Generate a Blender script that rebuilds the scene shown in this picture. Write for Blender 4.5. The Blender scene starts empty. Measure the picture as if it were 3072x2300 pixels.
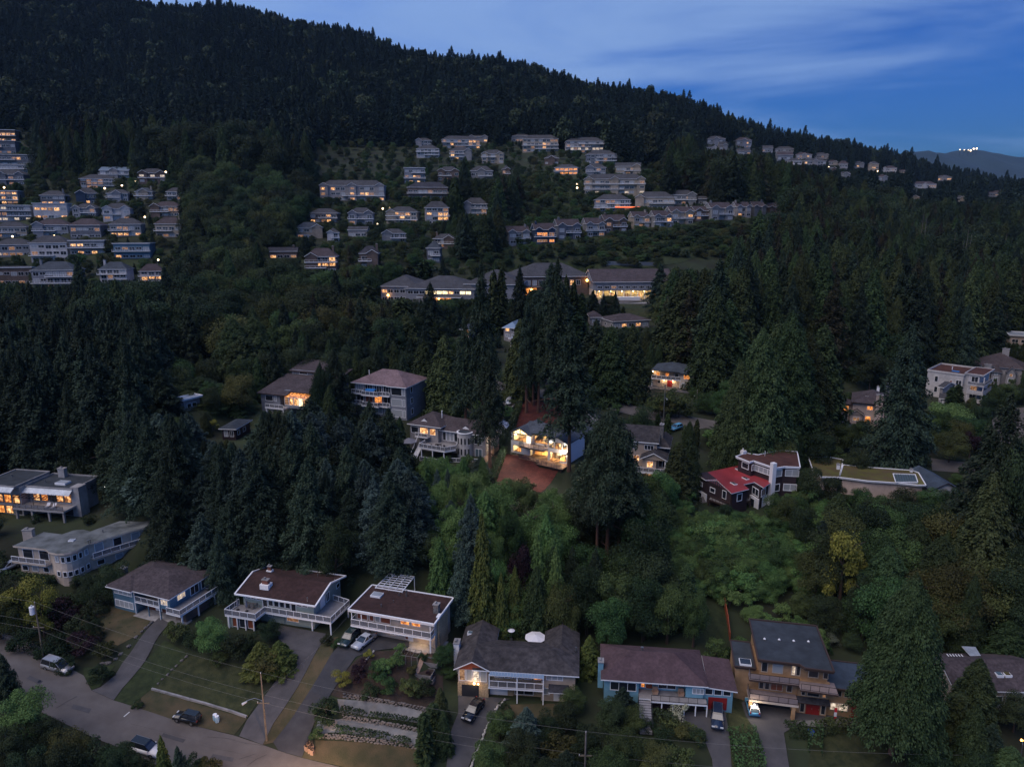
import bpy, bmesh, math, random
import numpy as np
from mathutils import Vector, Matrix, noise as mnoise
random.seed(7); RNG = np.random.default_rng(11)
scene = bpy.context.scene
COL = scene.collection
# ------------------------------------------------------------------ camera
F_PX, CX, CY, PITCH, CAMZ = 2133.0, 1536.0, 1150.0, math.radians(13.0), 80.0
cam_data = bpy.data.cameras.new('camera'); cam = bpy.data.objects.new('camera', cam_data); COL.objects.link(cam)
cam_data.sensor_width = 36.0; cam_data.lens = 36.0*F_PX/3072.0
cam_data.clip_start = 1.0; cam_data.clip_end = 30000.0
cam.location = (0, 0, CAMZ); cam.rotation_euler = (math.radians(90)-PITCH, 0, 0)
scene.camera = cam
# ------------------------------------------------------------------ sky
SUN_EL, SUN_AZ = 3.0, -62.0            # after-glow low in the west, to the left of the view
world = bpy.data.worlds.new("World"); scene.world = world; world.use_nodes = True
nt = world.node_tree; nt.nodes.clear()
def N(t, typ, **kw):
 n = t.nodes.new(typ)
 for k, v in kw.items(): setattr(n, k, v)
 return n
out = N(nt, 'ShaderNodeOutputWorld'); bg = N(nt, 'ShaderNodeBackground')
sky = N(nt, 'ShaderNodeTexSky'); sky.sky_type = 'NISHITA'; sky.sun_disc = False
sky.sun_elevation = math.radians(SUN_EL); sky.sun_rotation = math.radians(SUN_AZ)
sky.air_density = 1.0; sky.dust_density = 0.6; sky.ozone_density = 5.0; sky.altitude = 200
tc = N(nt, 'ShaderNodeTexCoord')
mp = N(nt, 'ShaderNodeMapping'); mp.inputs['Rotation'].default_value = (0, math.radians(14), 0); mp.inputs['Scale'].default_value = (1.1, 2.0, 9.0)
nz = N(nt, 'ShaderNodeTexNoise'); nz.inputs['Scale'].default_value = 1.15; nz.inputs['Detail'].default_value = 7; nz.inputs['Roughness'].default_value = 0.52; nz.inputs['Distortion'].default_value = 0.7
mpb = N(nt, 'ShaderNodeMapping'); mpb.inputs['Rotation'].default_value = (0, math.radians(11), 0); mpb.inputs['Scale'].default_value = (0.8, 1.0, 3.2); mpb.inputs['Location'].default_value = (3.1, 1.2, 0.7)
nzb = N(nt, 'ShaderNodeTexNoise'); nzb.inputs['Scale'].default_value = 0.9; nzb.inputs['Detail'].default_value = 3
nt.links.new(tc.outputs['Generated'], mp.inputs[0]); nt.links.new(mp.outputs[0], nz.inputs['Vector'])
nt.links.new(tc.outputs['Generated'], mpb.inputs[0]); nt.links.new(mpb.outputs[0], nzb.inputs['Vector'])
mul = N(nt, 'ShaderNodeMath', operation='ADD'); nt.links.new(nz.outputs[0], mul.inputs[0]); nt.links.new(nzb.outputs[0], mul.inputs[1])
# thin cloud: grows towards the after-glow side
sepd = N(nt, 'ShaderNodeSeparateXYZ'); nt.links.new(tc.outputs['Generated'], sepd.inputs[0])
west = N(nt, 'ShaderNodeMapRange'); west.inputs['From Min'].default_value = 0.45; west.inputs['From Max'].default_value = -0.45
west.inputs['To Min'].default_value = -0.06; west.inputs['To Max'].default_value = 0.30
nt.links.new(sepd.outputs['X'], west.inputs[0])
ad2 = N(nt, 'ShaderNodeMath', operation='ADD'); nt.links.new(mul.outputs[0], ad2.inputs[0]); nt.links.new(west.outputs[0], ad2.inputs[1])
cr = N(nt, 'ShaderNodeMapRange'); cr.interpolation_type = 'SMOOTHSTEP'
cr.inputs['From Min'].default_value = 0.93; cr.inputs['From Max'].default_value = 1.24; cr.inputs['To Max'].default_value = 0.85
nt.links.new(ad2.outputs[0], cr.inputs[0])
SKY_STRENGTH = 0.15
tint = N(nt, 'ShaderNodeMix', data_type='RGBA', blend_type='MULTIPLY'); tint.inputs['Factor'].default_value = 1.0
tint.inputs['B'].default_value = (1.08, 1.52, 2.65, 1)
nt.links.new(sky.outputs[0], tint.inputs['A'])
mixc = N(nt, 'ShaderNodeMix', data_type='RGBA'); mixc.inputs['B'].default_value = (1.80, 2.85, 5.1, 1)
nt.links.new(cr.outputs[0], mixc.inputs['Factor']); nt.links.new(tint.outputs['Result'], mixc.inputs['A'])
nt.links.new(mixc.outputs['Result'], bg.inputs['Color']); bg.inputs['Strength'].default_value = SKY_STRENGTH
nt.links.new(bg.outputs[0], out.inputs[0])
# ------------------------------------------------------------------ sun: what is left of it, through thin cloud
sd = bpy.data.lights.new('sun', 'SUN'); sd.energy = 2.25; sd.angle = math.radians(55); sd.color = (1.0, 0.84, 0.74)
sun = bpy.data.objects.new('sun', sd); COL.objects.link(sun)
sun.rotation_euler = (math.radians(48), 0, math.radians(-SUN_AZ+180+0)); sun.location = (-200, 0, 300)
sun.rotation_euler = Vector((0.42, 0.30, -0.80)).to_track_quat('-Z', 'Y').to_euler()
vs = scene.view_settings
scene.display_settings.display_device = 'sRGB'
vs.view_transform = 'Standard'; vs.look = 'None'; vs.exposure = 0.0; vs.gamma = 1.0; vs.use_curve_mapping = False
scene.cycles.max_bounces = 5; scene.cycles.diffuse_bounces = 2; scene.cycles.glossy_bounces = 2; scene.cycles.transparent_max_bounces = 12; scene.cycles.transmission_bounces = 2
scene.cycles.sample_clamp_indirect = 4.0
scene.cycles.use_denoising = True
# ------------------------------------------------------------------ projection helpers
CP, SP = math.cos(PITCH), math.sin(PITCH)
def ray(px, py):
 u = (px-CX)/F_PX; v = -(py-CY)/F_PX
 return np.array([u, CP+v*SP, -SP+v*CP])
def on_y(px, py, Y):
 d = ray(px, py); t = Y/d[1]
 return np.array([d[0]*t, Y, CAMZ+d[2]*t])
def on_z(px, py, z):
 d = ray(px, py); t = (z-CAMZ)/d[2]
 return np.array([d[0]*t, d[1]*t, z])
def project(X, Y, Z):
 dz = Z-CAMZ
 w = Y*CP - dz*SP; v = Y*SP + dz*CP
 return CX+F_PX*X/w, CY-F_PX*v/w, w
# ------------------------------------------------------------------ terrain: heights through surveyed points
SURVEY = [ # pixel x, pixel y, distance ahead
 (50,1960,104),(560,2200,91),(435,2240,88),(900,2290,87),(1500,2300,86),(2300,2290,86),(2900,2290,86),(0,2290,82),(250,2290,84),
 (440,1842,113),(300,1860,115),(860,1885,110),(1059,1893,108),(1303,1940,106),(1378,2082,98),(1620,2096,98),(1905,2101,97),(2000,2147,95),
 (2379,2140,95),(2250,2130,95),(2900,2130,96),(2640,2150,95),(2300,1850,118),(1850,1900,114),(1550,1850,117),(100,1850,119),
 (59,1722,124),(444,1640,126),(60,1540,145),(220,1545,145),(560,1240,190),(790,1260,188),(1137,1260,188),(1350,1370,168),(1600,1380,166),
 (1500,1560,138),(1100,1650,130),(800,1640,131),(1960,1430,160),(2200,1500,150),(2560,1490,157),(2120,1650,134),(2650,1400,178),(2990,1400,176),
 (2600,1270,205),(2890,1190,235),(3000,1130,265),(3050,1030,330),(1560,1180,212),(1700,1195,208),(2100,1270,190),(1900,1232,197),(2020,1160,225),
 (1150,900,335),(1990,905,342),(1600,905,340),(2000,950,310),(1840,990,288),(1300,1000,290),(1300,1100,240),(1650,1050,262),
 (300,1200,230),(100,1350,185),(300,1050,300),(100,900,385),(900,1050,280),(700,900,350),
 (140,860,390),(480,850,398),(200,785,425),(200,705,460),(560,700,463),(200,645,495),(550,620,505),(250,565,550),(560,545,565),(50,480,640),(0,425,690),
 (850,790,392),(1150,790,388),(900,740,425),(1400,740,428),(1000,665,492),(1400,665,492),(1000,600,555),(1700,660,500),(1300,540,620),(1500,480,690),(1300,470,700),(1700,450,720),
 (1850,510,620),(1900,600,550),
 (1600,730,425),(1900,690,458),(2280,645,505),(1700,780,395),(2000,780,400),
 (2400,700,520),(2600,900,400),(2900,750,600),(3000,900,430),(2400,1000,300),(2200,950,330),(2500,1120,245),
 (2150,455,900),(2300,490,900),(2500,525,910),(2700,555,930),(2900,600,930),(3050,630,930),
 (330,35,1400),(700,75,1380),(1050,140,1350),(1536,262,1300),(2000,368,1300),(2500,478,1320),(2650,505,1350),(2800,540,1380),(2940,575,1400),(3072,605,1420),(2600,530,1150),(2800,585,1150),(3000,620,1200),(2300,450,1120),
 (-500,-180,1450),(-900,-330,1500),(3500,640,1450),(4200,700,1500),
 (0,300,850),(700,350,850),(700,480,640),(1300,350,900),(1700,380,900),(1000,200,1150),(400,200,1100),(2000,480,800),(2400,560,760),(2800,640,760),
 (-600,700,420),(-600,1300,200),(-400,1900,110),(-700,400,800),(3600,1300,200),(3600,1900,110),(3500,900,420),(3700,700,700),(4200,900,900),
]
pts = [on_y(*s) for s in SURVEY]
for x in (-300, -150, 0, 150, 300):
 pts.append(np.array([x*0.7, 45., 4.-x*0.004])); pts.append(np.array([x*1.2, -60., 0.-x*0.01]))
for (px, py, Y) in [(330,35,1400),(1050,140,1350),(1536,262,1300),(2000,368,1300),(2500,470,1320),(2800,520,1380),(3072,580,1420),(-900,-330,1500),(4200,700,1500)]:
 p = on_y(px, py, Y); pts.append(np.array([p[0]*1.3, Y+450, p[2]-95])); pts.append(np.array([p[0]*1.7, Y+1100, p[2]*0.45]))
pts = np.array(pts)
SC = 300.0
def warp(X, Y):      # compress far distances so that the spline behaves at all ranges
 r = np.sqrt(X*X+(Y+60)**2); k = np.log1p(r/120.0)/np.maximum(r/120.0, 1e-6)
 return X*k/SC*2, (Y+60)*k/SC*2
wx, wy = warp(pts[:,0], pts[:,1])
zr = pts[:,2]/np.maximum(1.0, 1.0)
def tps(r2): return np.where(r2 > 1e-12, 0.5*r2*np.log(np.maximum(r2, 1e-12)), 0.0)
n = len(pts)
K = tps((wx[:,None]-wx)**2+(wy[:,None]-wy)**2) + np.eye(n)*2e-5
Pm = np.stack([np.ones(n), wx, wy], 1)
A = np.zeros((n+3, n+3)); A[:n,:n] = K; A[:n,n:] = Pm; A[n:,:n] = Pm.T
sol = np.linalg.solve(A, np.concatenate([zr, np.zeros(3)]))
def hgt0(X, Y):
 X = np.atleast_1d(np.asarray(X, float)); Y = np.atleast_1d(np.asarray(Y, float))
 a, b = warp(X, Y); o = np.empty(X.shape)
 fa, fb, fo = a.ravel(), b.ravel(), o.reshape(-1)
 for i in range(0, fa.size, 20000):
  s = slice(i, i+20000)
  fo[s] = tps((fa[s,None]-wx)**2+(fb[s,None]-wy)**2) @ sol[:n] + sol[n] + sol[n+1]*fa[s] + sol[n+2]*fb[s]
 return o
PADS = []      # (x, y, cos, sin, half width, half depth, z, blend) level ground cut for a building
def hgt(X, Y):
 z = hgt0(X, Y)
 X = np.atleast_1d(np.asarray(X, float)); Y = np.atleast_1d(np.asarray(Y, float))
 if PADS:
  num = np.zeros(z.shape); den = np.zeros(z.shape)+1e-9; best = np.zeros(z.shape)
  for (cx, cy, c, s, hw, hd, pz, bl) in PADS:
   sel = (np.abs(X-cx) < hw+hd+bl) & (np.abs(Y-cy) < hw+hd+bl)
   if not sel.any(): continue
   dx, dy = X[sel]-cx, Y[sel]-cy; u = np.abs(dx*c+dy*s)-hw; v = np.abs(-dx*s+dy*c)-hd
   d = np.hypot(np.maximum(u, 0), np.maximum(v, 0)); k = np.clip(1-d/bl, 0, 1); k = k*k*(3-2*k)
   num[sel] += k**3*pz; den[sel] += k**3; best[sel] = np.maximum(best[sel], k)
  z = z*(1-best)+best*(num/den)
 return z
def h1(x, y): return float(hgt(np.array([x]), np.array([y]))[0])
def ground(px, py, tmax=2500):
 """first hit of the line of sight through a pixel with the terrain"""
 d = ray(px, py); t = np.geomspace(40, tmax, 500)
 P = d[None]*t[:,None]; g = P[:,2]+CAMZ-hgt(P[:,0], P[:,1]); k = np.where(g < 0)[0]
 if len(k) == 0: return None
 k = k[0]
 if k == 0: lo, hi = t[0]*.5, t[0]
 else: lo, hi = t[k-1], t[k]
 tt = np.linspace(lo, hi, 60); P = d[None]*tt[:,None]; g = P[:,2]+CAMZ-hgt(P[:,0], P[:,1])
 k = np.where(g < 0)[0]; k = k[0] if len(k) else 59
 return np.array([P[k,0], P[k,1], P[k,2]+CAMZ])
# ------------------------------------------------------------------ object helpers
def tag(o, label=None, cat=None, group=None, kind=None):
 if label: o['label'] = label
 if cat: o['category'] = cat
 if group: o['group'] = group
 if kind: o['kind'] = kind
 return o
def empty(name, loc, rz=0, label=None, cat=None, group=None):
 o = bpy.data.objects.new(name, None); COL.objects.link(o); o.location = loc; o.rotation_euler = (0, 0, rz)
 o.empty_display_size = 0.5
 return tag(o, label, cat, group)
def link(name, me, parent=None, loc=(0,0,0), rot=(0,0,0)):
 o = bpy.data.objects.new(name, me); COL.objects.link(o)
 if parent is not None: o.parent = parent
 o.location = loc; o.rotation_euler = rot
 return o
class MB:
 def __init__(s): s.v = []; s.f = []; s.m = []
 def face(s, pts, m=0):
  i = len(s.v); s.v += [tuple(p) for p in pts]; s.f.append(tuple(range(i, i+len(pts)))); s.m.append(m)
 def box(s, x0, x1, y0, y1, z0, z1, m=0):
  i = len(s.v)
  s.v += [(x0,y0,z0),(x1,y0,z0),(x1,y1,z0),(x0,y1,z0),(x0,y0,z1),(x1,y0,z1),(x1,y1,z1),(x0,y1,z1)]
  for f in ((0,3,2,1),(4,5,6,7),(0,1,5,4),(1,2,6,5),(2,3,7,6),(3,0,4,7)): s.f.append(tuple(i+k for k in f)); s.m.append(m)
 def bar(s, a, b, w, h=None, m=0):
  a = Vector(a); b = Vector(b); h = w if h is None else h
  d = (b-a); d.normalize()
  up = Vector((0,0,1)) if abs(d.z) < .95 else Vector((0,1,0))
  sx = d.cross(up); sx.normalize(); sy = sx.cross(d)
  i = len(s.v)
  for p in (a, b):
   for (e, f) in ((-1,-1),(1,-1),(1,1),(-1,1)): s.v.append(tuple(p+sx*e*w/2+sy*f*h/2))
  for f in ((0,1,2,3),(7,6,5,4),(0,4,5,1),(1,5,6,2),(2,6,7,3),(3,7,4,0)): s.f.append(tuple(i+k for k in f)); s.m.append(m)
 def tube(s, path, radii, sides=8, m=0, cap=True):
  path = [Vector(p) for p in path]
  if not hasattr(radii, '__len__'): radii = [radii]*len(path)
  i0 = len(s.v)
  for k, p in enumerate(path):
   d = (path[min(k+1, len(path)-1)]-path[max(k-1, 0)]); d.normalize()
   up = Vector((0,0,1)) if abs(d.z) < .9 else Vector((1,0,0))
   sx = d.cross(up); sx.normalize(); sy = sx.cross(d)
   for j in range(sides):
    a = 2*math.pi*j/sides; s.v.append(tuple(p+(sx*math.cos(a)+sy*math.sin(a))*radii[k]))
  for k in range(len(path)-1):
   for j in range(sides):
    a = i0+k*sides+j; b = i0+k*sides+(j+1)%sides
    s.f.append((a, b, b+sides, a+sides)); s.m.append(m)
  if cap:
   s.f.append(tuple(i0+j for j in range(sides))[::-1]); s.m.append(m)
   e = i0+(len(path)-1)*sides; s.f.append(tuple(e+j for j in range(sides))); s.m.append(m)
 def cyl(s, x, y, z0, z1, r, sides=12, m=0): s.tube([(x,y,z0),(x,y,z1)], r, sides, m)
 def prism(s, poly, z0, z1, m=0, mt=None):
  n = len(poly); i = len(s.v)
  s.v += [(p[0],p[1],z0) for p in poly]+[(p[0],p[1],z1) for p in poly]
  s.f.append(tuple(i+k for k in range(n))[::-1]); s.m.append(m)
  s.f.append(tuple(i+n+k for k in range(n))); s.m.append(m if mt is None else mt)
  for k in range(n): s.f.append((i+k, i+(k+1)%n, i+n+(k+1)%n, i+n+k)); s.m.append(m)
 def slab(s, top, t, m=0, ms=1):
  """plate with the given top outline, thickness t downwards"""
  n = len(top); i = len(s.v)
  s.v += [tuple(p) for p in top]+[(p[0],p[1],p[2]-t) for p in top]
  s.f.append(tuple(i+k for k in range(n))); s.m.append(m)
  s.f.append(tuple(i+n+k for k in range(n))[::-1]); s.m.append(ms)
  for k in range(n): s.f.append((i+k, i+n+k, i+n+(k+1)%n, i+(k+1)%n)); s.m.append(ms)
 def mesh(s, name, mats):
  me = bpy.data.meshes.new(name); me.from_pydata(s.v, [], s.f)
  for m in mats: me.materials.append(m)
  if len(mats) > 1: me.polygons.foreach_set('material_index', s.m)
  me.update(); return me
 def build(s, name, mats, parent=None, loc=(0,0,0), rot=(0,0,0)):
  if not isinstance(mats, (list, tuple)): mats = [mats]
  return link(name, s.mesh(name, mats), parent, loc, rot)
# ------------------------------------------------------------------ materials
MATS = {}
def mat(name, col=(.5,.5,.5), rough=.7, metal=0., var=0.0, scale=3.0, col2=None, bump=0.0, bscale=None, emit=None, estr=0., detail=6, spec=0.3, coords='Object', stretch=None, island=False, objrand=0.0):
 m = bpy.data.materials.new(name); m.use_nodes = True; t = m.node_tree; t.nodes.clear()
 o = N(t, 'ShaderNodeOutputMaterial'); b = N(t, 'ShaderNodeBsdfPrincipled'); t.links.new(b.outputs[0], o.inputs[0])
 b.inputs['Base Color'].default_value = (*col, 1); b.inputs['Roughness'].default_value = rough; b.inputs['Metallic'].default_value = metal
 b.inputs['Specular IOR Level'].default_value = spec
 if emit is not None:
  b.inputs['Emission Color'].default_value = (*emit, 1); b.inputs['Emission Strength'].default_value = estr
 cout = None
 if var > 0 or col2 is not None:
  tcn = N(t, 'ShaderNodeTexCoord'); nn = N(t, 'ShaderNodeTexNoise'); nn.inputs['Scale'].default_value = scale; nn.inputs['Detail'].default_value = detail; nn.inputs['Roughness'].default_value = .6
  src = tcn.outputs[coords]
  if stretch:
   mm = N(t, 'ShaderNodeMapping'); mm.inputs['Scale'].default_value = stretch; t.links.new(src, mm.inputs[0]); src = mm.outputs[0]
  t.links.new(src, nn.inputs['Vector'])
  c2 = col2 if col2 is not None else tuple(c*(1-var) for c in col)
  c1 = col if col2 is not None else tuple(min(1, c*(1+var)) for c in col)
  mx = N(t, 'ShaderNodeMix', data_type='RGBA'); mx.inputs['A'].default_value = (*c1, 1); mx.inputs['B'].default_value = (*c2, 1)
  mr = N(t, 'ShaderNodeMapRange'); mr.inputs['From Min'].default_value = .36; mr.inputs['From Max'].default_value = .64
  t.links.new(nn.outputs[0], mr.inputs[0]); t.links.new(mr.outputs[0], mx.inputs['Factor']); cout = mx.outputs['Result']
  n3 = N(t, 'ShaderNodeTexNoise'); n3.inputs['Scale'].default_value = min(scale*.16, .5); n3.inputs['Detail'].default_value = 5; n3.inputs['Roughness'].default_value = .65; t.links.new(tcn.outputs[coords], n3.inputs['Vector'])
  r3 = N(t, 'ShaderNodeMapRange'); r3.inputs['From Min'].default_value = .33; r3.inputs['From Max'].default_value = .67; r3.inputs['To Min'].default_value = .72; r3.inputs['To Max'].default_value = 1.16; t.links.new(n3.outputs[0], r3.inputs[0])
  ml = N(t, 'ShaderNodeMix', data_type='RGBA', blend_type='MULTIPLY'); ml.inputs['Factor'].default_value = 1.0; t.links.new(cout, ml.inputs['A']); t.links.new(r3.outputs[0], ml.inputs['B']); cout = ml.outputs['Result']
  t.links.new(cout, b.inputs['Base Color'])
 if bump > 0:
  tcn2 = N(t, 'ShaderNodeTexCoord'); nb = N(t, 'ShaderNodeTexNoise'); nb.inputs['Scale'].default_value = bscale or scale*4; nb.inputs['Detail'].default_value = 4
  t.links.new(tcn2.outputs[coords], nb.inputs['Vector'])
  bp = N(t, 'ShaderNodeBump'); bp.inputs['Strength'].default_value = bump; bp.inputs['Distance'].default_value = 0.1
  t.links.new(nb.outputs[0], bp.inputs['Height']); t.links.new(bp.outputs[0], b.inputs['Normal'])
 MATS[name] = m; return m
def foliage(name, c1, c2, c3, scale=0.6, rand=0.35):
 """leaf colour: varies leaf by leaf, in clumps, and from plant to plant"""
 m = bpy.data.materials.new(name); m.use_nodes = True; t = m.node_tree; t.nodes.clear()
 o = N(t, 'ShaderNodeOutputMaterial'); b = N(t, 'ShaderNodeBsdfPrincipled'); t.links.new(b.outputs[0], o.inputs[0])
 b.inputs['Roughness'].default_value = .75; b.inputs['Specular IOR Level'].default_value = 0.15
 g = N(t, 'ShaderNodeNewGeometry'); nn = N(t, 'ShaderNodeTexNoise'); nn.inputs['Scale'].default_value = scale; nn.inputs['Detail'].default_value = 2
 t.links.new(g.outputs['Position'], nn.inputs['Vector'])
 a = N(t, 'ShaderNodeMapRange'); a.inputs['From Min'].default_value = .35; a.inputs['From Max'].default_value = .65; t.links.new(nn.outputs[0], a.inputs[0])
 m1 = N(t, 'ShaderNodeMix', data_type='RGBA'); m1.inputs['A'].default_value = (*c1, 1); m1.inputs['B'].default_value = (*c2, 1); t.links.new(a.outputs[0], m1.inputs['Factor'])
 m2 = N(t, 'ShaderNodeMix', data_type='RGBA'); m2.inputs['B'].default_value = (*c3, 1); t.links.new(m1.outputs['Result'], m2.inputs['A'])
 r3 = N(t, 'ShaderNodeMath', operation='POWER'); r3.inputs[1].default_value = 2.0; t.links.new(g.outputs['Random Per Island'], r3.inputs[0])
 r4 = N(t, 'ShaderNodeMath', operation='MULTIPLY'); r4.inputs[1].default_value = 0.75; t.links.new(r3.outputs[0], r4.inputs[0])
 t.links.new(r4.outputs[0], m2.inputs['Factor'])
 oi = N(t, 'ShaderNodeObjectInfo'); hs = N(t, 'ShaderNodeHueSaturation')
 h = N(t, 'ShaderNodeMapRange'); h.inputs['To Min'].default_value = .5-.045*rand/.35; h.inputs['To Max'].default_value = .5+.03*rand/.35; t.links.new(oi.outputs['Random'], h.inputs[0])
 q = N(t, 'ShaderNodeMath', operation='MULTIPLY'); q.inputs[1].default_value = 7.31; t.links.new(oi.outputs['Random'], q.inputs[0])
 fr = N(t, 'ShaderNodeMath', operation='FRACT'); t.links.new(q.outputs[0], fr.inputs[0])
 vv = N(t, 'ShaderNodeMapRange'); vv.inputs['To Min'].default_value = 1-rand; vv.inputs['To Max'].default_value = 1+rand*1.1; t.links.new(fr.outputs[0], vv.inputs[0])
 t.links.new(h.outputs[0], hs.inputs['Hue']); t.links.new(vv.outputs[0], hs.inputs['Value']); t.links.new(m2.outputs['Result'], hs.inputs['Color'])
 t.links.new(hs.outputs[0], b.inputs['Base Color'])
 MATS[name] = m; return m
M = MATS
foliage('fir_needles', (0.0228,0.0418,0.0258), (0.0122,0.0243,0.0167), (0.0456,0.0646,0.0380))
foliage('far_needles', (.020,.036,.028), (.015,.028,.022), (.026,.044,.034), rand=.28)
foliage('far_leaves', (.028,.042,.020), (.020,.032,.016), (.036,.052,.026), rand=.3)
foliage('fir_blue', (.038,.066,.056), (.018,.034,.030), (.090,.128,.112))
foliage('fir_brown', (0.0395,0.0380,0.0198), (0.0198,0.0228,0.0129), (0.0608,0.0532,0.0304))
foliage('cedar_green', (.035,.059,.022), (.018,.033,.013), (.064,.090,.036))
foliage('cedar_yellow', (0.0798,0.1026,0.0228), (0.0418,0.0646,0.0182), (0.1292,0.1444,0.0418), rand=.15)
foliage('leaf_green', (0.0380,0.0699,0.0228), (0.0198,0.0380,0.0152), (0.0646,0.1064,0.0342))
foliage('leaf_dark', (0.0228,0.0395,0.0167), (0.0122,0.0213,0.0106), (0.0380,0.0608,0.0258))
foliage('leaf_olive', (0.0570,0.0684,0.0213), (0.0304,0.0395,0.0137), (0.0836,0.0950,0.0342))
foliage('leaf_yellow', (0.1520,0.1520,0.0266), (0.0836,0.0912,0.0190), (0.2280,0.2128,0.0456), rand=.1)
foliage('leaf_bright', (.080,.150,.042), (.040,.084,.026), (.125,.210,.070), rand=.2)
foliage('leaf_plum', (0.0228,0.0106,0.0167), (0.0122,0.0068,0.0106), (0.0350,0.0167,0.0243), rand=.1)
foliage('leaf_blossom', (.36,.36,.26), (.08,.12,.05), (.50,.48,.36), rand=.1)
foliage('leaf_pale', (0.0760,0.0912,0.0646), (0.0456,0.0570,0.0380), (0.1216,0.1368,0.0988), rand=.15)
mat('bark', (.065,.045,.036), .9, var=.4, scale=2.0, stretch=(4,4,.5))
mat('bark_red', (.125,.065,.045), .9, var=.35, scale=2.0, stretch=(4,4,.5))
mat('bark_grey', (.16,.14,.13), .9, var=.3, scale=2.0, stretch=(4,4,.5))
# ------------------------------------------------------------------ plants
def quads_mesh(name, C, U, V, mats):
 """C centres, U/V half vectors (n,3): one leafy spray each, a bent kite"""
 n = len(C)
 bend = np.cross(U, V); bl = np.linalg.norm(bend, axis=1, keepdims=True)+1e-9; bend = bend/bl*np.linalg.norm(V, axis=1, keepdims=True)*.25
 P = np.stack([C-V, C+U*.9+bend*0.2, C+V*1.05-bend, C-U*.9+bend*0.2], 1).reshape(-1, 3)
 me = bpy.data.meshes.new(name); me.vertices.add(4*n); me.vertices.foreach_set('co', P.astype(np.float32).ravel())
 me.loops.add(4*n); me.loops.foreach_set('vertex_index', np.arange(4*n, dtype=np.int32))
 me.polygons.add(n); me.polygons.foreach_set('loop_start', np.arange(0, 4*n, 4, dtype=np.int32)); me.polygons.foreach_set('loop_total', np.full(n, 4, dtype=np.int32))
 for m in mats: me.materials.append(m)
 me.update(calc_edges=True); return me
def unit(a): return a/(np.linalg.norm(a, axis=-1, keepdims=True)+1e-9)
def conifer_mesh(name, material, seed, ratio=.2, bare=.1, nb=110, per=36, size=.026, power=.8, droop=.35, sparse=0.0, ragged=.3):
 """unit-height conifer crown"""
 r = np.random.default_rng(seed); C=[];U=[];V=[]
 for k in range(nb):
  t = bare+(1-bare)*((k+r.random())/nb)**.9
  s = (1-t)/(1-bare)
  R = ratio*(s**power)*(1+r.uniform(-ragged, ragged))+.006
  if t < bare+.08: R *= r.uniform(.35, .9)
  if r.random() < sparse: R *= .35
  az = k*2.399963+r.uniform(-.4, .4)
  m = max(5, int(per*(.25+R/ratio)))
  q = r.uniform(.12, 1, m)**.7
  side = r.normal(0, 1, m)*.27*R*(1.15-q)
  d = np.array([math.cos(az), math.sin(az), 0]); p = np.array([-d[1], d[0], 0])
  rise = .10*R if t > .8 else 0
  c = d*(q*R)[:,None] + p*side[:,None]; c[:,2] = t - droop*R*q**1.6 + rise*q + r.normal(0, .014, m) - np.abs(side)*.35
  C.append(c)
  dirs = unit(d*1.0+p*(side/(R+1e-6))[:,None]*1.6+r.normal(0, .35, (m,3))+np.array([0,0,-droop*1.2]))
  sz = size*r.uniform(.55, 1.35, m)[:,None]*(0.55+0.45*min(1, R/ratio*1.6))
  V.append(dirs*sz); nrm = unit(np.array([0,0,1.])+r.normal(0, .45, (m,3))); U.append(unit(np.cross(dirs, nrm))*sz*.62)
 # leader
 m = 14; c = np.zeros((m,3)); c[:,2] = r.uniform(.93, 1.0, m); c[:,:2] = r.normal(0, .004, (m,2)); C.append(c)
 dirs = unit(r.normal(0, .4, (m,3))+np.array([0,0,1.])); V.append(dirs*size*.7); U.append(unit(np.cross(dirs, r.normal(0,1,(m,3))))*size*.35)
 return quads_mesh(name, np.concatenate(C), np.concatenate(U), np.concatenate(V), [material])
def broad_mesh(name, material, seed, ratio=.42, base=.12, lobes=14, per=150, size=.035, flat=1.0):
 r = np.random.default_rng(seed); C=[];U=[];V=[]
 for k in range(lobes):
  if k == 0: c0 = np.array([0,0,.62]); R = ratio*.62
  else:
   a = k*2.399963; h = r.uniform(base+.10, .86); w = ratio*(1-((h-.45)/.62)**2)**.5 if abs((h-.45)/.62) < 1 else ratio*.3
   rr = r.uniform(.35, .95)*w; c0 = np.array([math.cos(a)*rr, math.sin(a)*rr, h]); R = r.uniform(.11, .25)*(.6+ratio)
  R = min(R, 1-c0[2]+.02)
  d = unit(r.normal(0, 1, (per,3))); d[:,2] = np.where(d[:,2] < -.35, -d[:,2]*.6, d[:,2]); d = unit(d)
  rad = R*r.uniform(.62, 1.12, per)[:,None]; c = c0+d*rad*np.array([1,1,flat*.85])
  c[:,2] = np.maximum(c[:,2], base*.6)
  C.append(c); nrm = unit(d+r.normal(0, .55, (per,3))+np.array([0,0,.35]))
  v = unit(np.cross(nrm, r.normal(0, 1, (per,3)))); sz = size*r.uniform(.6, 1.4, per)[:,None]
  V.append(v*sz); U.append(np.cross(nrm, v)*sz*.75)
 return quads_mesh(name, np.concatenate(C), np.concatenate(U), np.concatenate(V), [material])
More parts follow.
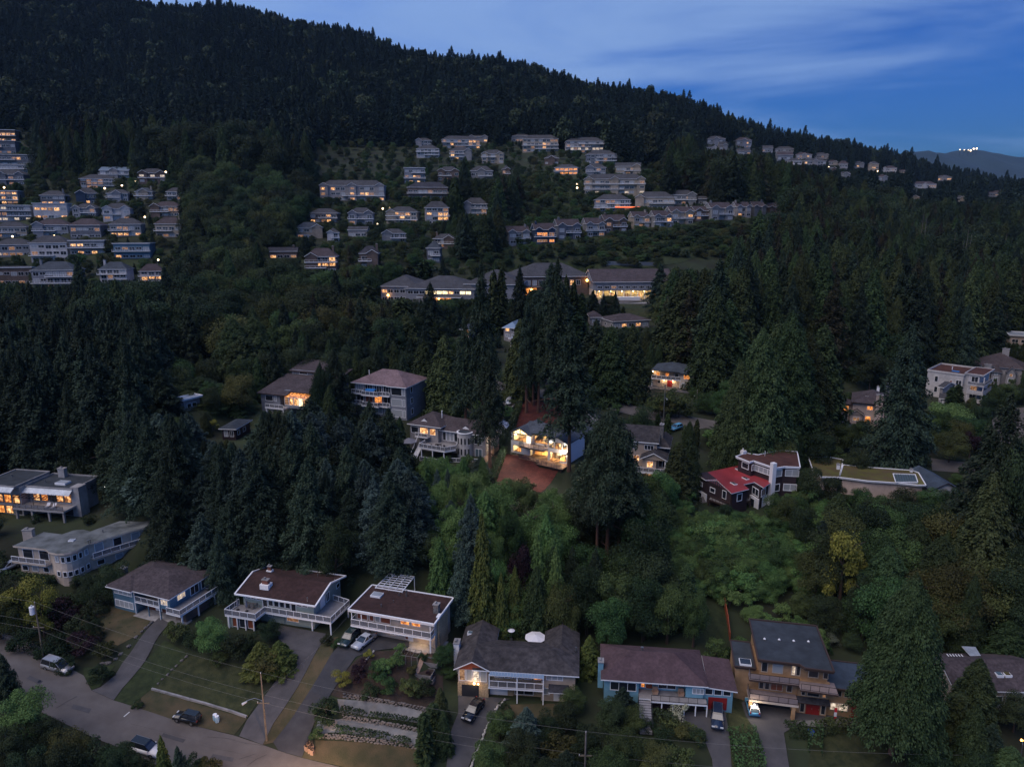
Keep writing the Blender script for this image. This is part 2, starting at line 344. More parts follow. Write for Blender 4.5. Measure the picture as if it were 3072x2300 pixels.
def trunk_mesh(name, material, seed, r0=.014, top=.97, limbs=8, broad=False, lean=.01, ratio=.2):
 b = MB(); r = random.Random(seed); pts_ = []; n_ = 6
 for k in range(n_): pts_.append((r.uniform(-lean, lean)*k/n_, r.uniform(-lean, lean)*k/n_, -.03+(top+.03)*k/(n_-1)))
 rad = [r0*1.25]+[r0*(1-k/(n_-1))**.8+r0*.08 for k in range(1, n_)]
 b.tube(pts_, rad, 7)
 for k in range(limbs):
  a = k*2.4+r.random(); h = r.uniform(.25, .75) if broad else r.uniform(.12, .8)
  L = ratio*r.uniform(.6, .95)*(1 if broad else (1-h))
  up = L*.8 if broad else -L*.15
  b.tube([(0,0,h), (math.cos(a)*L*.5, math.sin(a)*L*.5, h+up*.5), (math.cos(a)*L, math.sin(a)*L, h+up*(.9 if broad else 1))], [r0*.4, r0*.25, r0*.08], 5)
 return b.mesh(name, [material])
LIB = {}
def kind(name, crown, trunk, noun, cat, obj): LIB[name] = dict(crown=crown, trunk=trunk, noun=noun, cat=cat, obj=obj)
def cm(*a, **k): return conifer_mesh('crown', *a, **k)
def bmk(*a, **k): return broad_mesh('crown', *a, **k)
def tm(*a, **k): return trunk_mesh('trunk', *a, **k)
T_con = [tm(M['bark'], i) for i in range(2)]; T_red = [tm(M['bark_red'], 5, r0=.013, limbs=4)]; T_bro = [tm(M['bark'], i, r0=.022, broad=True, top=.66, ratio=.19) for i in range(2)]
# (name, crowns, trunks, words)
kind('fir', [cm(M['fir_needles'], s, ratio=.17, bare=.10, nb=230, per=100, size=.0105, droop=.30, ragged=.4, sparse=.12) for s in (1,2,3)], T_con, 'dark green fir', 'fir tree', 'fir_tree')
kind('fir_wide', [cm(M['fir_needles'], s, ratio=.30, bare=.05, nb=300, per=130, size=.0105, droop=.28, ragged=.4, sparse=.1) for s in (11,12)], T_con, 'broad dark fir', 'fir tree', 'fir_tree')
kind('fir_tall', [cm(M['fir_needles'], s, ratio=.155, bare=.30, nb=230, per=120, size=.0080, droop=.42, ragged=.6, sparse=.25, power=.8) for s in (21,22,23)], T_red, 'tall fir with a bare lower trunk', 'fir tree', 'fir_tree')
kind('spruce_blue', [cm(M['fir_blue'], s, ratio=.27, bare=.05, nb=240, per=130, size=.0105, droop=.18, ragged=.35) for s in (31,32)], T_con, 'blue-green spruce', 'spruce tree', 'spruce_tree')
kind('cedar', [cm(M['cedar_green'], s, ratio=.20, bare=.03, nb=330, per=110, size=.0105, droop=.7, ragged=.22, power=.62) for s in (41,42,43)], T_red, 'dense green cedar', 'cedar tree', 'cedar_tree')
kind('cedar_wide', [cm(M['cedar_green'], s, ratio=.32, bare=.06, nb=520, per=150, size=.0088, droop=.6, ragged=.3, power=.6) for s in (51,52)], T_red, 'wide green cedar', 'cedar tree', 'cedar_tree')
kind('fir_crown', [cm(M['fir_needles'], 56, ratio=.27, bare=.46, nb=420, per=170, size=.0078, droop=.30, ragged=.45, power=.5, sparse=.1)], T_red, 'great dark fir with bare reddish trunk', 'fir tree', 'fir_tree')
kind('cedar_round', [cm(M['cedar_green'], 55, ratio=.28, bare=.25, nb=800, per=170, size=.0078, droop=.55, ragged=.28, power=.42)], T_red, 'large rounded conifer', 'cedar tree', 'cedar_tree')
kind('cedar_bright', [cm(M['leaf_bright'], s, ratio=.23, bare=.0, nb=260, per=110, size=.0125, droop=.55, ragged=.3, power=.65) for s in (62,63)], T_con, 'light green feathery conifer', 'cedar tree', 'cedar_tree')
kind('cedar_yellow', [cm(M['cedar_yellow'], 61, ratio=.20, bare=.0, nb=230, per=110, size=.014, droop=.5, ragged=.2, power=.7)], T_con, 'yellow-green cypress', 'cypress tree', 'cypress_tree')
kind('fir_brown', [cm(M['fir_brown'], s, ratio=.19, bare=.15, nb=170, per=90, size=.0105, droop=.35, ragged=.45, sparse=.25) for s in (71,)], T_con, 'brownish thin fir', 'fir tree', 'fir_tree')
kind('columnar', [cm(M['cedar_green'], 81, ratio=.13, bare=.0, nb=90, per=30, size=.04, droop=.2, ragged=.15, power=.35)], T_con, 'narrow columnar cedar', 'cedar tree', 'cedar_tree')
kind('broad', [bmk(M['leaf_green'], s, lobes=26, per=620, size=.0130) for s in (1,2,3)], T_bro, 'rounded green leafy tree', 'leafy tree', 'leafy_tree')
kind('broad_dark', [bmk(M['leaf_dark'], s, lobes=24, per=620, size=.0130) for s in (4,5)], T_bro, 'dark leafy tree', 'leafy tree', 'leafy_tree')
kind('broad_olive', [bmk(M['leaf_olive'], s, lobes=22, per=620, size=.0130) for s in (6,)], T_bro, 'olive green leafy tree', 'leafy tree', 'leafy_tree')
kind('broad_yellow', [bmk(M['leaf_yellow'], 7, lobes=12, per=460, size=.0165)], T_bro, 'yellow-green leafy tree', 'leafy tree', 'leafy_tree')
kind('broad_bright', [bmk(M['leaf_bright'], s, lobes=22, per=620, size=.0130) for s in (8,9)], T_bro, 'bright green leafy tree', 'leafy tree', 'leafy_tree')
kind('plum', [bmk(M['leaf_plum'], 10, lobes=14, per=460, size=.0165)], T_bro, 'dark purple-leaved tree', 'leafy tree', 'leafy_tree')
T_sh = [tm(M['bark'], 9, r0=.03, broad=True, top=.5, ratio=.3, limbs=5)]
kind('shrub', [bmk(M['leaf_green'], s, ratio=.62, base=.03, lobes=12, per=230, size=.034) for s in (12,13)], T_sh, 'rounded green shrub', 'shrub', 'shrub')
kind('shrub_dark', [bmk(M['leaf_dark'], s, ratio=.62, base=.03, lobes=12, per=230, size=.034) for s in (14,15)], T_sh, 'dark green shrub', 'shrub', 'shrub')
kind('shrub_olive', [bmk(M['leaf_olive'], s, ratio=.62, base=.03, lobes=12, per=230, size=.034) for s in (16,)], T_sh, 'olive green shrub', 'shrub', 'shrub')
kind('shrub_bright', [bmk(M['leaf_bright'], s, ratio=.62, base=.03, lobes=12, per=230, size=.034) for s in (17,)], T_sh, 'bright green shrub', 'shrub', 'shrub')
kind('shrub_yellow', [bmk(M['leaf_yellow'], 18, ratio=.55, base=.03, lobes=10, per=230, size=.034)], T_sh, 'yellow-green shrub', 'shrub', 'shrub')
kind('shrub_pale', [bmk(M['leaf_pale'], 19, ratio=.55, base=.03, lobes=10, per=230, size=.034)], T_sh, 'pale silvery shrub', 'shrub', 'shrub')
kind('shrub_plum', [bmk(M['leaf_plum'], 20, ratio=.6, base=.03, lobes=10, per=230, size=.034)], T_sh, 'dark purple shrub', 'shrub', 'shrub')
kind('shrub_blossom', [bmk(M['leaf_blossom'], 21, ratio=.75, base=.02, lobes=12, per=90, size=.05)], T_sh, 'shrub with white blossoms', 'shrub', 'shrub')
TREES = []   # every placed plant: (root, kind, X, Y, z, height, width)
def plant(kd, X, Y, H, W=None, label=None, group=None, z=None, seed=None):
 L = LIB[kd]; r = random.Random(seed if seed is not None else int(X*13+Y*7))
 z = h1(X, Y) if z is None else z
 root = empty(L['obj'], (X, Y, z-.1), r.uniform(0, 6.28), label, L['cat'], group)
 cr = r.choice(L['crown'])
 w0 = cr.get('w0')
 if w0 is None:
  co = np.empty(len(cr.vertices)*3, np.float32); cr.vertices.foreach_get('co', co); co = co.reshape(-1, 3); w0 = float(2*np.percentile(np.hypot(co[:,0], co[:,1]), 97)); cr['w0'] = w0
 sx = H if W is None else W/w0
 c = link('crown', cr, root); c.scale = (sx, sx, H)
 t = link('trunk', r.choice(L['trunk']), root); t.scale = (H, H, H)
 TREES.append([root, kd, X, Y, z, H, sx*w0])
 return root
# ------------------------------------------------------------------ building materials
mat('white_paint', (.72,.71,.72), .6); mat('trim_white', (.78,.78,.80), .5)
mat('stucco_white', (.48,.46,.46), .8, var=.08, scale=1.5); mat('stucco_cream', (.50,.42,.35), .85, var=.10, scale=1.2)
mat('stucco_pinkish', (.46,.36,.31), .85, var=.08, scale=1.2); mat('stucco_tan', (.36,.22,.12), .85, var=.12, scale=1.0)
mat('stucco_grey', (.30,.29,.29), .85, var=.1, scale=1.2); mat('siding_grey', (.20,.21,.24), .7, var=.12, scale=1.0, stretch=(.3,.3,9))
mat('siding_blue', (.085,.165,.235), .7, var=.15, scale=1.0, stretch=(.3,.3,9)); mat('siding_light_blue', (.16,.33,.42), .7, var=.10, scale=1.0, stretch=(.3,.3,9))
mat('siding_green', (.27,.32,.30), .7, var=.10, scale=1.0, stretch=(.3,.3,9)); mat('siding_dark', (.035,.022,.026), .7, var=.2, scale=1.0, stretch=(.3,.3,9))
mat('siding_beige', (.42,.33,.26), .8, var=.08, scale=1.0, stretch=(.3,.3,9)); mat('siding_bluegrey', (.12,.13,.155), .7, var=.1)
mat('siding_navy', (.025,.045,.085), .7, var=.1); mat('siding_brown', (.13,.095,.08), .8, var=.15); mat('siding_pale', (.28,.265,.27), .8, var=.08)
mat('wood_red', (.30,.075,.035), .6, var=.25, scale=1.5, stretch=(1,1,6)); mat('door_red', (.25,.02,.02), .5); mat('wood_plain', (.30,.18,.12), .8, var=.2, scale=2, stretch=(6,1,1))
mat('brick_red', (.19,.075,.055), .9, var=.3, scale=6); mat('brick_yellow', (.40,.30,.19), .9, var=.3, scale=5); mat('stone_grey', (.14,.13,.125), .9, var=.4, scale=3, bump=.5)
mat('shingle_brown', (.064,.050,.053), .95, var=.30, scale=2.2, bump=.35, bscale=9); mat('shingle_dark_brown', (.046,.024,.022), .95, var=.25, scale=1.6, bump=.3, bscale=9)
mat('shingle_grey', (.058,.058,.064), .95, var=.28, scale=2.0, bump=.35, bscale=9); mat('shingle_slate', (.050,.060,.074), .95, var=.2, scale=2.0, bump=.3, bscale=9)
mat('shingle_old', (.070,.062,.064), .95, col2=(.030,.027,.029), scale=1.1, bump=.6, bscale=6, detail=9); mat('shingle_purple', (.080,.050,.056), .95, var=.16, scale=2.2, bump=.35, bscale=9)
mat('shingle_charcoal', (.040,.040,.050), .95, var=.3, scale=2.0, bump=.3, bscale=9)
mat('tile_pinkish', (.17,.115,.12), .9, var=.2, scale=2.0, bump=.4, bscale=8)
mat('siding_cream', (.32,.27,.215), .8, var=.08); mat('siding_ash', (.22,.22,.225), .8, var=.08); mat('shingle_pale', (.085,.098,.12), .95, var=.15, scale=2.0, bump=.3, bscale=9)
mat('membrane_dark', (.036,.044,.054), .8, var=.2, scale=.6, bump=.1); mat('membrane_blue', (.040,.056,.080), .7, var=.25, scale=.5)
mat('membrane_stained', (.17,.185,.19), .75, col2=(.065,.072,.070), scale=.35, detail=8); mat('metal_red', (.27,.035,.042), .45, var=.08, scale=.5, spec=.5)
mat('gravel_red', (.095,.040,.030), .95, col2=(.060,.026,.022), scale=.8, detail=9); mat('moss', (.10,.095,.022), .95, col2=(.085,.060,.030), scale=.45, detail=8)
mat('gravel_tan', (.13,.115,.085), .95, var=.3, scale=1.5); mat('metal_pale', (.38,.42,.47), .4, metal=.3, var=.05); mat('metal_blue', (.20,.27,.36), .35, metal=.3)
mat('concrete', (.26,.25,.25), .9, var=.2, scale=1.0, bump=.2); mat('deck_grey', (.22,.21,.215), .85, var=.12, scale=1.2); mat('deck_pink', (.25,.20,.20), .85, var=.1, scale=1.2)
mat('dark_metal', (.02,.02,.024), .4, metal=.5); mat('steel', (.30,.30,.31), .35, metal=.8); mat('black_trim', (.018,.018,.022), .5); mat('trim_brown', (.055,.035,.03), .6)
mat('asphalt', (.062,.060,.064), .92, col2=(.084,.080,.084), scale=.5, bump=.35, bscale=14, detail=10); mat('asphalt_dark', (.040,.040,.046), .9, col2=(.052,.052,.057), scale=.7, bump=.3, bscale=14, detail=9)
mat('street_asphalt', (.096,.085,.080), .92, col2=(.122,.110,.104), scale=.30, bump=.35, bscale=14, detail=11); mat('crack', (.04,.036,.036), .95); mat('road_paint', (.60,.60,.60), .7)
mat('bark_mulch', (.118,.031,.022), .98, col2=(.070,.019,.014), scale=1.4, bump=1.0, bscale=6, detail=10); mat('lawn', (.046,.050,.020), .95, col2=(.020,.027,.010), scale=.9, bump=.5, bscale=8, detail=10)
mat('dry_grass', (.090,.068,.038), .95, col2=(.045,.046,.022), scale=.35, bump=.5, bscale=8, detail=10); mat('soil', (.060,.040,.032), .97, col2=(.036,.028,.022), scale=.8, bump=.6, detail=9)
mat('gravel_pale', (.22,.215,.21), .95, col2=(.14,.138,.135), scale=.5, bump=.5, bscale=10, detail=11); mat('turf', (.036,.050,.018), .95, col2=(.018,.028,.010), scale=.9, bump=.5, bscale=8, detail=9)
mat('canvas_white', (.66,.64,.66), .8); mat('tarp_blue', (.03,.20,.55), .5); mat('canopy_green', (.22,.48,.42), .6); mat('canvas_grey', (.16,.16,.19), .8)
mat('plastic_blue', (.02,.08,.45), .4); mat('tank_blue', (.30,.45,.55), .4); mat('bag_tan', (.36,.23,.16), .7, var=.2, scale=4); mat('red_cloth', (.55,.03,.04), .7)
mat('wood_grey', (.17,.155,.15), .9, var=.3, scale=1.5, stretch=(1,6,6)); mat('pole_wood', (.17,.135,.10), .9, var=.3, scale=2, stretch=(5,5,.4)); mat('ceramic', (.5,.5,.5), .4)
mat('glass_dark', (.020,.024,.032), .12, spec=.6); mat('glass_blind', (.30,.32,.34), .5, spec=.5); mat('glass_sky', (.09,.13,.16), .1, spec=.8)
mat('glass_red', (.22,.065,.035), .35, spec=.5)
def lit(name, c1, c2, s, scale=1.7, lo=.25):
 m = bpy.data.materials.new(name); m.use_nodes = True; t = m.node_tree; t.nodes.clear()
 o = N(t, 'ShaderNodeOutputMaterial'); b = N(t, 'ShaderNodeBsdfPrincipled'); t.links.new(b.outputs[0], o.inputs[0])
 b.inputs['Base Color'].default_value = (.05,.05,.05,1); b.inputs['Roughness'].default_value = .15
 g = N(t, 'ShaderNodeNewGeometry'); nn = N(t, 'ShaderNodeTexVoronoi'); nn.inputs['Scale'].default_value = scale; nn.feature = 'F1'
 n2 = N(t, 'ShaderNodeTexNoise'); n2.inputs['Scale'].default_value = scale*1.3; n2.inputs['Detail'].default_value = 3
 t.links.new(g.outputs['Position'], nn.inputs['Vector']); t.links.new(g.outputs['Position'], n2.inputs['Vector'])
 mr = N(t, 'ShaderNodeMapRange'); mr.inputs['From Min'].default_value = .36; mr.inputs['From Max'].default_value = .62; mr.inputs['To Min'].default_value = lo; t.links.new(n2.outputs[0], mr.inputs[0])
 sp = N(t, 'ShaderNodeSeparateColor'); t.links.new(nn.outputs['Color'], sp.inputs[0])
 mu = N(t, 'ShaderNodeMath', operation='MULTIPLY_ADD'); mu.inputs[1].default_value = .55; mu.inputs[2].default_value = .6; t.links.new(sp.outputs[0], mu.inputs[0])
 mm = N(t, 'ShaderNodeMath', operation='MULTIPLY'); t.links.new(mr.outputs[0], mm.inputs[0]); t.links.new(mu.outputs[0], mm.inputs[1])
 st = N(t, 'ShaderNodeMath', operation='MULTIPLY'); st.inputs[1].default_value = s; t.links.new(mm.outputs[0], st.inputs[0])
 mx = N(t, 'ShaderNodeMix', data_type='RGBA'); mx.inputs['A'].default_value = (*c2,1); mx.inputs['B'].default_value = (*c1,1); t.links.new(mm.outputs[0], mx.inputs['Factor'])
 t.links.new(mx.outputs['Result'], b.inputs['Emission Color']); t.links.new(st.outputs[0], b.inputs['Emission Strength'])
 MATS[name] = m
lit('lit', (1,.62,.26), (1,.30,.07), 1.7, scale=1.1, lo=.1); lit('lit_bright', (1,.80,.45), (1,.62,.22), 3.4, lo=.5); lit('lit_amber', (1,.42,.10), (1,.22,.03), 1.5); lit('lit_dim', (1,.55,.28), (.8,.3,.1), .45); lit('lit_white', (1,.84,.66), (1,.7,.5), 1.0)
def lamp_mat(name, c, s):
 m = bpy.data.materials.new(name); m.use_nodes = True; t = m.node_tree; t.nodes.clear()
 o = N(t, 'ShaderNodeOutputMaterial'); e = N(t, 'ShaderNodeEmission'); e.inputs[0].default_value = (*c,1); e.inputs[1].default_value = s; t.links.new(e.outputs[0], o.inputs[0]); MATS[name] = m
lamp_mat('bulb_warm', (1,.66,.30), 14); lamp_mat('bulb_amber', (1,.42,.10), 14); lamp_mat('bulb_white', (1,.93,.82), 12); lamp_mat('bulb_far', (1,.72,.42), 7)
def glass_panel(name, c, mixf):
 m = bpy.data.materials.new(name); m.use_nodes = True; t = m.node_tree; t.nodes.clear()
 o = N(t, 'ShaderNodeOutputMaterial'); a = N(t, 'ShaderNodeBsdfTransparent'); b = N(t, 'ShaderNodeBsdfPrincipled'); x = N(t, 'ShaderNodeMixShader')
 b.inputs['Base Color'].default_value = (*c,1); b.inputs['Roughness'].default_value = .15; x.inputs[0].default_value = mixf
 t.links.new(a.outputs[0], x.inputs[1]); t.links.new(b.outputs[0], x.inputs[2]); t.links.new(x.outputs[0], o.inputs[0]); MATS[name] = m
glass_panel('glass_rail', (.16,.17,.20), .55); glass_panel('glass_clear', (.10,.12,.14), .22)
PANE = dict(dark='glass_dark', blind='glass_blind', lit='lit', bright='lit_bright', amber='lit_amber', dim='lit_dim', white='lit_white', sky='glass_sky', red='glass_red', clear='glass_clear')
_wc = {}
def window_meshes(w, h, n, rows, style, fm, fw=.09):
 k = (round(w,2), round(h,2), n, rows, style, fm)
 if k in _wc: return _wc[k]
 f = MB(); p = MB(); w_, h_ = k[0], k[1]
 f.box(0, w_, -.07, .03, 0, fw); f.box(0, w_, -.07, .03, h_-fw, h_); f.box(0, fw, -.07, .03, fw, h_-fw); f.box(w_-fw, w_, -.07, .03, fw, h_-fw)
 for i in range(1, n): x = w_*i/n; f.box(x-fw*.4, x+fw*.4, -.06, .03, fw, h_-fw)
 for i in range(1, rows): z = h_*i/rows; f.box(fw, w_-fw, -.058, .03, z-fw*.35, z+fw*.35)
 p.box(fw*.5, w_-fw*.5, -.03, .02, fw*.5, h_-fw*.5)
 far = MB(); far.v = f.v+p.v; far.f = f.f+[tuple(i+len(f.v) for i in q) for q in p.f]; far.m = [0]*len(f.f)+[1]*len(p.f)
 _wc[k] = (f.mesh('window', [M[fm]]), p.mesh('pane', [M[PANE[style]]]), far.mesh('window', [M[fm], M[PANE[style]]])); return _wc[k]
ROT = dict(F=0, R=math.pi/2, B=math.pi, L=-math.pi/2)
PROT = []     # protected sight lines: (px0, py0, px1, py1, distance)
class House:
 def __init__(s, name, A, B, C, z0, e, label, cat='house', ov=.6, group=None, protect=True, depth=None, yaw=None, origin=None):
  s.z0, s.e, s.ov = z0, e, ov
  if origin is not None: s.o = np.array([*origin, z0]); s.yaw = yaw; s.w, s.d = B, C
  else:
   a, b, c = (on_z(*q, z0+e) for q in (A, B, C)); dx = (b-a)[:2]; s.w = float(np.hypot(*dx)); dx = dx/s.w
   s.yaw = math.atan2(dx[1], dx[0]); yv = np.array([-dx[1], dx[0]]); s.d = float(depth or np.dot((c-a)[:2], yv)); s.o = np.array([a[0], a[1], z0])
  if protect and s.w > 2:
   dd = min(max(s.d, 6), 26); c_, s_ = math.cos(s.yaw), math.sin(s.yaw); PADS.append((s.o[0]+c_*s.w/2-s_*dd/2, s.o[1]+s_*s.w/2+c_*dd/2, c_, s_, s.w/2+1.0, dd/2+1.0, z0-.12-getattr(House, 'sink', 0), 7.0 if s.o[1] < 250 else 14.0))
  s.root = empty(name, tuple(s.o), s.yaw, label, cat, group); s.far = False; s.frame = 'trim_white'
  if protect:
   P = [s.P(x, y, z) for x in (0, s.w) for y in (0, s.d) for z in (0, e+1.5)]; q = [project(*p)[:2] for p in P]
   PROT.append((min(a[0] for a in q), min(a[1] for a in q), max(a[0] for a in q), max(a[1] for a in q), float(np.mean([p[1] for p in P]))+2., float(s.o[0]), float(s.o[1])))
 def P(s, x, y, z): c, sn = math.cos(s.yaw), math.sin(s.yaw); return (s.o[0]+x*c-y*sn, s.o[1]+x*sn+y*c, s.z0+z)
 def L(s, px, py, z):
  p = on_z(px, py, s.z0+z)-s.o; c, sn = math.cos(s.yaw), math.sin(s.yaw); return (p[0]*c+p[1]*sn, -p[0]*sn+p[1]*c)
 def LL(s, pts, z): return [s.L(a, b, z) for a, b in pts]
 def part(s, name, mb, mats, parent=None): return mb.build(name, [M[m] if isinstance(m, str) else m for m in (mats if isinstance(mats, (list, tuple)) else [mats])], parent or s.root)
 def wall(s, x0, x1, y0, y1, z0, z1, m, name='wall'):
  b = MB(); b.box(x0, x1, y0, y1, z0, z1); return s.part(name, b, m)
 def win(s, side, u, z, w, h, style='dark', n=1, rows=1, pos=0., fm=None, name='window'):
  f, p, fa = window_meshes(w, h, n, rows, style, fm or s.frame)
  loc = dict(F=(u, pos, z), B=(u+w, pos, z), R=(pos, u, z), L=(pos, u+w, z))[side]
  if s.far: return link(name, fa, s.root, loc, (0,0,ROT[side]))
  o = link(name, f, s.root, loc, (0,0,ROT[side])); link('pane', p, o); return o
 def hip(s, x0, x1, y0, y1, z, rise, m, fm='trim_white', gl=False, gr=False, axis=None, wallm=None, inset=None, name='roof', ov=None, parent=None):
  """hip or gable roof over a rectangle; gl/gr make the low/high end of the ridge a gable"""
  ov = s.ov if ov is None else ov
  if axis is None: axis = 'x' if (x1-x0) >= (y1-y0) else 'y'
  sw = axis == 'y'
  if sw: x0, x1, y0, y1 = y0, y1, x0, x1
  hd = (y1-y0)/2; ins = hd if inset is None else inset
  a = x0 if gl else x0+min(ins, (x1-x0)/2); b = x1 if gr else x1-min(ins, (x1-x0)/2); ym = (y0+y1)/2
  T = (lambda p: (p[1], p[0], p[2])) if sw else (lambda p: p)
  R1, R2 = (a, ym, z+rise), (b, ym, z+rise); c = [(x0,y0,z),(x1,y0,z),(x1,y1,z),(x0,y1,z)]
  B_ = MB()
  def add(top):
   top = [T(p) for p in top]
   if sw: top = top[::-1]
   B_.slab(top, .2)
  add([c[0], c[1], R2, R1]); add([c[2], c[3], R1, R2])
  if not gl: add([c[3], c[0], R1])
  if not gr: add([c[1], c[2], R2])
  o = s.part(name, B_, [m, fm], parent)
  if wallm:
   for g, xe, sg in ((gl, x0, 1), (gr, x1, -1)):
    G = MB()
    if g:
     xw = xe+sg*ov*.8; t = ov/hd; q = [(xw, y0+ov, z-.22), (xw, y1-ov, z-.22), (xw, y1-ov, z-.2+rise*t*.7), (xw, ym, z+rise-.24), (xw, y0+ov, z-.2+rise*t*.7)]
     q2 = [(p[0]+sg*.12, p[1], p[2]) for p in q]; k = len(G.v); G.v += [T(p) for p in q+q2]
     G.f += [tuple(range(k, k+5)), tuple(range(k+9, k+4, -1))]; G.m += [0, 0]
     for i in range(5): G.f.append((k+i, k+(i+1)%5, k+5+(i+1)%5, k+5+i)); G.m.append(0)
    if G.v: s.part('gable', G, wallm)
  return o
 def flat(s, poly, z, t, m, fm='trim_white', lip=.12, name='roof'):
  b = MB(); b.slab([(p[0], p[1], z) for p in poly], t); o = s.part(name, b, [m, fm])
  if lip:
   e = MB(); n_ = len(poly)
   for i in range(n_):
    p, q = poly[i], poly[(i+1)%n_]; e.bar((p[0],p[1],z+lip/2-.02), (q[0],q[1],z+lip/2-.02), .22, lip+.04)
   s.part('fascia', e, fm, o)
  return o
 def deck(s, poly, z, t=.25, m='deck_grey', fm='trim_white', name='deck'):
  b = MB(); b.slab([(p[0], p[1], z) for p in poly], t); return s.part(name, b, [m, fm])
 def rail(s, path, z, h=1.0, fm='trim_white', pm='glass_rail', step=1.6, r=.07, parent=None, panels=True):
  b = MB(); g = []
  for p, q in zip(path[:-1], path[1:]):
   L_ = math.hypot(q[0]-p[0], q[1]-p[1]); k = max(1, round(L_/step)); 
   b.bar((p[0],p[1],z+h), (q[0],q[1],z+h), r*1.1); b.bar((p[0],p[1],z+.08), (q[0],q[1],z+.08), r*.8)
   for i in range(k+1):
    t = i/k; x, y = p[0]+(q[0]-p[0])*t, p[1]+(q[1]-p[1])*t; b.box(x-r/2, x+r/2, y-r/2, y+r/2, z, z+h)
   g.append((p, q, L_, k))
  o = s.part('railing', b, fm, parent)
  if panels and pm:
   for p, q, L_, k in g:
    w = L_/k-r; key = ('gp', round(w,1), round(h,1), pm)
    if key not in _wc: _b = MB(); _b.box(0, round(w,1), -.012, .012, 0, h-.24); _wc[key] = _b.mesh('glass_panel', [M[pm]])
    a = math.atan2(q[1]-p[1], q[0]-p[0])
    for i in range(k):
     t = (i+.0)/k; x, y = p[0]+(q[0]-p[0])*t+math.cos(a)*r*.6, p[1]+(q[1]-p[1])*t+math.sin(a)*r*.6
     link('glass_panel', _wc[key], o, (x, y, z+.14), (0,0,a))
  return o
 def posts(s, pts, z0, z1, m='trim_white', r=.10, name='post'):
  for x, y in pts:
   b = MB(); b.box(x-r, x+r, y-r, y+r, z0, z1); s.part(name, b, m)
 def chimney(s, x, y, z0, z1, wx=1.0, wy=.7, m='brick_red', cap='concrete'):
  b = MB(); b.box(x-wx/2, x+wx/2, y-wy/2, y+wy/2, z0, z1); o = s.part('chimney', b, m)
  c = MB(); c.box(x-wx/2-.08, x+wx/2+.08, y-wy/2-.08, y+wy/2+.08, z1+.003, z1+.12); c.box(x-wx*.3, x-wx*.02, y-wy*.25, y+wy*.25, z1+.123, z1+.4); s.part('chimney_cap', c, cap, o); return o
 def vent(s, x, y, z, h=.5, r=.10, m='steel', name='vent_pipe'):
  b = MB(); b.cyl(x, y, z-.2, z+h, r, 8); b.cyl(x, y, z+h, z+h+.1, r*1.7, 8); s.part(name, b, m)
 def garage(s, side, u, z, w, h, m='white_paint', pos=0., rows=4):
  b = MB(); b.box(0, w, -.05, .03, 0, h); o = s.part('garage_door', b, m); o.location = (u, pos, z) if side == 'F' else (pos, u, z); o.rotation_euler = (0,0,ROT[side])
  k = ('gpan', round(w,2), round(h,2), rows, m)
  if k not in _wc: c = MB(); c.box(.06, w-.06, -.085, -.051, .04, h/rows-.04); _wc[k] = c.mesh('panel', [M[m]])
  for i in range(rows): link('panel', _wc[k], o, (0, 0, i*h/rows))
  return o
 def door(s, side, u, z, w=.95, h=2.05, m='white_paint', pos=0., n=1):
  b = MB(); b.box(0, w, -.06, .02, 0, h); o = s.part('door', b, m); o.location = (u, pos, z) if side != 'R' and side != 'L' else (pos, u, z); o.rotation_euler = (0,0,ROT[side])
  k = MB(); k.box(w-.16, w-.08, -.11, -.061, .95, 1.1); s.part('handle', k, 'steel', o); return o
 def skylight(s, x, y, z, w=1.0, d=1.2, h=.2, m='glass_sky'):
  b = MB(); b.box(x, x+w, y, y+d, z-.3, z+h); o = s.part('skylight', b, 'trim_white'); g = MB(); g.box(x+.1, x+w-.1, y+.1, y+d-.1, z+h+.002, z+h+.04); s.part('pane', g, m, o)
 def lamp(s, x, y, z, r=.16, m='bulb_warm', energy=40, col=(1,.66,.34), name='wall_lamp'):
  b = MB(); b.tube([(x,y,z-r),(x,y,z-r*.5),(x,y,z+r*.5),(x,y,z+r)], [r*.5, r, r, r*.5], 8); o = s.part(name, b, m)
  if energy:
   ld = bpy.data.lights.new('lamp_light', 'POINT'); ld.energy = energy; ld.color = col; ld.shadow_soft_size = .15; lo = link('lamp_light', ld, s.root, (x, y-.35, z-.05))
  return o
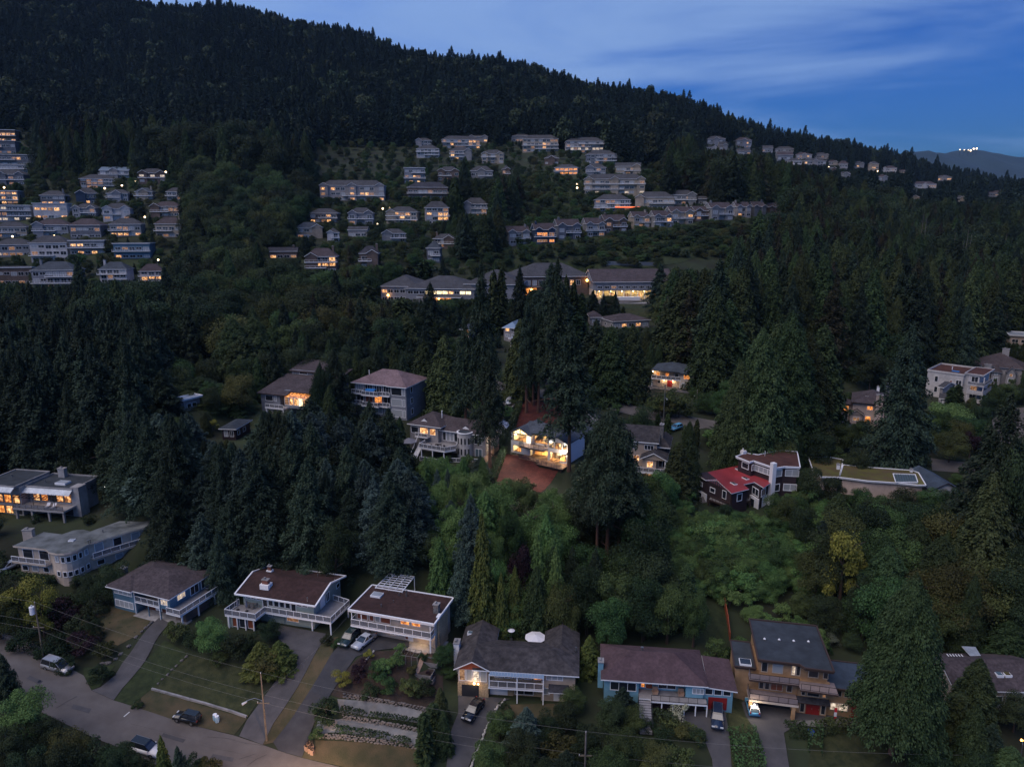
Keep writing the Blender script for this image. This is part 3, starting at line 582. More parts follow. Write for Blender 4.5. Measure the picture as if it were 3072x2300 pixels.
# ------------------------------------------------------------------ houses on the hillside
def hill_house(x0, x1, yt, yb, area, st=2, roof='hip', wall='siding_pale', rm='shingle_grey', litp=.2, style='lit', gables=0, decks=True, chim=False, label=None, group=None, name='house', frame='trim_white', flatlit=None, yaw=None, deckm=None, D=None):
 r = random.Random(int(x0*31+yb*17)); cx = (x0+x1)/2
 if wall == 'siding_pale': wall = r.choice(['siding_pale','siding_cream','siding_ash','siding_cream'])
 g = ground(cx, yb) if D is None else on_y(cx, yb, D)
 if g is None: g = on_y(cx, yb, 900)
 w_ = project(*g)[2]; x1, x0 = x1-(x1-x0)*.05, x0+(x1-x0)*.05; W = (x1-x0)/F_PX*w_; H = (yb-yt)/F_PX*w_*1.08; dp = min(14, max(8, W*.6))
 yw = (-.35*math.atan2(g[0], g[1])+r.uniform(-.14, .14)) if yaw is None else yaw
 rise = 0 if roof == 'flat' else min(H*.34, 4.2); e = H-rise*.85
 c, sn = math.cos(yw), math.sin(yw); ox, oy = g[0]-c*W/2, g[1]-sn*W/2
 h = House(name, None, W, dp, float(g[2]), e, label, 'house' if name == 'house' else 'building', ov=.5, group=group, origin=(ox, oy), yaw=yw, protect=False)
 PROT.append((x0+3, yt-4, x1-3, yb, float(g[1]), float(g[0]), float(g[1]), x0))
 h.far = True; h.frame = frame
 if w_ > 1500: decks = decks and W > 15
 h.wall(.5, W-.5, .5, dp-.5, -4, e-.1, wall)
 if roof == 'flat': h.flat([(0,0),(W,0),(W,dp),(0,dp)], e+.15, .35, rm, frame, lip=0)
 else: h.hip(0, W, 0, dp, e, rise, rm, frame, gl=(roof=='gable'), gr=(roof=='gable'), axis='x', wallm=wall)
 for k in range(gables):
  gw = min(W/(gables+.6), 7); gx = (W-gw)*((k+.0)/(max(1, gables-1)) if gables > 1 else (r.choice([0, .5, 1])))
  gx = min(max(gx, .0), W-gw); gh = gw*.30
  h.wall(gx+.5, gx+gw-.5, -1.0, .6, -4, e-.1, wall, 'bay')
  h.hip(gx, gx+gw, -1.6, dp*.5, e+.05+.0*k, gh, rm, frame, gl=True, gr=False, axis='y', wallm=wall, name='cross_roof', inset=gw*.5)
 sh = e/st
 for f in range(st):
  zf = f*sh; n_ = max(2, int(W/3.6)); lp = .75*(litp if flatlit is None else flatlit[f % len(flatlit)])
  for i in range(n_):
   u = .9+(W-1.8)*(i+.12)/n_; ww = (W-1.8)/n_*.84; pos = .5
   for k in range(gables):
    gw = min(W/(gables+.6), 7); gx = (W-gw)*(k/max(1, gables-1)) if gables > 1 else None
    if gx is not None and gx+.4 < u and u+ww < gx+gw-.4: pos = -1.0
    elif gx is not None and u+ww > gx+.4 and u < gx+gw-.4: pos = None
    if pos is None: break
   if pos is None: continue
   rr = r.random(); stl = style if rr < lp else ('dim' if rr < lp+.12 else ('blind' if rr < lp+.38 else 'dark'))
   tall = f > 0 and r.random() < .55
   h.win('F', u, zf+(.3 if tall else .8), ww, min(sh-.75, 2.1 if tall else 1.6), stl, n=2 if ww > 1.5 else 1, pos=pos)
  if decks and f > 0 and r.random() < .85:
   a = 0 if r.random() < .6 else W*.35; b_ = W if a > 0 or r.random() < .5 else W*.65
   o = h.deck([(a,-1.5),(b_,-1.5),(b_,.55),(a,.55)], zf+.1, .28, deckm or 'deck_grey', frame)
   h.rail([(a+.05,-1.45),(b_-.05,-1.45)], zf+.1, 1.0, frame, None, step=2.4, r=.09, parent=o, panels=False)
 if chim: h.chimney(W*.15 if r.random() < .5 else W*.85, dp*.45, e-1, e+rise+.9, 1.1, .9, wall, 'concrete')
 return h
def zl(s, ox, oy, *q): return (ox+q[0]/s, ox+q[1]/s, oy+q[2]/s, oy+q[3]/s)
HL = [ # left hillside, zoom factors as surveyed: x0 x1 ytop ybase, then look
 (-160,150,130,225,dict(st=2,roof='flat',wall='siding_brown',litp=1,style='lit',label='brightly lit amber house at the top left edge of the hill')),
 (-200,150,228,335,dict(st=2,roof='flat',wall='siding_bluegrey',rm='shingle_charcoal',litp=0,label='dark stepped flat-roofed block just below the brightly lit amber house')),
 (-200,330,352,440,dict(st=2,roof='flat',wall='siding_bluegrey',rm='shingle_charcoal',litp=.08,label='wide dark flat-roofed terraced block at the left edge with one pink window')),
 (-150,270,440,515,dict(st=2,roof='flat',wall='siding_grey',rm='shingle_charcoal',litp=0,label='grey flat-roofed terrace beneath the wide dark terraced block')),
 (-180,240,495,620,dict(st=2,gables=3,wall='siding_bluegrey',litp=.25,style='dim',label='grey house with three front gables and pinkish windows at left edge')),
 (720,1050,538,652,dict(st=3,wall='siding_brown',litp=.4,style='dim',decks=True,label='brown three-storey house with warm windows below the blue-roofed gable house')),
 (890,1180,466,560,dict(st=2,gables=1,roof='gable',wall='siding_pale',rm='metal_blue',litp=.0,label='pale house with a big white gable and blue roof, highest on left hill')),
 (1250,1510,486,600,dict(st=2,gables=2,wall='siding_brown',litp=.25,style='white',label='brown gabled house strung with small lamps at the top right of the left cluster')),
 (-150,175,682,795,dict(st=3,roof='flat',wall='siding_pale',litp=.35,style='lit',label='pale flat-roofed house with lit lower floors at left edge, above the curved grey one')),
 (360,600,686,800,dict(st=2,wall='siding_bluegrey',flatlit=[.5,.0],litp=.3,chim=True,label='hip-roofed grey house with lit lower windows, above the white rounded house')),
 (690,885,666,790,dict(st=2,gables=1,wall='siding_navy',flatlit=[.35,.0],label='navy blue gabled house with one lit window')),
 (955,1170,672,768,dict(st=2,gables=1,wall='siding_grey',litp=.12,label='grey house with white gable beside a bright lamp, right of the navy house')),
 (1215,1390,656,755,dict(st=2,gables=1,wall='siding_pale',rm='shingle_slate',litp=0,chim=True,label='unlit pale blue gabled house, second from the right in its row')),
 (1495,1655,656,757,dict(st=2,wall='siding_pale',litp=0,label='small unlit pale house at the right end of the upper left row')),
 (-40,290,815,945,dict(st=3,roof='flat',wall='siding_grey',litp=.3,style='white',flatlit=[.6,.3,.3],label='grey flat-roofed modern house with a row of low lamps at left')),
 (305,620,797,925,dict(st=2,roof='flat',wall='stucco_white',rm='gravel_tan',flatlit=[.2,.7],litp=.4,decks=False,label='white flat-roofed house with a long lit upper window band')),
 (650,890,802,910,dict(st=2,gables=2,wall='siding_grey',litp=.0,label='unlit grey house with two gables right of the white flat-roofed one')),
 (930,1195,802,935,dict(st=2,gables=2,wall='stucco_white',flatlit=[.3,0],label='white house with two gables and one warm lower window')),
 (1350,1640,785,905,dict(st=2,gables=1,wall='siding_brown',rm='shingle_brown',litp=.35,style='dim',label='brown hip-roofed house with dim warm windows at the right of the left cluster')),
 (-40,250,970,1095,dict(st=2,wall='siding_pale',litp=0,label='pale unlit house at left edge, in the row of five hip roofs')),
 (300,630,946,1085,dict(st=2,gables=1,wall='siding_grey',rm='shingle_brown',litp=0,label='unlit grey house with brownish hip roof, between the left-edge pale house and skylight house')),
 (620,930,946,1100,dict(st=2,wall='siding_bluegrey',rm='shingle_brown',litp=0,label='bluish house with a bright skylight on its brown hip roof')),
 (985,1290,940,1085,dict(st=2,wall='siding_pale',flatlit=[.9,.15],style='lit',label='hip-roofed house with a full row of glowing lower windows')),
 (1390,1660,932,1095,dict(st=2,wall='siding_pale',rm='shingle_brown',litp=0,chim=True,frame='white_paint',label='dark-roofed house with tall pale unlit windows beside the tree edge')),
 (-60,285,1125,1265,dict(st=2,wall='siding_grey',flatlit=[.4,.1],style='white',label='low grey hip-roofed house at left edge with pale lit windows')),
 (270,630,1105,1310,dict(st=3,wall='stucco_white',litp=.12,flatlit=[0,.3,0],label='tall white three-storey house with one warm window, left side')),
 (625,960,1130,1250,dict(st=2,roof='flat',wall='siding_pale',flatlit=[.7,.4],style='lit',label='long pale house with glowing windows behind a bare tree')),
 (1020,1375,1157,1285,dict(st=2,roof='flat',wall='siding_blue',rm='shingle_slate',litp=.05,label='long flat-roofed blue house with white window frames')),
 (-40,310,1375,1520,dict(st=2,roof='flat',wall='siding_brown',rm='shingle_charcoal',litp=0,label='dark flat-roofed house at left edge in the lowest hillside row')),
 (280,700,1345,1560,dict(st=3,gables=0,wall='siding_grey',litp=0,chim=True,rm='shingle_slate',label='large unlit grey house with wide white-railed deck, lowest row')),
 (885,1170,1340,1510,dict(st=3,wall='stucco_white',rm='shingle_slate',litp=0,chim=True,label='unlit white three-storey house in the lowest row of the left cluster')),
 (1260,1490,1357,1525,dict(st=3,wall='stucco_pinkish',rm='shingle_brown',flatlit=[0,.9,0],litp=0,style='lit',label='pinkish house with a lit middle floor, lowest row right end')),
]
HC = [
 (1400,1580,117,190,dict(st=2,gables=1,wall='siding_pale',litp=0,label='small gabled house at upper left of the hilltop group')),
 (1405,1650,190,297,dict(st=3,wall='stucco_white',litp=0,label='white three-storey house with bold white decks, upper group')),
 (1640,2050,102,210,dict(st=3,gables=0,wall='siding_pale',litp=.12,label='long grey apartment house in the middle of the hilltop group')),
 (1720,1960,205,318,dict(st=3,gables=1,wall='siding_pale',litp=.1,label='grey gabled house standing just below the long hilltop apartment house')),
 (1900,2110,86,150,dict(st=1,gables=2,wall='siding_pale',litp=.5,style='lit',label='topmost house with two lit gables on the hilltop')),
 (2020,2265,235,352,dict(st=3,gables=2,wall='siding_pale',litp=.05,label='unlit pale house with gabled right end, right of the hilltop group')),
 (1290,1520,406,540,dict(st=3,roof='flat',wall='siding_grey',flatlit=[.4,.3,0],label='round-cornered house with white bands and lit ends')),
 (1605,1840,396,515,dict(st=2,gables=2,wall='siding_brown',litp=.08,label='brown two-gabled house between the banded house and the arched one')),
 (1915,2160,392,520,dict(st=2,gables=1,wall='siding_pale',litp=.1,label='pale house with a large arched gable and one warm window')),
 (1310,1745,546,690,dict(st=2,wall='siding_brown',rm='shingle_charcoal',litp=0,label='long low dark brown house beside the big lit apartment house')),
 (475,1155,532,705,dict(st=3,gables=3,wall='siding_pale',flatlit=[.45,.4,.2],style='lit',name='apartment_building',label='big grey apartment house with three gables and many lit windows, center left')),
 (1840,2110,700,865,dict(st=3,gables=1,wall='siding_grey',flatlit=[.95,0,.05],style='amber',label='grey house with an amber lit bottom floor, right end of its row')),
 (1490,1750,737,930,dict(st=4,wall='siding_pale',flatlit=[0,.5,.5,.2],litp=.3,label='tall hip-roofed house with several glowing windows')),
 (1115,1450,780,920,dict(st=3,gables=1,wall='siding_pale',flatlit=[.1,.1,.7],litp=.3,label='wide gabled house with lamps glowing on its top balcony')),
 (760,1030,790,930,dict(st=2,gables=2,wall='siding_grey',flatlit=[.6,0],style='dim',label='two-gabled house with pinkish lit ground floor')),
 (385,690,795,915,dict(st=2,wall='siding_brown',flatlit=[.8,.3],style='lit',label='hip-roofed brown house with glowing ground floor, left of the two-gabled one')),
 (270,550,927,1062,dict(st=2,gables=1,wall='siding_pale',rm='shingle_slate',litp=0,label='unlit pale blue house with gable and glazed deck')),
 (565,700,977,1100,dict(st=2,gables=1,wall='stucco_white',litp=0,label='small white gabled house half hidden by trees')),
 (755,970,960,1050,dict(st=1,roof='gable',wall='siding_pale',litp=0,decks=False,label='long plain roofed house seen over tree tops')),
 (1075,1340,987,1100,dict(st=2,gables=1,wall='siding_pale',litp=0,label='unlit gabled house behind dark firs in the middle')),
 (1560,1800,1036,1155,dict(st=2,gables=1,wall='siding_brown',litp=0,chim=True,label='unlit brown gabled house left of a tall fir')),
 (1500,1660,1112,1290,dict(st=2,wall='siding_bluegrey',rm='shingle_slate',litp=0,label='narrow dark two-tier house with a white car in front')),
 (865,1080,1160,1345,dict(st=2,gables=1,roof='hip',wall='siding_brown',rm='shingle_charcoal',litp=.15,style='lit',chim=True,label='dark steep-roofed house with one orange arched window')),
 (355,690,1185,1390,dict(st=3,gables=1,wall='siding_brown',rm='shingle_brown',flatlit=[0,.5,.4],style='lit',chim=True,label='three-tier brown house glowing yellow just above the leafy trees')),
 (5,310,1160,1258,dict(st=1,roof='gable',wall='siding_brown',rm='shingle_charcoal',litp=.1,chim=True,decks=False,label='low dark house with long roof and left chimney')),
]
HR = [
 (195,365,60,112,dict(st=1,roof='hip',wall='siding_pale',litp=0,label='small roof peeking left of the first large hilltop apartment house')),
 (270,570,76,188,dict(st=4,wall='siding_pale',litp=.06,name='apartment_building',label='wide pale four-storey building with terraces, left of two')),
 (590,905,92,196,dict(st=4,wall='siding_pale',flatlit=[0,.7,0,0],style='white',name='apartment_building',label='wide pale four-storey building with a row of bright lamps')),
 (740,995,186,277,dict(st=3,wall='siding_bluegrey',litp=0,label='bluish terraced house right below the lamp-lit wide building')),
 (440,565,220,282,dict(st=1,gables=1,wall='siding_brown',litp=.0,label='small brown house above the amber-lit one')),
 (510,710,287,358,dict(st=2,wall='siding_pale',litp=.6,style='amber',label='pale house with amber lit balcony behind a tree')),
 (745,915,286,362,dict(st=2,gables=1,wall='siding_grey',litp=.05,label='grey many-gabled house left of the one with a lit gable')),
 (960,1170,276,358,dict(st=2,gables=1,roof='gable',wall='siding_pale',flatlit=[0,.3],label='pale long house with a lit right gable')),
 (715,1215,367,500,dict(st=3,gables=3,wall='siding_pale',flatlit=[.5,0,.05],style='white',name='apartment_building',label='big pale apartment house with three gables and three bright ground lamps')),
 (800,1100,516,628,dict(st=3,wall='siding_grey',litp=.25,style='dim',label='grey house with dim warm windows beside the red glowing shelter')),
 (1100,1425,497,612,dict(st=2,gables=1,wall='siding_pale',litp=.12,label='sprawling pale house with a tall lit entrance')),
 (1370,1580,482,578,dict(st=2,gables=1,wall='siding_pale',litp=.05,label='pale gabled house between the sprawling house and a small cottage')),
 (1580,1660,521,577,dict(st=1,roof='gable',wall='siding_bluegrey',litp=0,decks=False,label='small bluish cottage at the right end of its row')),
 (130,205,297,380,dict(st=2,gables=1,wall='siding_brown',flatlit=[.5,0],label='narrow brown house with a lit lower window, behind trees')),
]
TW = [
 (165,360,752,870,'siding_pale',.2,'first pale townhouse at the left end of the row'),
 (362,545,732,862,'siding_navy',.75,'dark blue townhouse glowing orange inside, second in the row'),
 (527,735,702,832,'siding_bluegrey',.0,'bluish grey unlit townhouse, third in the row'),
 (738,910,692,812,'siding_pale',.05,'pale townhouse with tall chimney on its left, fourth in the row'),
 (872,1075,667,782,'siding_brown',.35,'brown townhouse with warm windows, fifth in the row'),
 (1085,1240,642,747,'siding_pale',.0,'unlit pale townhouse behind a bush, sixth in the row'),
 (1238,1405,636,746,'siding_pale',.1,'pale townhouse with white parasols, seventh in the row'),
 (1358,1565,606,722,'siding_pale',.55,'pale townhouse with glowing upper windows, eighth in the row'),
 (1535,1725,600,692,'siding_brown',.0,'unlit brown townhouse, ninth in the row'),
 (1650,1860,576,692,'siding_pale',.6,'pale townhouse lit on both floors, tenth in the row'),
 (1845,1985,570,667,'siding_pale',.3,'townhouse behind a slim fir, eleventh in the row'),
 (1970,2095,568,667,'siding_bluegrey',.0,'bluish unlit townhouse, next to last in the row'),
 (2085,2200,576,662,'siding_brown',.0,'dark townhouse at the right end of the row'),
]
HF = [(40,180,140,200),(125,190,182,255),(240,360,150,212),(250,350,226,280),(415,500,206,262),(505,645,210,257),(520,640,250,322),(650,770,250,297),(772,880,252,300),(590,700,292,342),(700,870,292,342),(870,940,302,342),(942,1010,310,367),(1032,1120,312,367),(1140,1220,316,387),(1240,1345,342,387),(1350,1410,366,392),(1215,1280,402,452),(1600,1720,406,450),(1440,1620,450,502),(1430,1500,540,572),(1740,1810,546,592),(1940,2050,512,560),(960,1030,382,422),(880,930,346,372),(30,120,205,240)]
def build_hill():
 for q in HL: hill_house(*zl(3.01, 0, 350, *q[:4]), 'left', group='houses terraced on the left hillside', **q[4])
 for q in HC: hill_house(*zl(3.16, 800, 380, *q[:4]), 'centre', group='houses terraced on the middle hillside', **q[4])
 for q in HR: hill_house(*zl(2.458, 1450, 380, *q[:4]), 'centre', group='houses terraced on the middle hillside', **q[4])
 for q in TW:
  x0, x1, yt, yb = zl(2.458, 1450, 380, *q[:4])
  h = hill_house(x0, x1, yt, yb, 'row', st=2, roof='gable', wall=q[4], rm='shingle_brown', litp=q[5], style='amber' if 'orange' in q[6] else 'lit', gables=2, chim=True, decks=True, label=q[6], group='row of gabled townhouses above the green slope', name='townhouse', yaw=.30)
 r = random.Random(5); order = sorted(range(len(HF)), key=lambda i: HF[i][0]); words_ = 'first second third fourth fifth sixth seventh eighth ninth tenth eleventh twelfth thirteenth'.split()
 for rank, i in enumerate(order):
  q = HF[i]; x0, x1, yt, yb = zl(2.276, 2100, 350, *q)
  side = (words_[rank]+' from the left') if rank < 13 else (words_[len(order)-1-rank]+' from the right')
  wl = r.choice(['siding_pale','siding_grey','siding_brown','siding_pale','stucco_white','siding_pale'])
  lp = .5 if q[0] in (1140, 650, 1600) else (.12 if r.random() < .4 else 0)
  hill_house(x0, x1, yt, yb, 'far', st=2, roof=r.choice(['hip','gable','hip']), wall=wl, rm=r.choice(['shingle_grey','shingle_brown']), litp=lp, gables=r.choice([0,1,1]), decks=False,
                   label='tiny %s house in the far right hillside cluster, %s' % ('pale' if wl in ('siding_pale','stucco_white') else wl[7:], side), group='tiny houses in the far right hillside cluster')
build_hill()
# ------------------------------------------------------------------ houses in the foreground and middle distance
def zz(sc, ox, oy): return lambda x, y: (ox+x/sc, oy+y/sc)
Z1 = zz(2.5475,0,1650); Z2 = zz(2.5475,600,1650); Z3 = zz(2.5475,1300,1650); Z4 = zz(2.548,1900,1650); Z5 = zz(2.548,2400,1650)
Y1 = zz(2.366,0,1050); Y2 = zz(2.76,600,1050); Y3 = zz(2.76,1150,1050); Y4 = zz(2.76,1800,1050); Y5 = zz(2.548,2400,1000); YC = zz(5.52,1450,1200)
S1 = zz(2.107,1050,750); V5 = zz(3.011,2350,850)
def furniture_table(name, x, y, z, label, w=1.6, d=.9, m='dark_metal', rz=0, chairs=4, group=None):
 t = empty(name, (x,y,z), rz, label, 'table'); b = MB(); b.box(-w/2,w/2,-d/2,d/2,.68,.74); b.build('table_top', M[m], t)
 for sx in (-1,1):
  for sy in (-1,1): b = MB(); b.box(sx*(w/2-.1)-.03, sx*(w/2-.1)+.03, sy*(d/2-.1)-.03, sy*(d/2-.1)+.03, 0, .68); b.build('leg', M[m], t)
 return t
_ch = {}
def chair(x, y, z, rz, label, group, m='dark_metal'):
 t = empty('garden_chair', (x,y,z), rz, label, 'chair', group)
 if m not in _ch:
  a = MB(); a.box(-.25,.25,-.25,.25,.40,.45); b = MB(); b.box(-.25,.25,.21,.26,.45,.95); c = MB(); c.box(-.02,.02,-.02,.02,0,.40); _ch[m] = (a.mesh('seat',[M[m]]), b.mesh('backrest',[M[m]]), c.mesh('leg',[M[m]]))
 link('seat', _ch[m][0], t); link('backrest', _ch[m][1], t)
 for sx in (-1,1):
  for sy in (-1,1): link('leg', _ch[m][2], t, (sx*.22, sy*.22, 0))
 return t
def parasol(x, y, z, r, h, label, m='canvas_white', closed=False, n=8, cat='umbrella'):
 t = empty('parasol', (x,y,z), .3, label, cat)
 b = MB(); b.cyl(0,0,0,h+.1,.03,6); b.build('pole', M['steel'], t); b = MB(); b.cyl(0,0,0,.1,.28,10); b.build('base', M['dark_metal'], t)
 if closed: b = MB(); b.tube([(0,0,h*.35),(0,0,h*.5),(0,0,h)], [.16,.20,.03], 8); b.build('canopy', M[m], t)
 else:
  for k in range(n):
   a0, a1 = 2*math.pi*k/n, 2*math.pi*(k+1)/n; b = MB()
   b.slab([(0,0,h), (r*math.cos(a0), r*math.sin(a0), h-.28*r), (r*math.cos((a0+a1)/2)*.95, r*math.sin((a0+a1)/2)*.95, h-.30*r), (r*math.cos(a1), r*math.sin(a1), h-.28*r)], .02, 0, 0); b.build('canopy_panel', M[m], t)
  for k in range(n):
   a0 = 2*math.pi*k/n; b = MB(); b.bar((.1,0,h-.08),(r*.98,0,h-.28*r-.03),.025); o = b.build('rib', M['steel'], t); o.rotation_euler = (0,0,a0)
 return t
def house_blue():
 h = House('house', Z1(812,262), Z1(1290,378), Z1(1660,165), 11.6, 4.7, 'blue house with a brown hip roof and white-railed side deck, lower left'); w, d = h.w, h.d
 lx = w*.40; rx = w*.80
 h.wall(.6, lx, .6, d-.6, -2.5, 4.6, 'siding_blue'); h.wall(lx, rx, 2.6, d-.6, -2.5, 4.6, 'brick_red', 'back_wall'); h.wall(rx, w-.6, .6, d-.6, 2.2, 4.6, 'siding_blue')
 h.wall(rx+.4, w-.8, 4.5, d-.8, -2.5, 2.18, 'brick_red', 'lower_wall')
 h.wall(lx+.003, rx-.003, 2.5, 2.62, 2.4, 4.55, 'stucco_pinkish', 'recess_wall')
 h.hip(0, w, 0, d, 4.7, 1.9, 'shingle_brown'); h.hip(w*.02, lx+.5, -.5, d*.5, 4.72, 1.1, 'shingle_brown', axis='y', name='front_roof', gl=False)
 h.win('F', .95, 3.0, lx-1.5, 1.35, 'blind', 4, pos=.6); h.win('F', .95, .5, lx-1.5, 1.35, 'blind', 4, pos=.6)
 h.win('F', rx+.3, 2.95, w-.9-rx-.4, 1.1, 'white', 3, pos=.6)
 dk = h.deck([(lx,.5),(rx,.5),(rx,2.6),(lx,2.6)], 2.35); h.rail([(lx+.05,.6),(rx-.05,.6)], 2.35, parent=dk)
 dk = h.deck([(w-.6,-.4),(w+2.6,-.4),(w+2.6,d*.80),(w-.6,d*.80)], 2.35, name='side_deck')
 h.rail([(w-.5,-.3),(w+2.5,-.3),(w+2.5,d*.80-.1),(w-.5,d*.80-.1)], 2.35, parent=dk)
 for y in (.2, d*.36, d*.72): h.posts([(w+2.3, y)], -2, 2.1)
 h.posts([(lx+.1,.7),(rx-.1,.7),((lx+rx)/2,.7)], -1.5, 2.1, 'siding_blue', .07)
 h.door('F', (lx+rx)/2-.5, 0, 1.5, 2.0, 'white_paint', pos=2.6)
 h.win('R', 2.2, 3.1, 1.9, 1.1, 'white', 3, pos=w-.6); h.win('R', 5.2, 2.5, 2.0, 1.9, 'dark', 2, pos=w-.6); h.win('R', d*.72, 2.5, 1.2, 1.9, 'dark', 1, pos=w-.6)
 b = MB(); b.box(lx-.05,lx+.05,.48,.58,-1.5,4.6); h.part('downpipe', b, 'trim_white'); b = MB(); b.box(rx-.05,rx+.05,.38,.48,-1.5,4.6); h.part('downpipe', b, 'trim_white')
 h.chimney(-.9, d*.42, -2, 5.6, 1.1, .8, 'stone_grey')
 fl = MB(); fl.box(lx+.1, w+2.4, -.3, 2.5, -2, -.05); h.part('patio', fl, 'concrete')
 g = MB(); g.box(w-.55, w+1.8, 1.5, d*.75, -.1, 1.9); h.part('storage', g, 'siding_brown')
 furn = h.P(w+.6, 2.2, 0)
 return h
def house_green():
 h = House('house', Z2(265,335), Z2(880,430), Z2(1130,200), 11.1, 4.8, 'green-grey house with low brown gable roof and wrap-around white railing'); w, d = h.w, h.d
 h.wall(1.0, w-.9, .9, d-.7, -2.5, 4.75, 'siding_green')
 h.hip(0, w, 0, d, 4.8, 1.5, 'shingle_dark_brown', gl=True, gr=True, axis='x', wallm='siding_green', ov=.9)
 t = MB(); q = [(0,0,4.84),(0,d/2,6.34),(0,d,4.84),(w,d,4.84),(w,d/2,6.34),(w,0,4.84)]
 for i in range(6): t = MB(); t.bar(q[i], q[(i+1)%6], .24, .2); h.part('fascia', t, 'trim_white')
 P = h.LL([Z2(190,492), Z2(425,530), Z2(497,472), Z2(1000,555), Z2(1142,420), Z2(1020,380)], 2.35)
 poly = P+[(w-1.0, P[5][1]), (w-1.0, .95), (1.1, .95), (1.1, P[0][1]+.5)]
 P[0] = (P[0][0], P[0][1])
 dk = h.deck([P[0], P[1], P[2], P[3], P[4], P[5], (w-.95, P[5][1]), (w-.95, .92), (P[0][0]+.2, .92)], 2.35, .3)
 ins = lambda a, b, k=.04: (a[0]+(b[0]-a[0])*k, a[1]+(b[1]-a[1])*k)
 h.rail([(P[0][0]+.3, .9), P[0], P[1], P[2], P[3], P[4], P[5]], 2.36, 1.05, parent=dk, step=1.35)
 n = 11
 for k in range(n):
  u = 1.5+(w-3.4)*k/n; ww = (w-3.4)/n-.12
  if k in (3, 8): h.win('F', u, 2.45, ww, 2.0, 'dark', 1, pos=.9)
  elif k in (0,1,2,9,10): h.win('F', u, 3.75, ww, .75, 'dark', 1, pos=.9)
  else: h.win('F', u, 3.0, ww, 1.5, 'dark', 1, pos=.9)
 # lower level
 h.win('F', w*.37, .9, .9, 1.2, 'blind', 1, pos=.9); h.win('F', w*.60, .6, 2.4, 1.5, 'dim', 1, pos=.9)
 h.garage('F', w*.43, 0, 2.3, 2.0, 'siding_green', pos=.86); h.garage('F', w*.75, 0, 2.7, 2.0, 'siding_green', pos=.86)
 q = h.LL([Z2(225,588), Z2(290,597), Z2(353,605), Z2(415,612)], 0)
 for p in q: h.posts([p], -.5, 2.05, r=.09)
 for p in q[:-1]: h.win('F', p[0]+.15, .1, 1.35, 1.85, 'red' if p is not q[1] else 'dark', 1, pos=p[1]+.35)
 h.wall(P[0][0]+.1, P[0][0]+1.2, P[0][1]+.3, P[0][1]+2.8, -1.5, 2.0, 'siding_green', 'shed_wall')
 h.posts([(P[3][0]-.2,P[3][1]+.2),(P[4][0]-.2,P[4][1]-.2),(w-1, P[3][1]+.6)], -2, 2.05)
 h.door('R', d*.28, 2.4, 1.6, 2.0, 'white_paint', pos=w-.9); h.win('R', d*.46, 2.6, 1.2, 1.7, 'dark', 2, pos=w-.9); h.win('R', d*.8, 3.2, 1.3, .9, 'dark', 1, pos=w-.9)
 for (a, b, s_, hh) in ((Z2(505,265), 0, 1.15, .6), (Z2(535,160), 0, .7, .5)):
  x, y = h.L(*a, 5.9); y = min(max(y, 1), d-1)
  b_ = MB(); b_.box(x-s_*.75, x+s_*.75, y-s_*.6, y+s_*.6, 5.0, 6.1+.1*s_); h.part('flashing', b_, 'trim_white'); h.chimney(x, y, 6.0, 6.6+hh*.6, s_, s_*.6, 'brick_red')
 for p in (Z2(900,195), Z2(1030,235), Z2(820,375)): x, y = h.L(*p, 5.6); h.vent(x, y, 5.4, .5, .07)
 # terrace furniture
 z = h.z0+2.36
 for nm, p in (('closed grey parasol nearest the rail corner on the deck of the green-grey house', Z2(290,455)), ('closed grey parasol beside the table on the deck of the green-grey house', Z2(358,465))):
  x, y = h.L(*p, 2.36); q = h.P(x, y, 0); parasol(q[0], q[1], z, 1.2, 2.3, nm, 'canvas_grey', closed=True)
 x, y = h.L(*Z2(405,425), 2.36); q = h.P(x, y, 0); furniture_table('patio_table', q[0], q[1], z, 'brown patio table on the deck of the green-grey house', 1.9, 1.0, 'wood_grey', h.yaw)
 for k, (a, b) in enumerate(((-1.3,0),(1.3,0),(-.5,-.8),(.5,-.8))):
  qq = h.P(x+a, y+b, 0); chair(qq[0], qq[1], z, h.yaw+(-1.57 if a < -1 else 1.57 if a > 1 else 3.14), 'garden chair at the %s of the patio table on the green-grey house deck' % ['left end','right end','front left','front right'][k], 'chairs round the deck table', 'wood_grey')
 return h
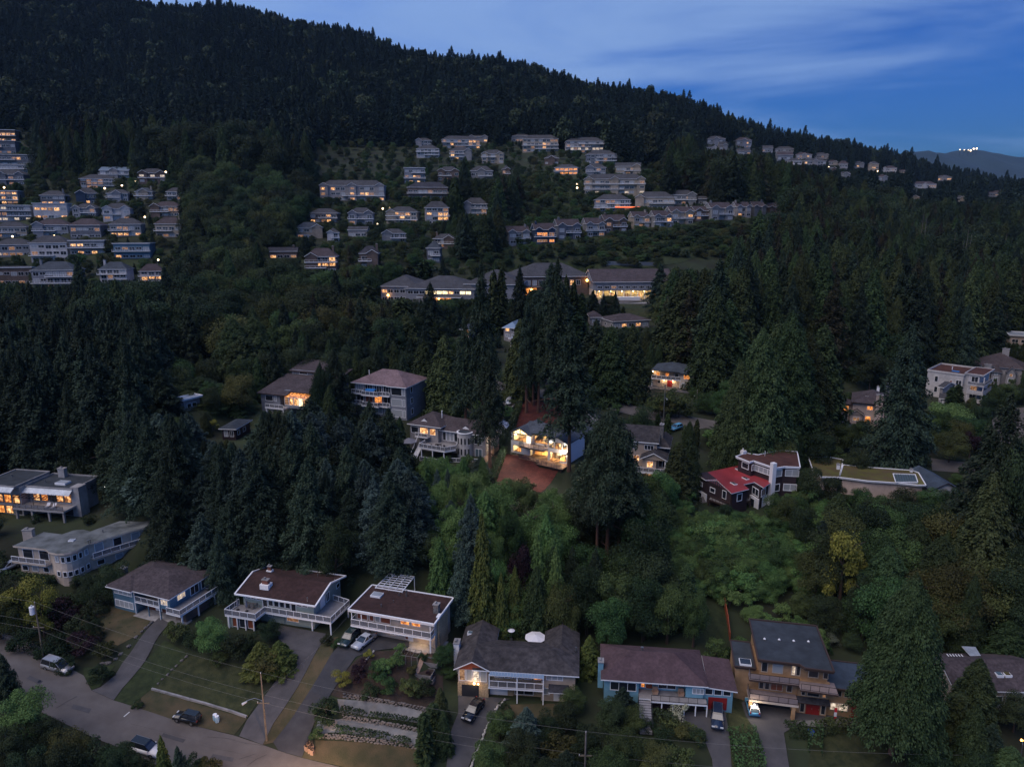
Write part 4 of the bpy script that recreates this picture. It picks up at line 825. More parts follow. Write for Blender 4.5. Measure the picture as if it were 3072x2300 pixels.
def house_woodfront():
 h = House('house', Z2(1132,455), Z2(1790,568), Z2(1930,365), 11.0, 4.7, 'beige house with flat brown roof and reddish wooden window panels'); w, d = h.w, h.d
 h.wall(.8, w-.5, 1.3, d-.5, -2.5, 4.4, 'stucco_cream')
 o = h.flat([(0,0),(w,0),(w,d),(0,d)], 4.75, .38, 'shingle_dark_brown')
 for u, ww, m in ((.9,2.0,'red'),(3.2,.9,'red'),(4.3,.9,'blind'),(5.3,1.9,'red')): h.win('F', u, 2.5, ww, 1.8, m, 1, pos=1.3)
 s = (w-1.0-7.6)/6.6
 b = MB(); b.box(7.4, 8.8, 1.24, 1.3, 2.45, 4.3); h.part('cladding', b, 'stucco_cream')
 h.win('F', 9.0, 2.9, 1.7, 1.2, 'amber', 1, pos=1.3); h.win('F', 11.0, 2.9, 1.7, 1.2, 'amber', 1, pos=1.3)
 wp = (w-1.2-13.0)/3
 for k in range(3):
  if wp > .6: h.win('F', 13.0+k*wp, 2.5, wp-.1, 1.8, 'red', 1, pos=1.3)
 dk = h.deck([(.6,-.5),(w-.4,-.5),(w-.4,1.35),(.6,1.35)], 2.3, .3)
 h.rail([(.7,1.2),(.7,-.4),(w-.5,-.4),(w-.5,1.2)], 2.31, 1.05, parent=dk, step=1.7)
 h.posts([(.9,-.2),(w-.7,-.2)], -1.5, 2.0); h.posts([(.8,-.3),(2.6,-.3),(w-.6,-.3)], 2.3, 4.4, r=.06)
 h.win('F', w*.30, .8, 1.2, 1.1, 'dim', 1, pos=1.3); h.door('F', w*.66, 0, .9, 2.0, 'white_paint', pos=1.3); h.win('F', w*.62, .2, .7, 1.8, 'red', 1, pos=1.3)
 h.win('F', w*.15, .6, 2.0, 1.3, 'dark', 2, pos=1.3); h.win('F', w*.45, .6, 1.6, 1.3, 'dark', 2, pos=1.3)
 x, y = h.L(*Z2(1820,470), 4.9); h.chimney(w-1.0, min(max(y,1.5),d-1.5), 3.0, 6.3, .9, .9, 'stone_grey'); b = MB(); b.box(w-.45,w+.15,min(max(y,1.5),d-1.5)-1.6,min(max(y,1.5),d-1.5)-.5,4.76,5.0); h.part('flashing', b, 'trim_white')
 h.wall(w-.48, w-.1, d*.25, d*.7, -2.5, 4.3, 'brick_yellow', 'chimney_wall')
 h.lamp(w-2.6, 1.05, 2.0, energy=170, col=(1,.62,.26)); 
 x, y = h.L(*Z2(1350,345), 4.8); h.skylight(x-.9, y-.7, 4.76, 1.9, 1.5, .3, 'metal_pale')
 for p, hh, r in ((Z2(1578,350),1.0,.14),(Z2(1522,345),.4,.07),(Z2(1385,430),.4,.07),(Z2(1478,395),.3,.06)): x, y = h.L(*p, 4.8); h.vent(x, y, 4.75, hh, r)
 # pergola behind
 P = [on_z(*p, 16.2) for p in (Z2(1340,272), Z2(1545,305), Z2(1637,190), Z2(1447,168))]
 t = empty('pergola', (P[0][0], P[0][1], 12.6), 0, 'white timber pergola behind the flat brown roof', 'pergola')
 loc = [Vector((p[0]-P[0][0], p[1]-P[0][1], 3.3)) for p in P]
 for a, b in ((0,1),(1,2),(2,3),(3,0)): m_ = MB(); m_.bar(loc[a], loc[b], .12, .16); m_.build('beam', M['trim_white'], t)
 for k in range(1, 7): m_ = MB(); f = k/7; m_.bar(loc[0].lerp(loc[3], f)+Vector((0,0,.14)), loc[1].lerp(loc[2], f)+Vector((0,0,.14)), .09, .12); m_.build('rafter', M['trim_white'], t)
 for k in range(1, 4): m_ = MB(); f = k/4; m_.bar(loc[0].lerp(loc[1], f)+Vector((0,0,.27)), loc[3].lerp(loc[2], f)+Vector((0,0,.27)), .07, .10); m_.build('rafter', M['trim_white'], t)
 for p in loc+[(loc[0]+loc[1])/2, (loc[2]+loc[3])/2]: m_ = MB(); m_.box(p.x-.07,p.x+.07,p.y-.07,p.y+.07,-1.5,3.25); m_.build('post', M['trim_white'], t)
 return h
def house_shingle():
 A, B = Z3(153,908), Z3(1115,968)
 h = House('house', A, B, Z3(275,600), 6.5, 5.0, 'U-shaped house with old dark shingle roof and glazed front gable'); w, d = h.w, h.d
 gw = w*.30; d = min(max(d, 12), 17); h.d = d; rw = w*.30
 h.wall(.6, gw-.5, .6, d-.6, -2.5, 4.9, 'siding_beige'); h.wall(gw-.5, w-.6, 1.6, 8.0, -2.5, 4.9, 'brick_yellow'); h.wall(w-rw+.5, w-.6, 8.0, d-.6, -2.5, 4.9, 'siding_beige')
 h.wall(w*.70, w-.6, .8, 1.6, -2.5, 4.9, 'siding_beige', 'bay')
 h.hip(0, gw, 0, d, 5.0, gw*.26, 'shingle_old', gl=True, gr=True, axis='y', wallm='wood_red', name='wing_roof')
 h.hip(gw*.5, w, .1, 8.6, 5.02, gw*.27, 'shingle_old', gl=True, gr=False, axis='x', name='main_roof')
 h.hip(w-rw, w, 4.4, d, 5.0, gw*.262, 'shingle_old', gl=False, gr=True, axis='y', wallm='siding_beige', name='wing_roof', inset=1.5)
 # porch roof and balcony
 Q = h.LL([Z3(430,940), Z3(845,978)], 4.7); px0, px1 = Q[0][0], Q[1][0]; yf = min(Q[0][1], Q[1][1], -.6)
 b = MB(); b.slab([(px0, yf, 4.75), (px1, yf, 4.75), (px1, 2.4, 5.55), (px0, 2.4, 5.55)], .08); ro = h.part('porch_roof', b, ['metal_blue','trim_white'])
 for k in range(1, 18): b = MB(); x = px0+(px1-px0)*k/18; b.bar((x, yf, 4.78), (x, 2.4, 5.58), .05, .06); h.part('roof_rib', b, 'metal_pale', ro)
 dk = h.deck([(gw-.4, yf+.2), (px1, yf+.2), (px1, 1.62), (gw-.4, 1.62)], 2.5, .25); h.rail([(gw-.2, yf+.3), (px1-.1, yf+.3)], 2.5, 1.1, pm='glass_clear', parent=dk, step=1.5)
 h.posts([(gw-.2,yf+.3), ((gw+px1)/2, yf+.3), (px1-.1, yf+.3)], 2.5, 4.7, r=.08); h.posts([((gw+px1)/2, yf+.3), (px1-.1, yf+.3)], -2, 2.3, r=.08)
 for k in range(5): h.win('F', gw+.4+k*(px1-gw-.6)/5, 2.9, (px1-gw-.6)/5-.2, 1.7, ['blind','dark','dark','dark','amber'][k], 2, pos=1.6)
 # glazed gable
 for k in range(4): h.win('F', .75+k*(gw-1.4)/4, 2.7, (gw-1.4)/4-.08, 2.1, ['dim','blind','white','blind'][k], 1, pos=.6)
 for k in (1,2): h.win('F', .75+k*(gw-1.4)/4, 5.0, (gw-1.4)/4-.08, .55, 'red', 1, pos=.6)
 b = MB(); b.box(.55, gw-.45, .45, .62, -2.5, 2.35); h.part('lower_wall', b, 'brick_yellow')
 b = MB(); b.box(1.2, 3.9, .40, .449, 0, 2.1); gop = h.part('garage_shade_panel', b, 'glass_dark')  # dark panel on the wall, standing for the shade inside the open garage
 h.garage('F', gw-.1, 0, 2.9, 2.15, 'white_paint', pos=1.55) if False else None
 b = MB(); b.box(gw-.45, gw+3.4, 1.4, 1.62, -2.5, 2.35); h.part('lower_wall', b, 'brick_yellow'); h.garage('F', gw-.3, 0, 2.8, 2.1, 'white_paint', pos=1.38)
 h.lamp(gw*.55, .2, 2.55, r=.15, energy=70); h.lamp(gw*.66, .2, 2.5, r=.1, energy=0)
 h.win('F', gw+3.6, .1, 3.0, 2.0, 'dark', 2, pos=1.6); h.win('F', w*.74, 3.6, 2.6, .9, 'blind', 3, pos=.8); h.door('F', w*.80, 0, .95, 2.0, 'white_paint', pos=.8); h.win('F', w*.72, 1.0, 1.0, 1.2, 'blind', 1, pos=.8)
 b = MB(); b.slab([(w*.76,-.9,2.6),(w*.92,-.9,2.6),(w*.92,.8,2.9),(w*.76,.8,2.9)], .1); h.part('door_canopy', b, ['shingle_charcoal','trim_white'])
 h.chimney(-.4, 5.6, -2, 6.2, .9, 1.5, 'white_paint'); x, y = h.L(*Z3(330,645), 6); h.skylight(.8, d*.72, 5.55, 1.3, .9, .25)
 for p in (Z3(612,778), Z3(1090,745), Z3(1000,718)): x, y = h.L(*p, 6); h.vent(x, min(y, d-1), 5.6, .45, .08)
 # courtyard: lawn, parasol, heater, fence
 q = h.P(w*.62, 10.2, 0); zz_ = h.z0+2.2
 b = MB(); b.box(gw-.4, w-rw+.4, 8.7, d+3, 1.2, 2.2); h.part('courtyard', b, 'lawn')
 parasol(q[0], q[1], zz_, 1.8, 3.2, 'round white parasol open in the courtyard of the U-shaped house')
 q = h.P(w*.40, 12.5, 0); t = empty('patio_heater', (q[0],q[1],zz_), 0, 'patio heater with a round pale hood in the courtyard', 'heater'); b = MB(); b.cyl(0,0,0,2.3,.04,6); b.build('pole', M['steel'], t); b = MB(); b.cyl(0,0,0,.7,.22,10); b.build('base', M['steel'], t); b = MB(); b.tube([(0,0,2.25),(0,0,2.45)], [.62,.15], 14); b.build('hood', M['trim_white'], t)
 q = h.P(w*.42, 9.4, 0); furniture_table('patio_table', q[0], q[1], zz_, 'small patio table in the courtyard of the U-shaped house')
 return h
def house_lightblue():
 h = House('house', Z3(1280,985), Z4(575,1043), Z4(540,765), 6.9, 4.6, 'light blue house with purple-brown hip roof and central outside stair'); w, d = h.w, h.d; d = min(max(d,9.5),14)
 h.wall(.6, w*.36, .6, d-.6, -2.5, 4.5, 'siding_light_blue'); h.wall(w*.36, w*.80, 1.9, d-.6, -2.5, 4.5, 'siding_light_blue'); h.wall(w*.80, w-.6, .6, d-.6, -2.5, 4.5, 'siding_light_blue')
 h.hip(0, w, 0, d, 4.6, 2.2, 'shingle_purple')
 b = MB(); b.slab([(w+.05,.4,4.2),(w+4.4,.4,3.8),(w+4.4,d*.8,4.5),(w+.05,d*.8,4.9)], .2); h.part('side_roof', b, ['shingle_purple','trim_white'])
 h.wall(w-.6, w+3.9, 1.1, d*.75, -2.5, 3.8, 'siding_light_blue', 'side_wall'); h.garage('F', w+.3, 0, 2.8, 2.1, 'door_red', pos=1.1, rows=2)
 for k in range(3): h.win('F', w-.3+k*1.35, 2.5, 1.2, 1.1, 'dark', 1, pos=1.1)
 h.win('F', w*.09, 2.5, w*.25, 1.5, 'dark', 3, pos=.6)
 h.door('F', w*.42, 2.3, 1.2, 2.0, 'wood_red', pos=1.9); h.win('F', w*.385, 2.4, .8, 1.8, 'amber', 1, pos=1.9); h.win('F', w*.55, 2.4, w*.17, 1.7, 'dark', 2, pos=1.9); h.win('F', w*.86, 2.8, w*.11, 1.0, 'blind', 3, pos=.6)
 dk = h.deck([(w*.47,-.9),(w*.99,-.9),(w*.99,.6),(w*.80,.6),(w*.80,1.95),(w*.36,1.95),(w*.36,-.4),(w*.47,-.4)], 2.1, .25); h.rail([(w*.475,-.8),(w*.985,-.8)], 2.1, 1.0, 'dark_metal', None, parent=dk, step=1.4, r=.05)
 for k in range(6):
  x = w*.47+(w*.52)*k/5; h.posts([(x,-.75)], -2, 1.85, r=.08)
 b = MB(); b.box(w*.48, w*.98, .5, .59, -2, 1.8); h.part('garage_wall', b, 'siding_dark')
 st = None
 for k in range(12):
  b = MB(); zt = 2.1-k*.19; b.box(w*.36, w*.47, -.9-k*.34-.34, -.9-k*.34, zt-.5, zt); h.part('step', b, 'deck_grey')
 for x in (w*.355, w*.475): b = MB(); b.bar((x,-.7,3.0),(x,-5.0,.75),.06); b.bar((x,-5.0,.75),(x,-5.0,-.6),.06); h.part('handrail', b, 'dark_metal')
 h.chimney(-.0, d*.30, 1.5, 5.9, .8, 1.2, 'siding_light_blue'); x, y = h.L(*Z3(1597,780), 6.6); h.vent(x, d*.55, 6.4, .7, .14)
 z = h.z0+2.1
 for k, x in enumerate((w*.52, w*.76)):
  q = h.P(x, .9, 0); t = empty('wicker_armchair', (q[0],q[1],z), h.yaw, 'wicker armchair on the porch of the light blue house, %s' % ('beside the stair' if k == 0 else 'further from the stair'), 'chair'); b = MB(); b.box(-.4,.4,-.35,.35,.1,.42); b.build('seat', M['bag_tan'], t); b = MB(); b.box(-.4,.4,.25,.4,.42,1.05); b.build('backrest', M['bag_tan'], t)
  for s_ in (-1,1): b = MB(); b.box(s_*.4-.07, s_*.4+.07, -.35,.3,.42,.65); b.build('armrest', M['bag_tan'], t)
 return h
def house_tan():
 h = House('house', Z4(955,840), Z4(1525,905), Z4(1375,578), 6.1, 8.2, 'three-storey orange-tan stucco house with flat blue-grey roof and terraces'); w, d = h.w, h.d
 h.wall(.5, w-.4, .7, d-.4, -2.5, 7.95, 'stucco_tan'); h.flat([(0,0),(w*.56,0),(w*.62,-.8),(w,-.9),(w,d),(0,d)], 8.2, .3, 'membrane_dark', 'trim_brown', lip=.2)
 h.frame = 'stucco_cream'
 # roof caps
 for p in (Z4(1003,678), Z4(1115,684), Z4(1226,693), Z4(1338,698)):
  x, y = h.L(*p, 8.3); b = MB(); b.box(x-.22,x+.22,y-.22,y+.22,8.2,8.36); o = h.part('roof_vent', b, 'steel'); c = MB(); c.tube([(x,y,8.363),(x,y,8.55)],[.2,.05],6); h.part('cap', c, 'trim_white', o)
 # top floor
 for u, ww, st_, n in ((.06,.09,'dark',1),(.21,.15,'blind',1),(.47,.06,'white',1),(.535,.06,'dark',1),(.70,.14,'dark',1),(.90,.07,'dark',1)): h.win('F', w*u, 5.9, w*ww, 1.8, st_, n, pos=.7)
 h.wall(w*.58, w-.1, .2, .7, 2.4, 5.5, 'stucco_tan', 'bay'); h.wall(w*.58, w*.98, .0, .7, -2.5, 2.4, 'stucco_tan', 'entrance_wall')
 dk = h.deck([(-1.2,-.9),(w*.56,-.9),(w*.56,.72),(-1.2,.72)], 5.35, .3, 'deck_pink', 'trim_brown'); h.rail([(-1.1,.6),(-1.1,-.8),(w*.56,-.8)], 5.36, 1.0, 'dark_metal', 'deck_pink', parent=dk, step=1.5, r=.05)
 dk = h.deck([(w*.56,-2.0),(w+.6,-2.2),(w+.6,.72),(w*.56,.72)], 5.36, .3, 'deck_pink', 'trim_brown', 'upper_deck'); h.rail([(w*.57,-1.9),(w+.5,-2.1)], 5.37, 1.0, 'dark_metal', None, parent=dk, step=1.3, r=.05)
 # middle floor
 for u, ww, st_, n in ((.02,.07,'dark',1),(.10,.07,'dark',1),(.18,.17,'red',2),(.40,.08,'dark',1)): h.win('F', w*u+.3, 2.9, w*ww, 1.9, st_, n, pos=.7)
 dk = h.deck([(-1.2,-1.9),(w*.56,-2.0),(w*.56,.72),(-1.2,.72)], 2.6, .35, 'deck_pink', 'stucco_cream', 'middle_deck'); h.rail([(-1.1,.6),(-1.1,-1.8),(w*.55,-1.9)], 2.61, 1.0, 'dark_metal', 'deck_pink', parent=dk, step=1.3, r=.05)
 for u, ww, st_ in ((.62,.06,'dark'),(.70,.17,'dark'),(.90,.06,'dim')): h.win('F', w*u, 3.0, w*ww, 1.6, st_, 1, pos=.2)
 b = MB(); b.slab([(w*.56,-1.0,2.5),(w*1.0,-1.0,2.5),(w*1.0,.2,2.8),(w*.56,.2,2.8)], .12); h.part('entrance_canopy', b, ['shingle_charcoal','trim_brown'])
 for k in range(2): h.door('F', w*.70+k*1.0, 0, .98, 2.2, 'door_red', pos=0.)
 h.win('F', w*.62, .2, .7, 1.9, 'dark', 1, pos=0.); h.win('F', w*.90, .2, .7, 1.9, 'dark', 1, pos=0.)
 h.posts([(-.9,-1.6),(w*.5,-1.7)], -2, 2.25, 'stucco_tan', .25, 'pillar'); b = MB(); b.box(.6, w*.5, .58, .695, 0, 2.2); h.part('garage_shade_panel', b, 'glass_dark')  # dark slab before the wall in place of a shaded garage interior
 # left wing
 h.flat([(-3.2,1.2),(-.05,1.2),(-.05,d*.72),(-3.2,d*.72)], 5.9, .3, 'membrane_dark', 'trim_brown', name='wing_roof'); h.wall(-3.0, .5, 1.5, d*.70, -2.5, 5.6, 'stucco_tan', 'wing_wall'); h.skylight(-2.4, 1.6, 5.9, 1.8, 1.6, .3, 'glass_dark')
 # right wing
 P = [Z5(205,1030), Z5(395,1020), Z5(490,850), Z5(440,755), Z5(190,740)]; q = h.LL(P, 5.0); x1 = max(q[1][0], w+7); y0 = q[0][1]
 h.flat([(w-.3,-.2),(w+9.5,-.2),(w+9.5,d*.62),(w-.3,d*.62)], 5.0, .3, 'membrane_blue', 'trim_brown', name='wing_roof'); h.wall(w-.4, w+9.1, .5, d*.60, -2.5, 4.7, 'stucco_tan', 'wing_wall')
 for k in range(5): h.win('F', w+.4+k*1.7, 3.3, 1.4, 1.2, 'dark', 1, pos=.5)
 h.win('F', w+.3, .9, 2.6, 1.3, 'white', 2, pos=.5); h.door('F', w+3.4, 0, .9, 2.1, 'door_red', pos=.5); h.win('F', w+4.6, .9, 3.6, 1.3, 'blind', 3, pos=.5)
 h.lamp(-.4, -2.3, 2.0, energy=160, col=(1,.80,.55), m='bulb_white')
 q = h.P(w+.4, -1.6, 0); t = empty('flag', (q[0],q[1],h.z0-.1), h.yaw, 'small red and white banner on a pole by the red front doors', 'flag'); b = MB(); b.cyl(0,0,0,3.0,.03,6); b.build('pole', M['steel'], t)
 for k, m in enumerate(('red_cloth','canvas_white','red_cloth')): b = MB(); b.box(.04,.42,-.015,.015,2.9-(k+1)*.75,2.9-k*.75-.002); b.build('cloth', M[m], t)
 return h
def house_right_edge():
 h = House('house', Z5(1180,1070), Z5(1900,1085), Z5(1712,795), 7.0, 3.6, 'long brown-roofed house with skylights at the right edge, behind trees'); w, d = h.w, h.d
 h.wall(.6, w-.6, .6, d-.6, -2, 3.5, 'siding_beige'); h.hip(0, w, 0, d, 3.6, 2.2, 'shingle_brown', gl=True, gr=True, axis='x', wallm='siding_beige')
 for p, m in ((Z5(1505,935),'glass_sky'), (Z5(1567,935),'moss')): x, y = h.L(*p, 4.7); h.skylight(x-.5, y-1, 4.55, 1.0, 1.7, .35, m)
 for k in range(5): h.win('F', 1+k*(w-2)/5, .8, 2.0, 1.6, 'dark', 2, pos=.6)
 a = [h.L(*p, 6.2) for p in (Z5(1130,737), Z5(1240,740), Z5(1300,810), Z5(1190,800))]
 t = MB()
 for k in range(6):
  b = MB(); f = k/5; b.bar((a[0][0]+(a[1][0]-a[0][0])*f, a[0][1]+(a[1][1]-a[0][1])*f, 4.9), (a[3][0]+(a[2][0]-a[3][0])*f, a[3][1]+(a[2][1]-a[3][1])*f, 4.9), .1); h.part('pergola_beam', b, 'trim_white')
 q = h.LL([Z5(1235,740), Z5(1340,745), Z5(1380,810), Z5(1300,812)], 5); b = MB(); b.slab([(x, y, 5.2) for x, y in q][::-1], .1); h.part('glass_roof', b, ['metal_pale','trim_white'])
 return h
def house_curved():
 A, B, C = Y1(95,1390), Y1(640,1372), Y1(590,1272)
 h = House('house', A, B, C, 14.4, 5.6, 'long cream house with curved front and stained flat roof at the left'); 
 R = [Y1(*p) for p in ((90,1387),(240,1402),(325,1412),(345,1432),(400,1443),(450,1443),(505,1432),(560,1412),(600,1392),(640,1370),(770,1330),(900,1292),(1030,1255),(1075,1225),(1060,1207),(1010,1216),(850,1212),(640,1285),(590,1272),(520,1278),(440,1306),(310,1290),(200,1340))]
 P = h.LL(R, 5.6); h.flat(P, 5.6, .35, 'membrane_stained', 'stucco_cream', lip=0)
 c = np.mean(P, axis=0)
 def inset(pts, k): 
  out = []; n = len(pts)
  for i in range(n):
   a, b = np.array(pts[i-1]), np.array(pts[(i+1)%n]); t = b-a; t = t/np.hypot(*t); out.append((pts[i][0]-t[1]*k, pts[i][1]+t[0]*k))
  return out
 I = inset(P, .7); b = MB(); b.prism(I, -2.5, 5.25); h.part('wall', b, 'stucco_cream')
 def along(pts, i, j, z, hh, ws, style, pos=.05, gap=.35, n=None):
  k = 0
  for a, b_ in zip(range(i, j), range(i+1, j+1)):
   p, q = pts[a], pts[b_]; L_ = math.hypot(q[0]-p[0], q[1]-p[1]); m = max(1, int(L_/(ws+gap))); an = math.atan2(q[1]-p[1], q[0]-p[0])
   for t in range(m):
    f = (t+.5)/m*L_-ws/2; x, y = p[0]+math.cos(an)*f+math.sin(an)*pos, p[1]+math.sin(an)*f-math.cos(an)*pos
    st_ = style[k % len(style)]; k += 1
    if st_ is None: continue
    fr, pa, fa = window_meshes(ws, hh, 1, 1, st_, 'trim_white'); o = link('window', fr, h.root, (x, y, z), (0,0,an)); link('pane', pa, o)
 along(I, 3, 9, 3.4, 1.2, .8, ['blind','dark','dark','dark','dark']); along(I, 3, 9, .5, 1.1, .8, ['dark']); along(I, 9, 12, 3.0, 1.9, 1.6, ['blind','dark','blind','amber','dark','dim']); along(I, 9, 12, .4, 1.1, 1.4, ['dark','blind']); along(I, 0, 2, .4, 1.1, 1.3, ['dark','blind']); along(I, 0, 2, 2.9, 2.0, 2.2, ['dark'])
 D1 = [P[0], P[1], P[2], I[2], I[1], I[0]]; o = inset(P, -.5)
 dk = h.deck([o[0], o[1], o[2], I[2], I[1], I[0]], 2.6, .35, 'deck_grey', 'stucco_cream'); h.rail([o[0], o[1], o[2]], 2.6, 1.05, parent=dk)
 dk = h.deck([o[9], o[10], o[11], o[12], I[12], I[11], I[10], I[9]], 2.6, .35, 'deck_grey', 'stucco_cream', 'side_deck'); h.rail([o[9], o[10], o[11], o[12]], 2.6, 1.05, parent=dk)
 x, y = h.L(*Y1(205,1310), 5.8); h.chimney(x, y, 3, 6.9, 1.8, 1.0, 'stucco_cream')
 for p in (Y1(730,1290), Y1(625,1365), Y1(640,1360)): x, y = h.L(*p, 5.7); h.vent(x, y, 5.6, .5, .1)
 x, y = h.L(*Y1(510,1348), 5.7); h.skylight(x-.5, y-.5, 5.6, 1, 1, .2, 'metal_pale')
 return h
def house_modern():
 A, B, C = Y1(150,985), Y1(490,1010), Y1(540,900)
 h = House('house', A, B, C, 17.0, 5.8, 'modern house with dark flat roofs, metal eaves and orange lit windows at the left edge'); w, d = h.w, h.d; d = min(max(d, 9), 14)
 h.wall(.6, w-.6, 1.2, d-.5, -2.5, 5.4, 'stucco_grey'); h.flat([(0,0.9),(w,0.9),(w,d),(0,d)], 6.0, .4, 'membrane_dark', 'stucco_grey', lip=.3)
 b = MB(); b.slab([(-.1,-.3,5.2),(w+.1,-.3,5.2),(w,.9,6.0),(0,.9,6.0)], .15); h.part('eave', b, ['metal_pale','trim_white'])
 h.wall(w-.62, w+1.4, 1.0, 3.4, -2.5, 6.6, 'stucco_grey', 'chimney_wall')
 h.flat([(-9,-1.5),(-.1,-1.5),(-.1,d*.9),(-9,d*.9)], 6.8, .4, 'membrane_dark', 'stucco_grey', lip=.2, name='left_roof'); h.wall(-8.6, .3, -.6, d*.85, -2.5, 6.4, 'stucco_grey', 'left_wall')
 b = MB(); b.slab([(-9.1,-2.6,6.0),(-.1,-2.6,6.0),(-.1,-1.5,6.8),(-9.1,-1.5,6.8)], .15); h.part('eave', b, ['metal_pale','trim_white'])
 for u, st_ in ((1.6,'lit'),(3.6,'amber'),(5.6,'dark'),(7.4,'lit'),(9.3,'lit')):
  if u+1.8 < w: h.win('F', u, 2.9, 1.7, 2.0, st_, 1, pos=1.2, fm='dark_metal')
 if w > 11: h.win('F', w-1.9, 2.9, 1.2, 2.0, 'lit', 1, pos=1.2, fm='dark_metal')
 for k in range(4): h.win('F', -8.2+k*2.1, 2.7, 1.8, 1.9, ['dark','lit','amber','lit'][k], 1, pos=-.6, fm='dark_metal')
 for k in range(4): h.win('F', -8.2+k*2.1, .2, 1.8, 1.8, ['amber','amber','lit','dark'][k], 1, pos=-.6, fm='dark_metal')
 dk = h.deck([(-.2,-2.6),(w+.4,-2.6),(w+.4,1.22),(-.2,1.22)], 2.5, .4, 'concrete', 'stucco_grey'); h.rail([(-.1,-2.5),(w+.3,-2.5)], 2.5, 1.0, 'dark_metal', 'glass_rail', parent=dk, r=.05)
 h.posts([(.3,-2.2),(w*.35,-2.2),(w*.7,-2.2),(w,-2.2)], -2, 2.1, 'concrete', .2, 'pillar')
 for k in range(11): b = MB(); x = .2+(w*.8)*k/10; b.bar((x,1.2,5.2),(x,-2.3,4.9),.07,.12); h.part('pergola_beam', b, 'dark_metal')
 b = MB(); b.bar((0,-2.2,4.85),(w*.85,-2.2,4.85),.1); h.part('pergola_beam', b, 'dark_metal'); h.posts([(.1,-2.2),(w*.4,-2.2),(w*.84,-2.2)], 2.5, 4.8, 'dark_metal', .04)
 b = MB(); b.box(w*.15, w-.8, 1.1, 1.19, 0, 2.1); h.part('lower_glass', b, 'glass_dark')
 x, y = h.L(*Y1(340,815), 6.5); h.chimney(w*.30, d-1.2, 5, 8.0, 1.6, 1.0, 'stucco_grey'); h.skylight(w*.48, 3.0, 6.0, 2.6, 1.8, .5, 'metal_pale'); h.vent(w*.2, 4, 6, .5); h.vent(-6, 4, 6.8, .5, .15)
 b = MB(); b.box(-9, -1.5, -3.5, -2.6, -2.5, -.2); h.part('terrace_wall', b, 'stone_grey')
 q = h.P(w*.62, -1.2, 0)
 for k in range(2): qq = h.P(w*.60+k*1.5, -1.3, 0); t = empty('sun_lounger', (qq[0],qq[1],h.z0+2.5), h.yaw+.2, 'pale sun lounger on the modern house terrace, %s' % ('nearer the lit corner' if k else 'nearer the middle'), 'lounger'); b = MB(); b.box(-.35,.35,-.9,.5,.25,.38); b.build('cushion', M['canvas_white'], t); b = MB(); b.bar((0,.5,.35),(0,.95,.8),.7,.1); b.build('backrest', M['canvas_white'], t)
 return h
def house_sunroom():
 h = House('house', Y2(480,348), Y2(650,365), Y2(745,262), 27.6, 5.3, 'slate-blue house with stepped shed roofs and a glowing orange sunroom'); w, d = h.w, h.d; W2 = w+12
 h.frame = 'trim_white'; fm = 'trim_brown'
 h.wall(.5, w, .5, d-.5, -3, 5.2, 'siding_grey'); b = MB(); b.slab([(-.3,-.2,5.2),(w+2.6,-.2,5.2),(w+2.6,d,8.0),(-.3,d,8.0)], .25); h.part('roof', b, ['shingle_brown', fm])
 h.wall(1.5, w+5, d-.5, d+6, -3, 9.2, 'siding_grey', 'upper_wall'); b = MB(); b.slab([(.8,d-.9,9.0),(w+5.4,d-.9,9.0),(w+5.4,d+7,11.0),(.8,d+7,11.0)], .25); h.part('upper_roof', b, ['shingle_brown', fm])
 h.wall(w, W2-.5, 2.5, d+3, -3, 5.9, 'siding_grey', 'right_wall'); b = MB(); b.slab([(w+2.2,1.6,5.9),(W2,1.6,5.9),(W2,d+5,9.6),(w+2.2,d+5,9.6)], .25); h.part('right_roof', b, ['shingle_brown', fm])
 h.win('F', 4.2, 8.2 if False else 8.05, 2.8, 1.0, 'dark', 1, pos=d-.55); h.win('F', 2.0, 3.0, 2.6, 1.6, 'dark', 1, pos=.5); h.win('F', 5.0, 3.0, .8, 1.6, 'blind', 1, pos=.5); h.win('F', 1.8, -.6, 2.6, 1.9, 'blind', 3, pos=.5)
 h.wall(w+1.5, W2-1.0, .3, 2.5, 1.6, 2.4, 'siding_grey', 'sunroom_base')
 for k in range(6): h.win('F', w+1.6+k*(W2-w-2.8)/6, 2.4, (W2-w-2.8)/6-.08, 2.2, ['dim','lit','lit','bright','lit','lit'][k], 1, pos=.35)
 for k in range(6):
  x = w+1.7+k*(W2-w-2.8)/6; b = MB(); b.slab([(x,.3,4.65),(x+(W2-w-2.8)/6-.1,.3,4.65),(x+(W2-w-2.8)/6-.1,2.45,5.7),(x,2.45,5.7)], .06); h.part('glass_roof_panel', b, ['lit_amber' if k in (0,1,2,3,4) else 'glass_dark','trim_white'])
 dk = h.deck([(w*.55,-2.2),(w+3,-2.2),(w+3,.5),(w*.55,.5)], 1.9, .3); h.rail([(w*.56,-2.1),(w+3,-2.1)], 1.9, parent=dk); h.posts([(w*.6,-2),(w+2.8,-2)], -3, 1.6)
 h.wall(w*.55, w+3, -1.5, .45, -3, 1.58, 'siding_pale', 'lower_wall')
 return h
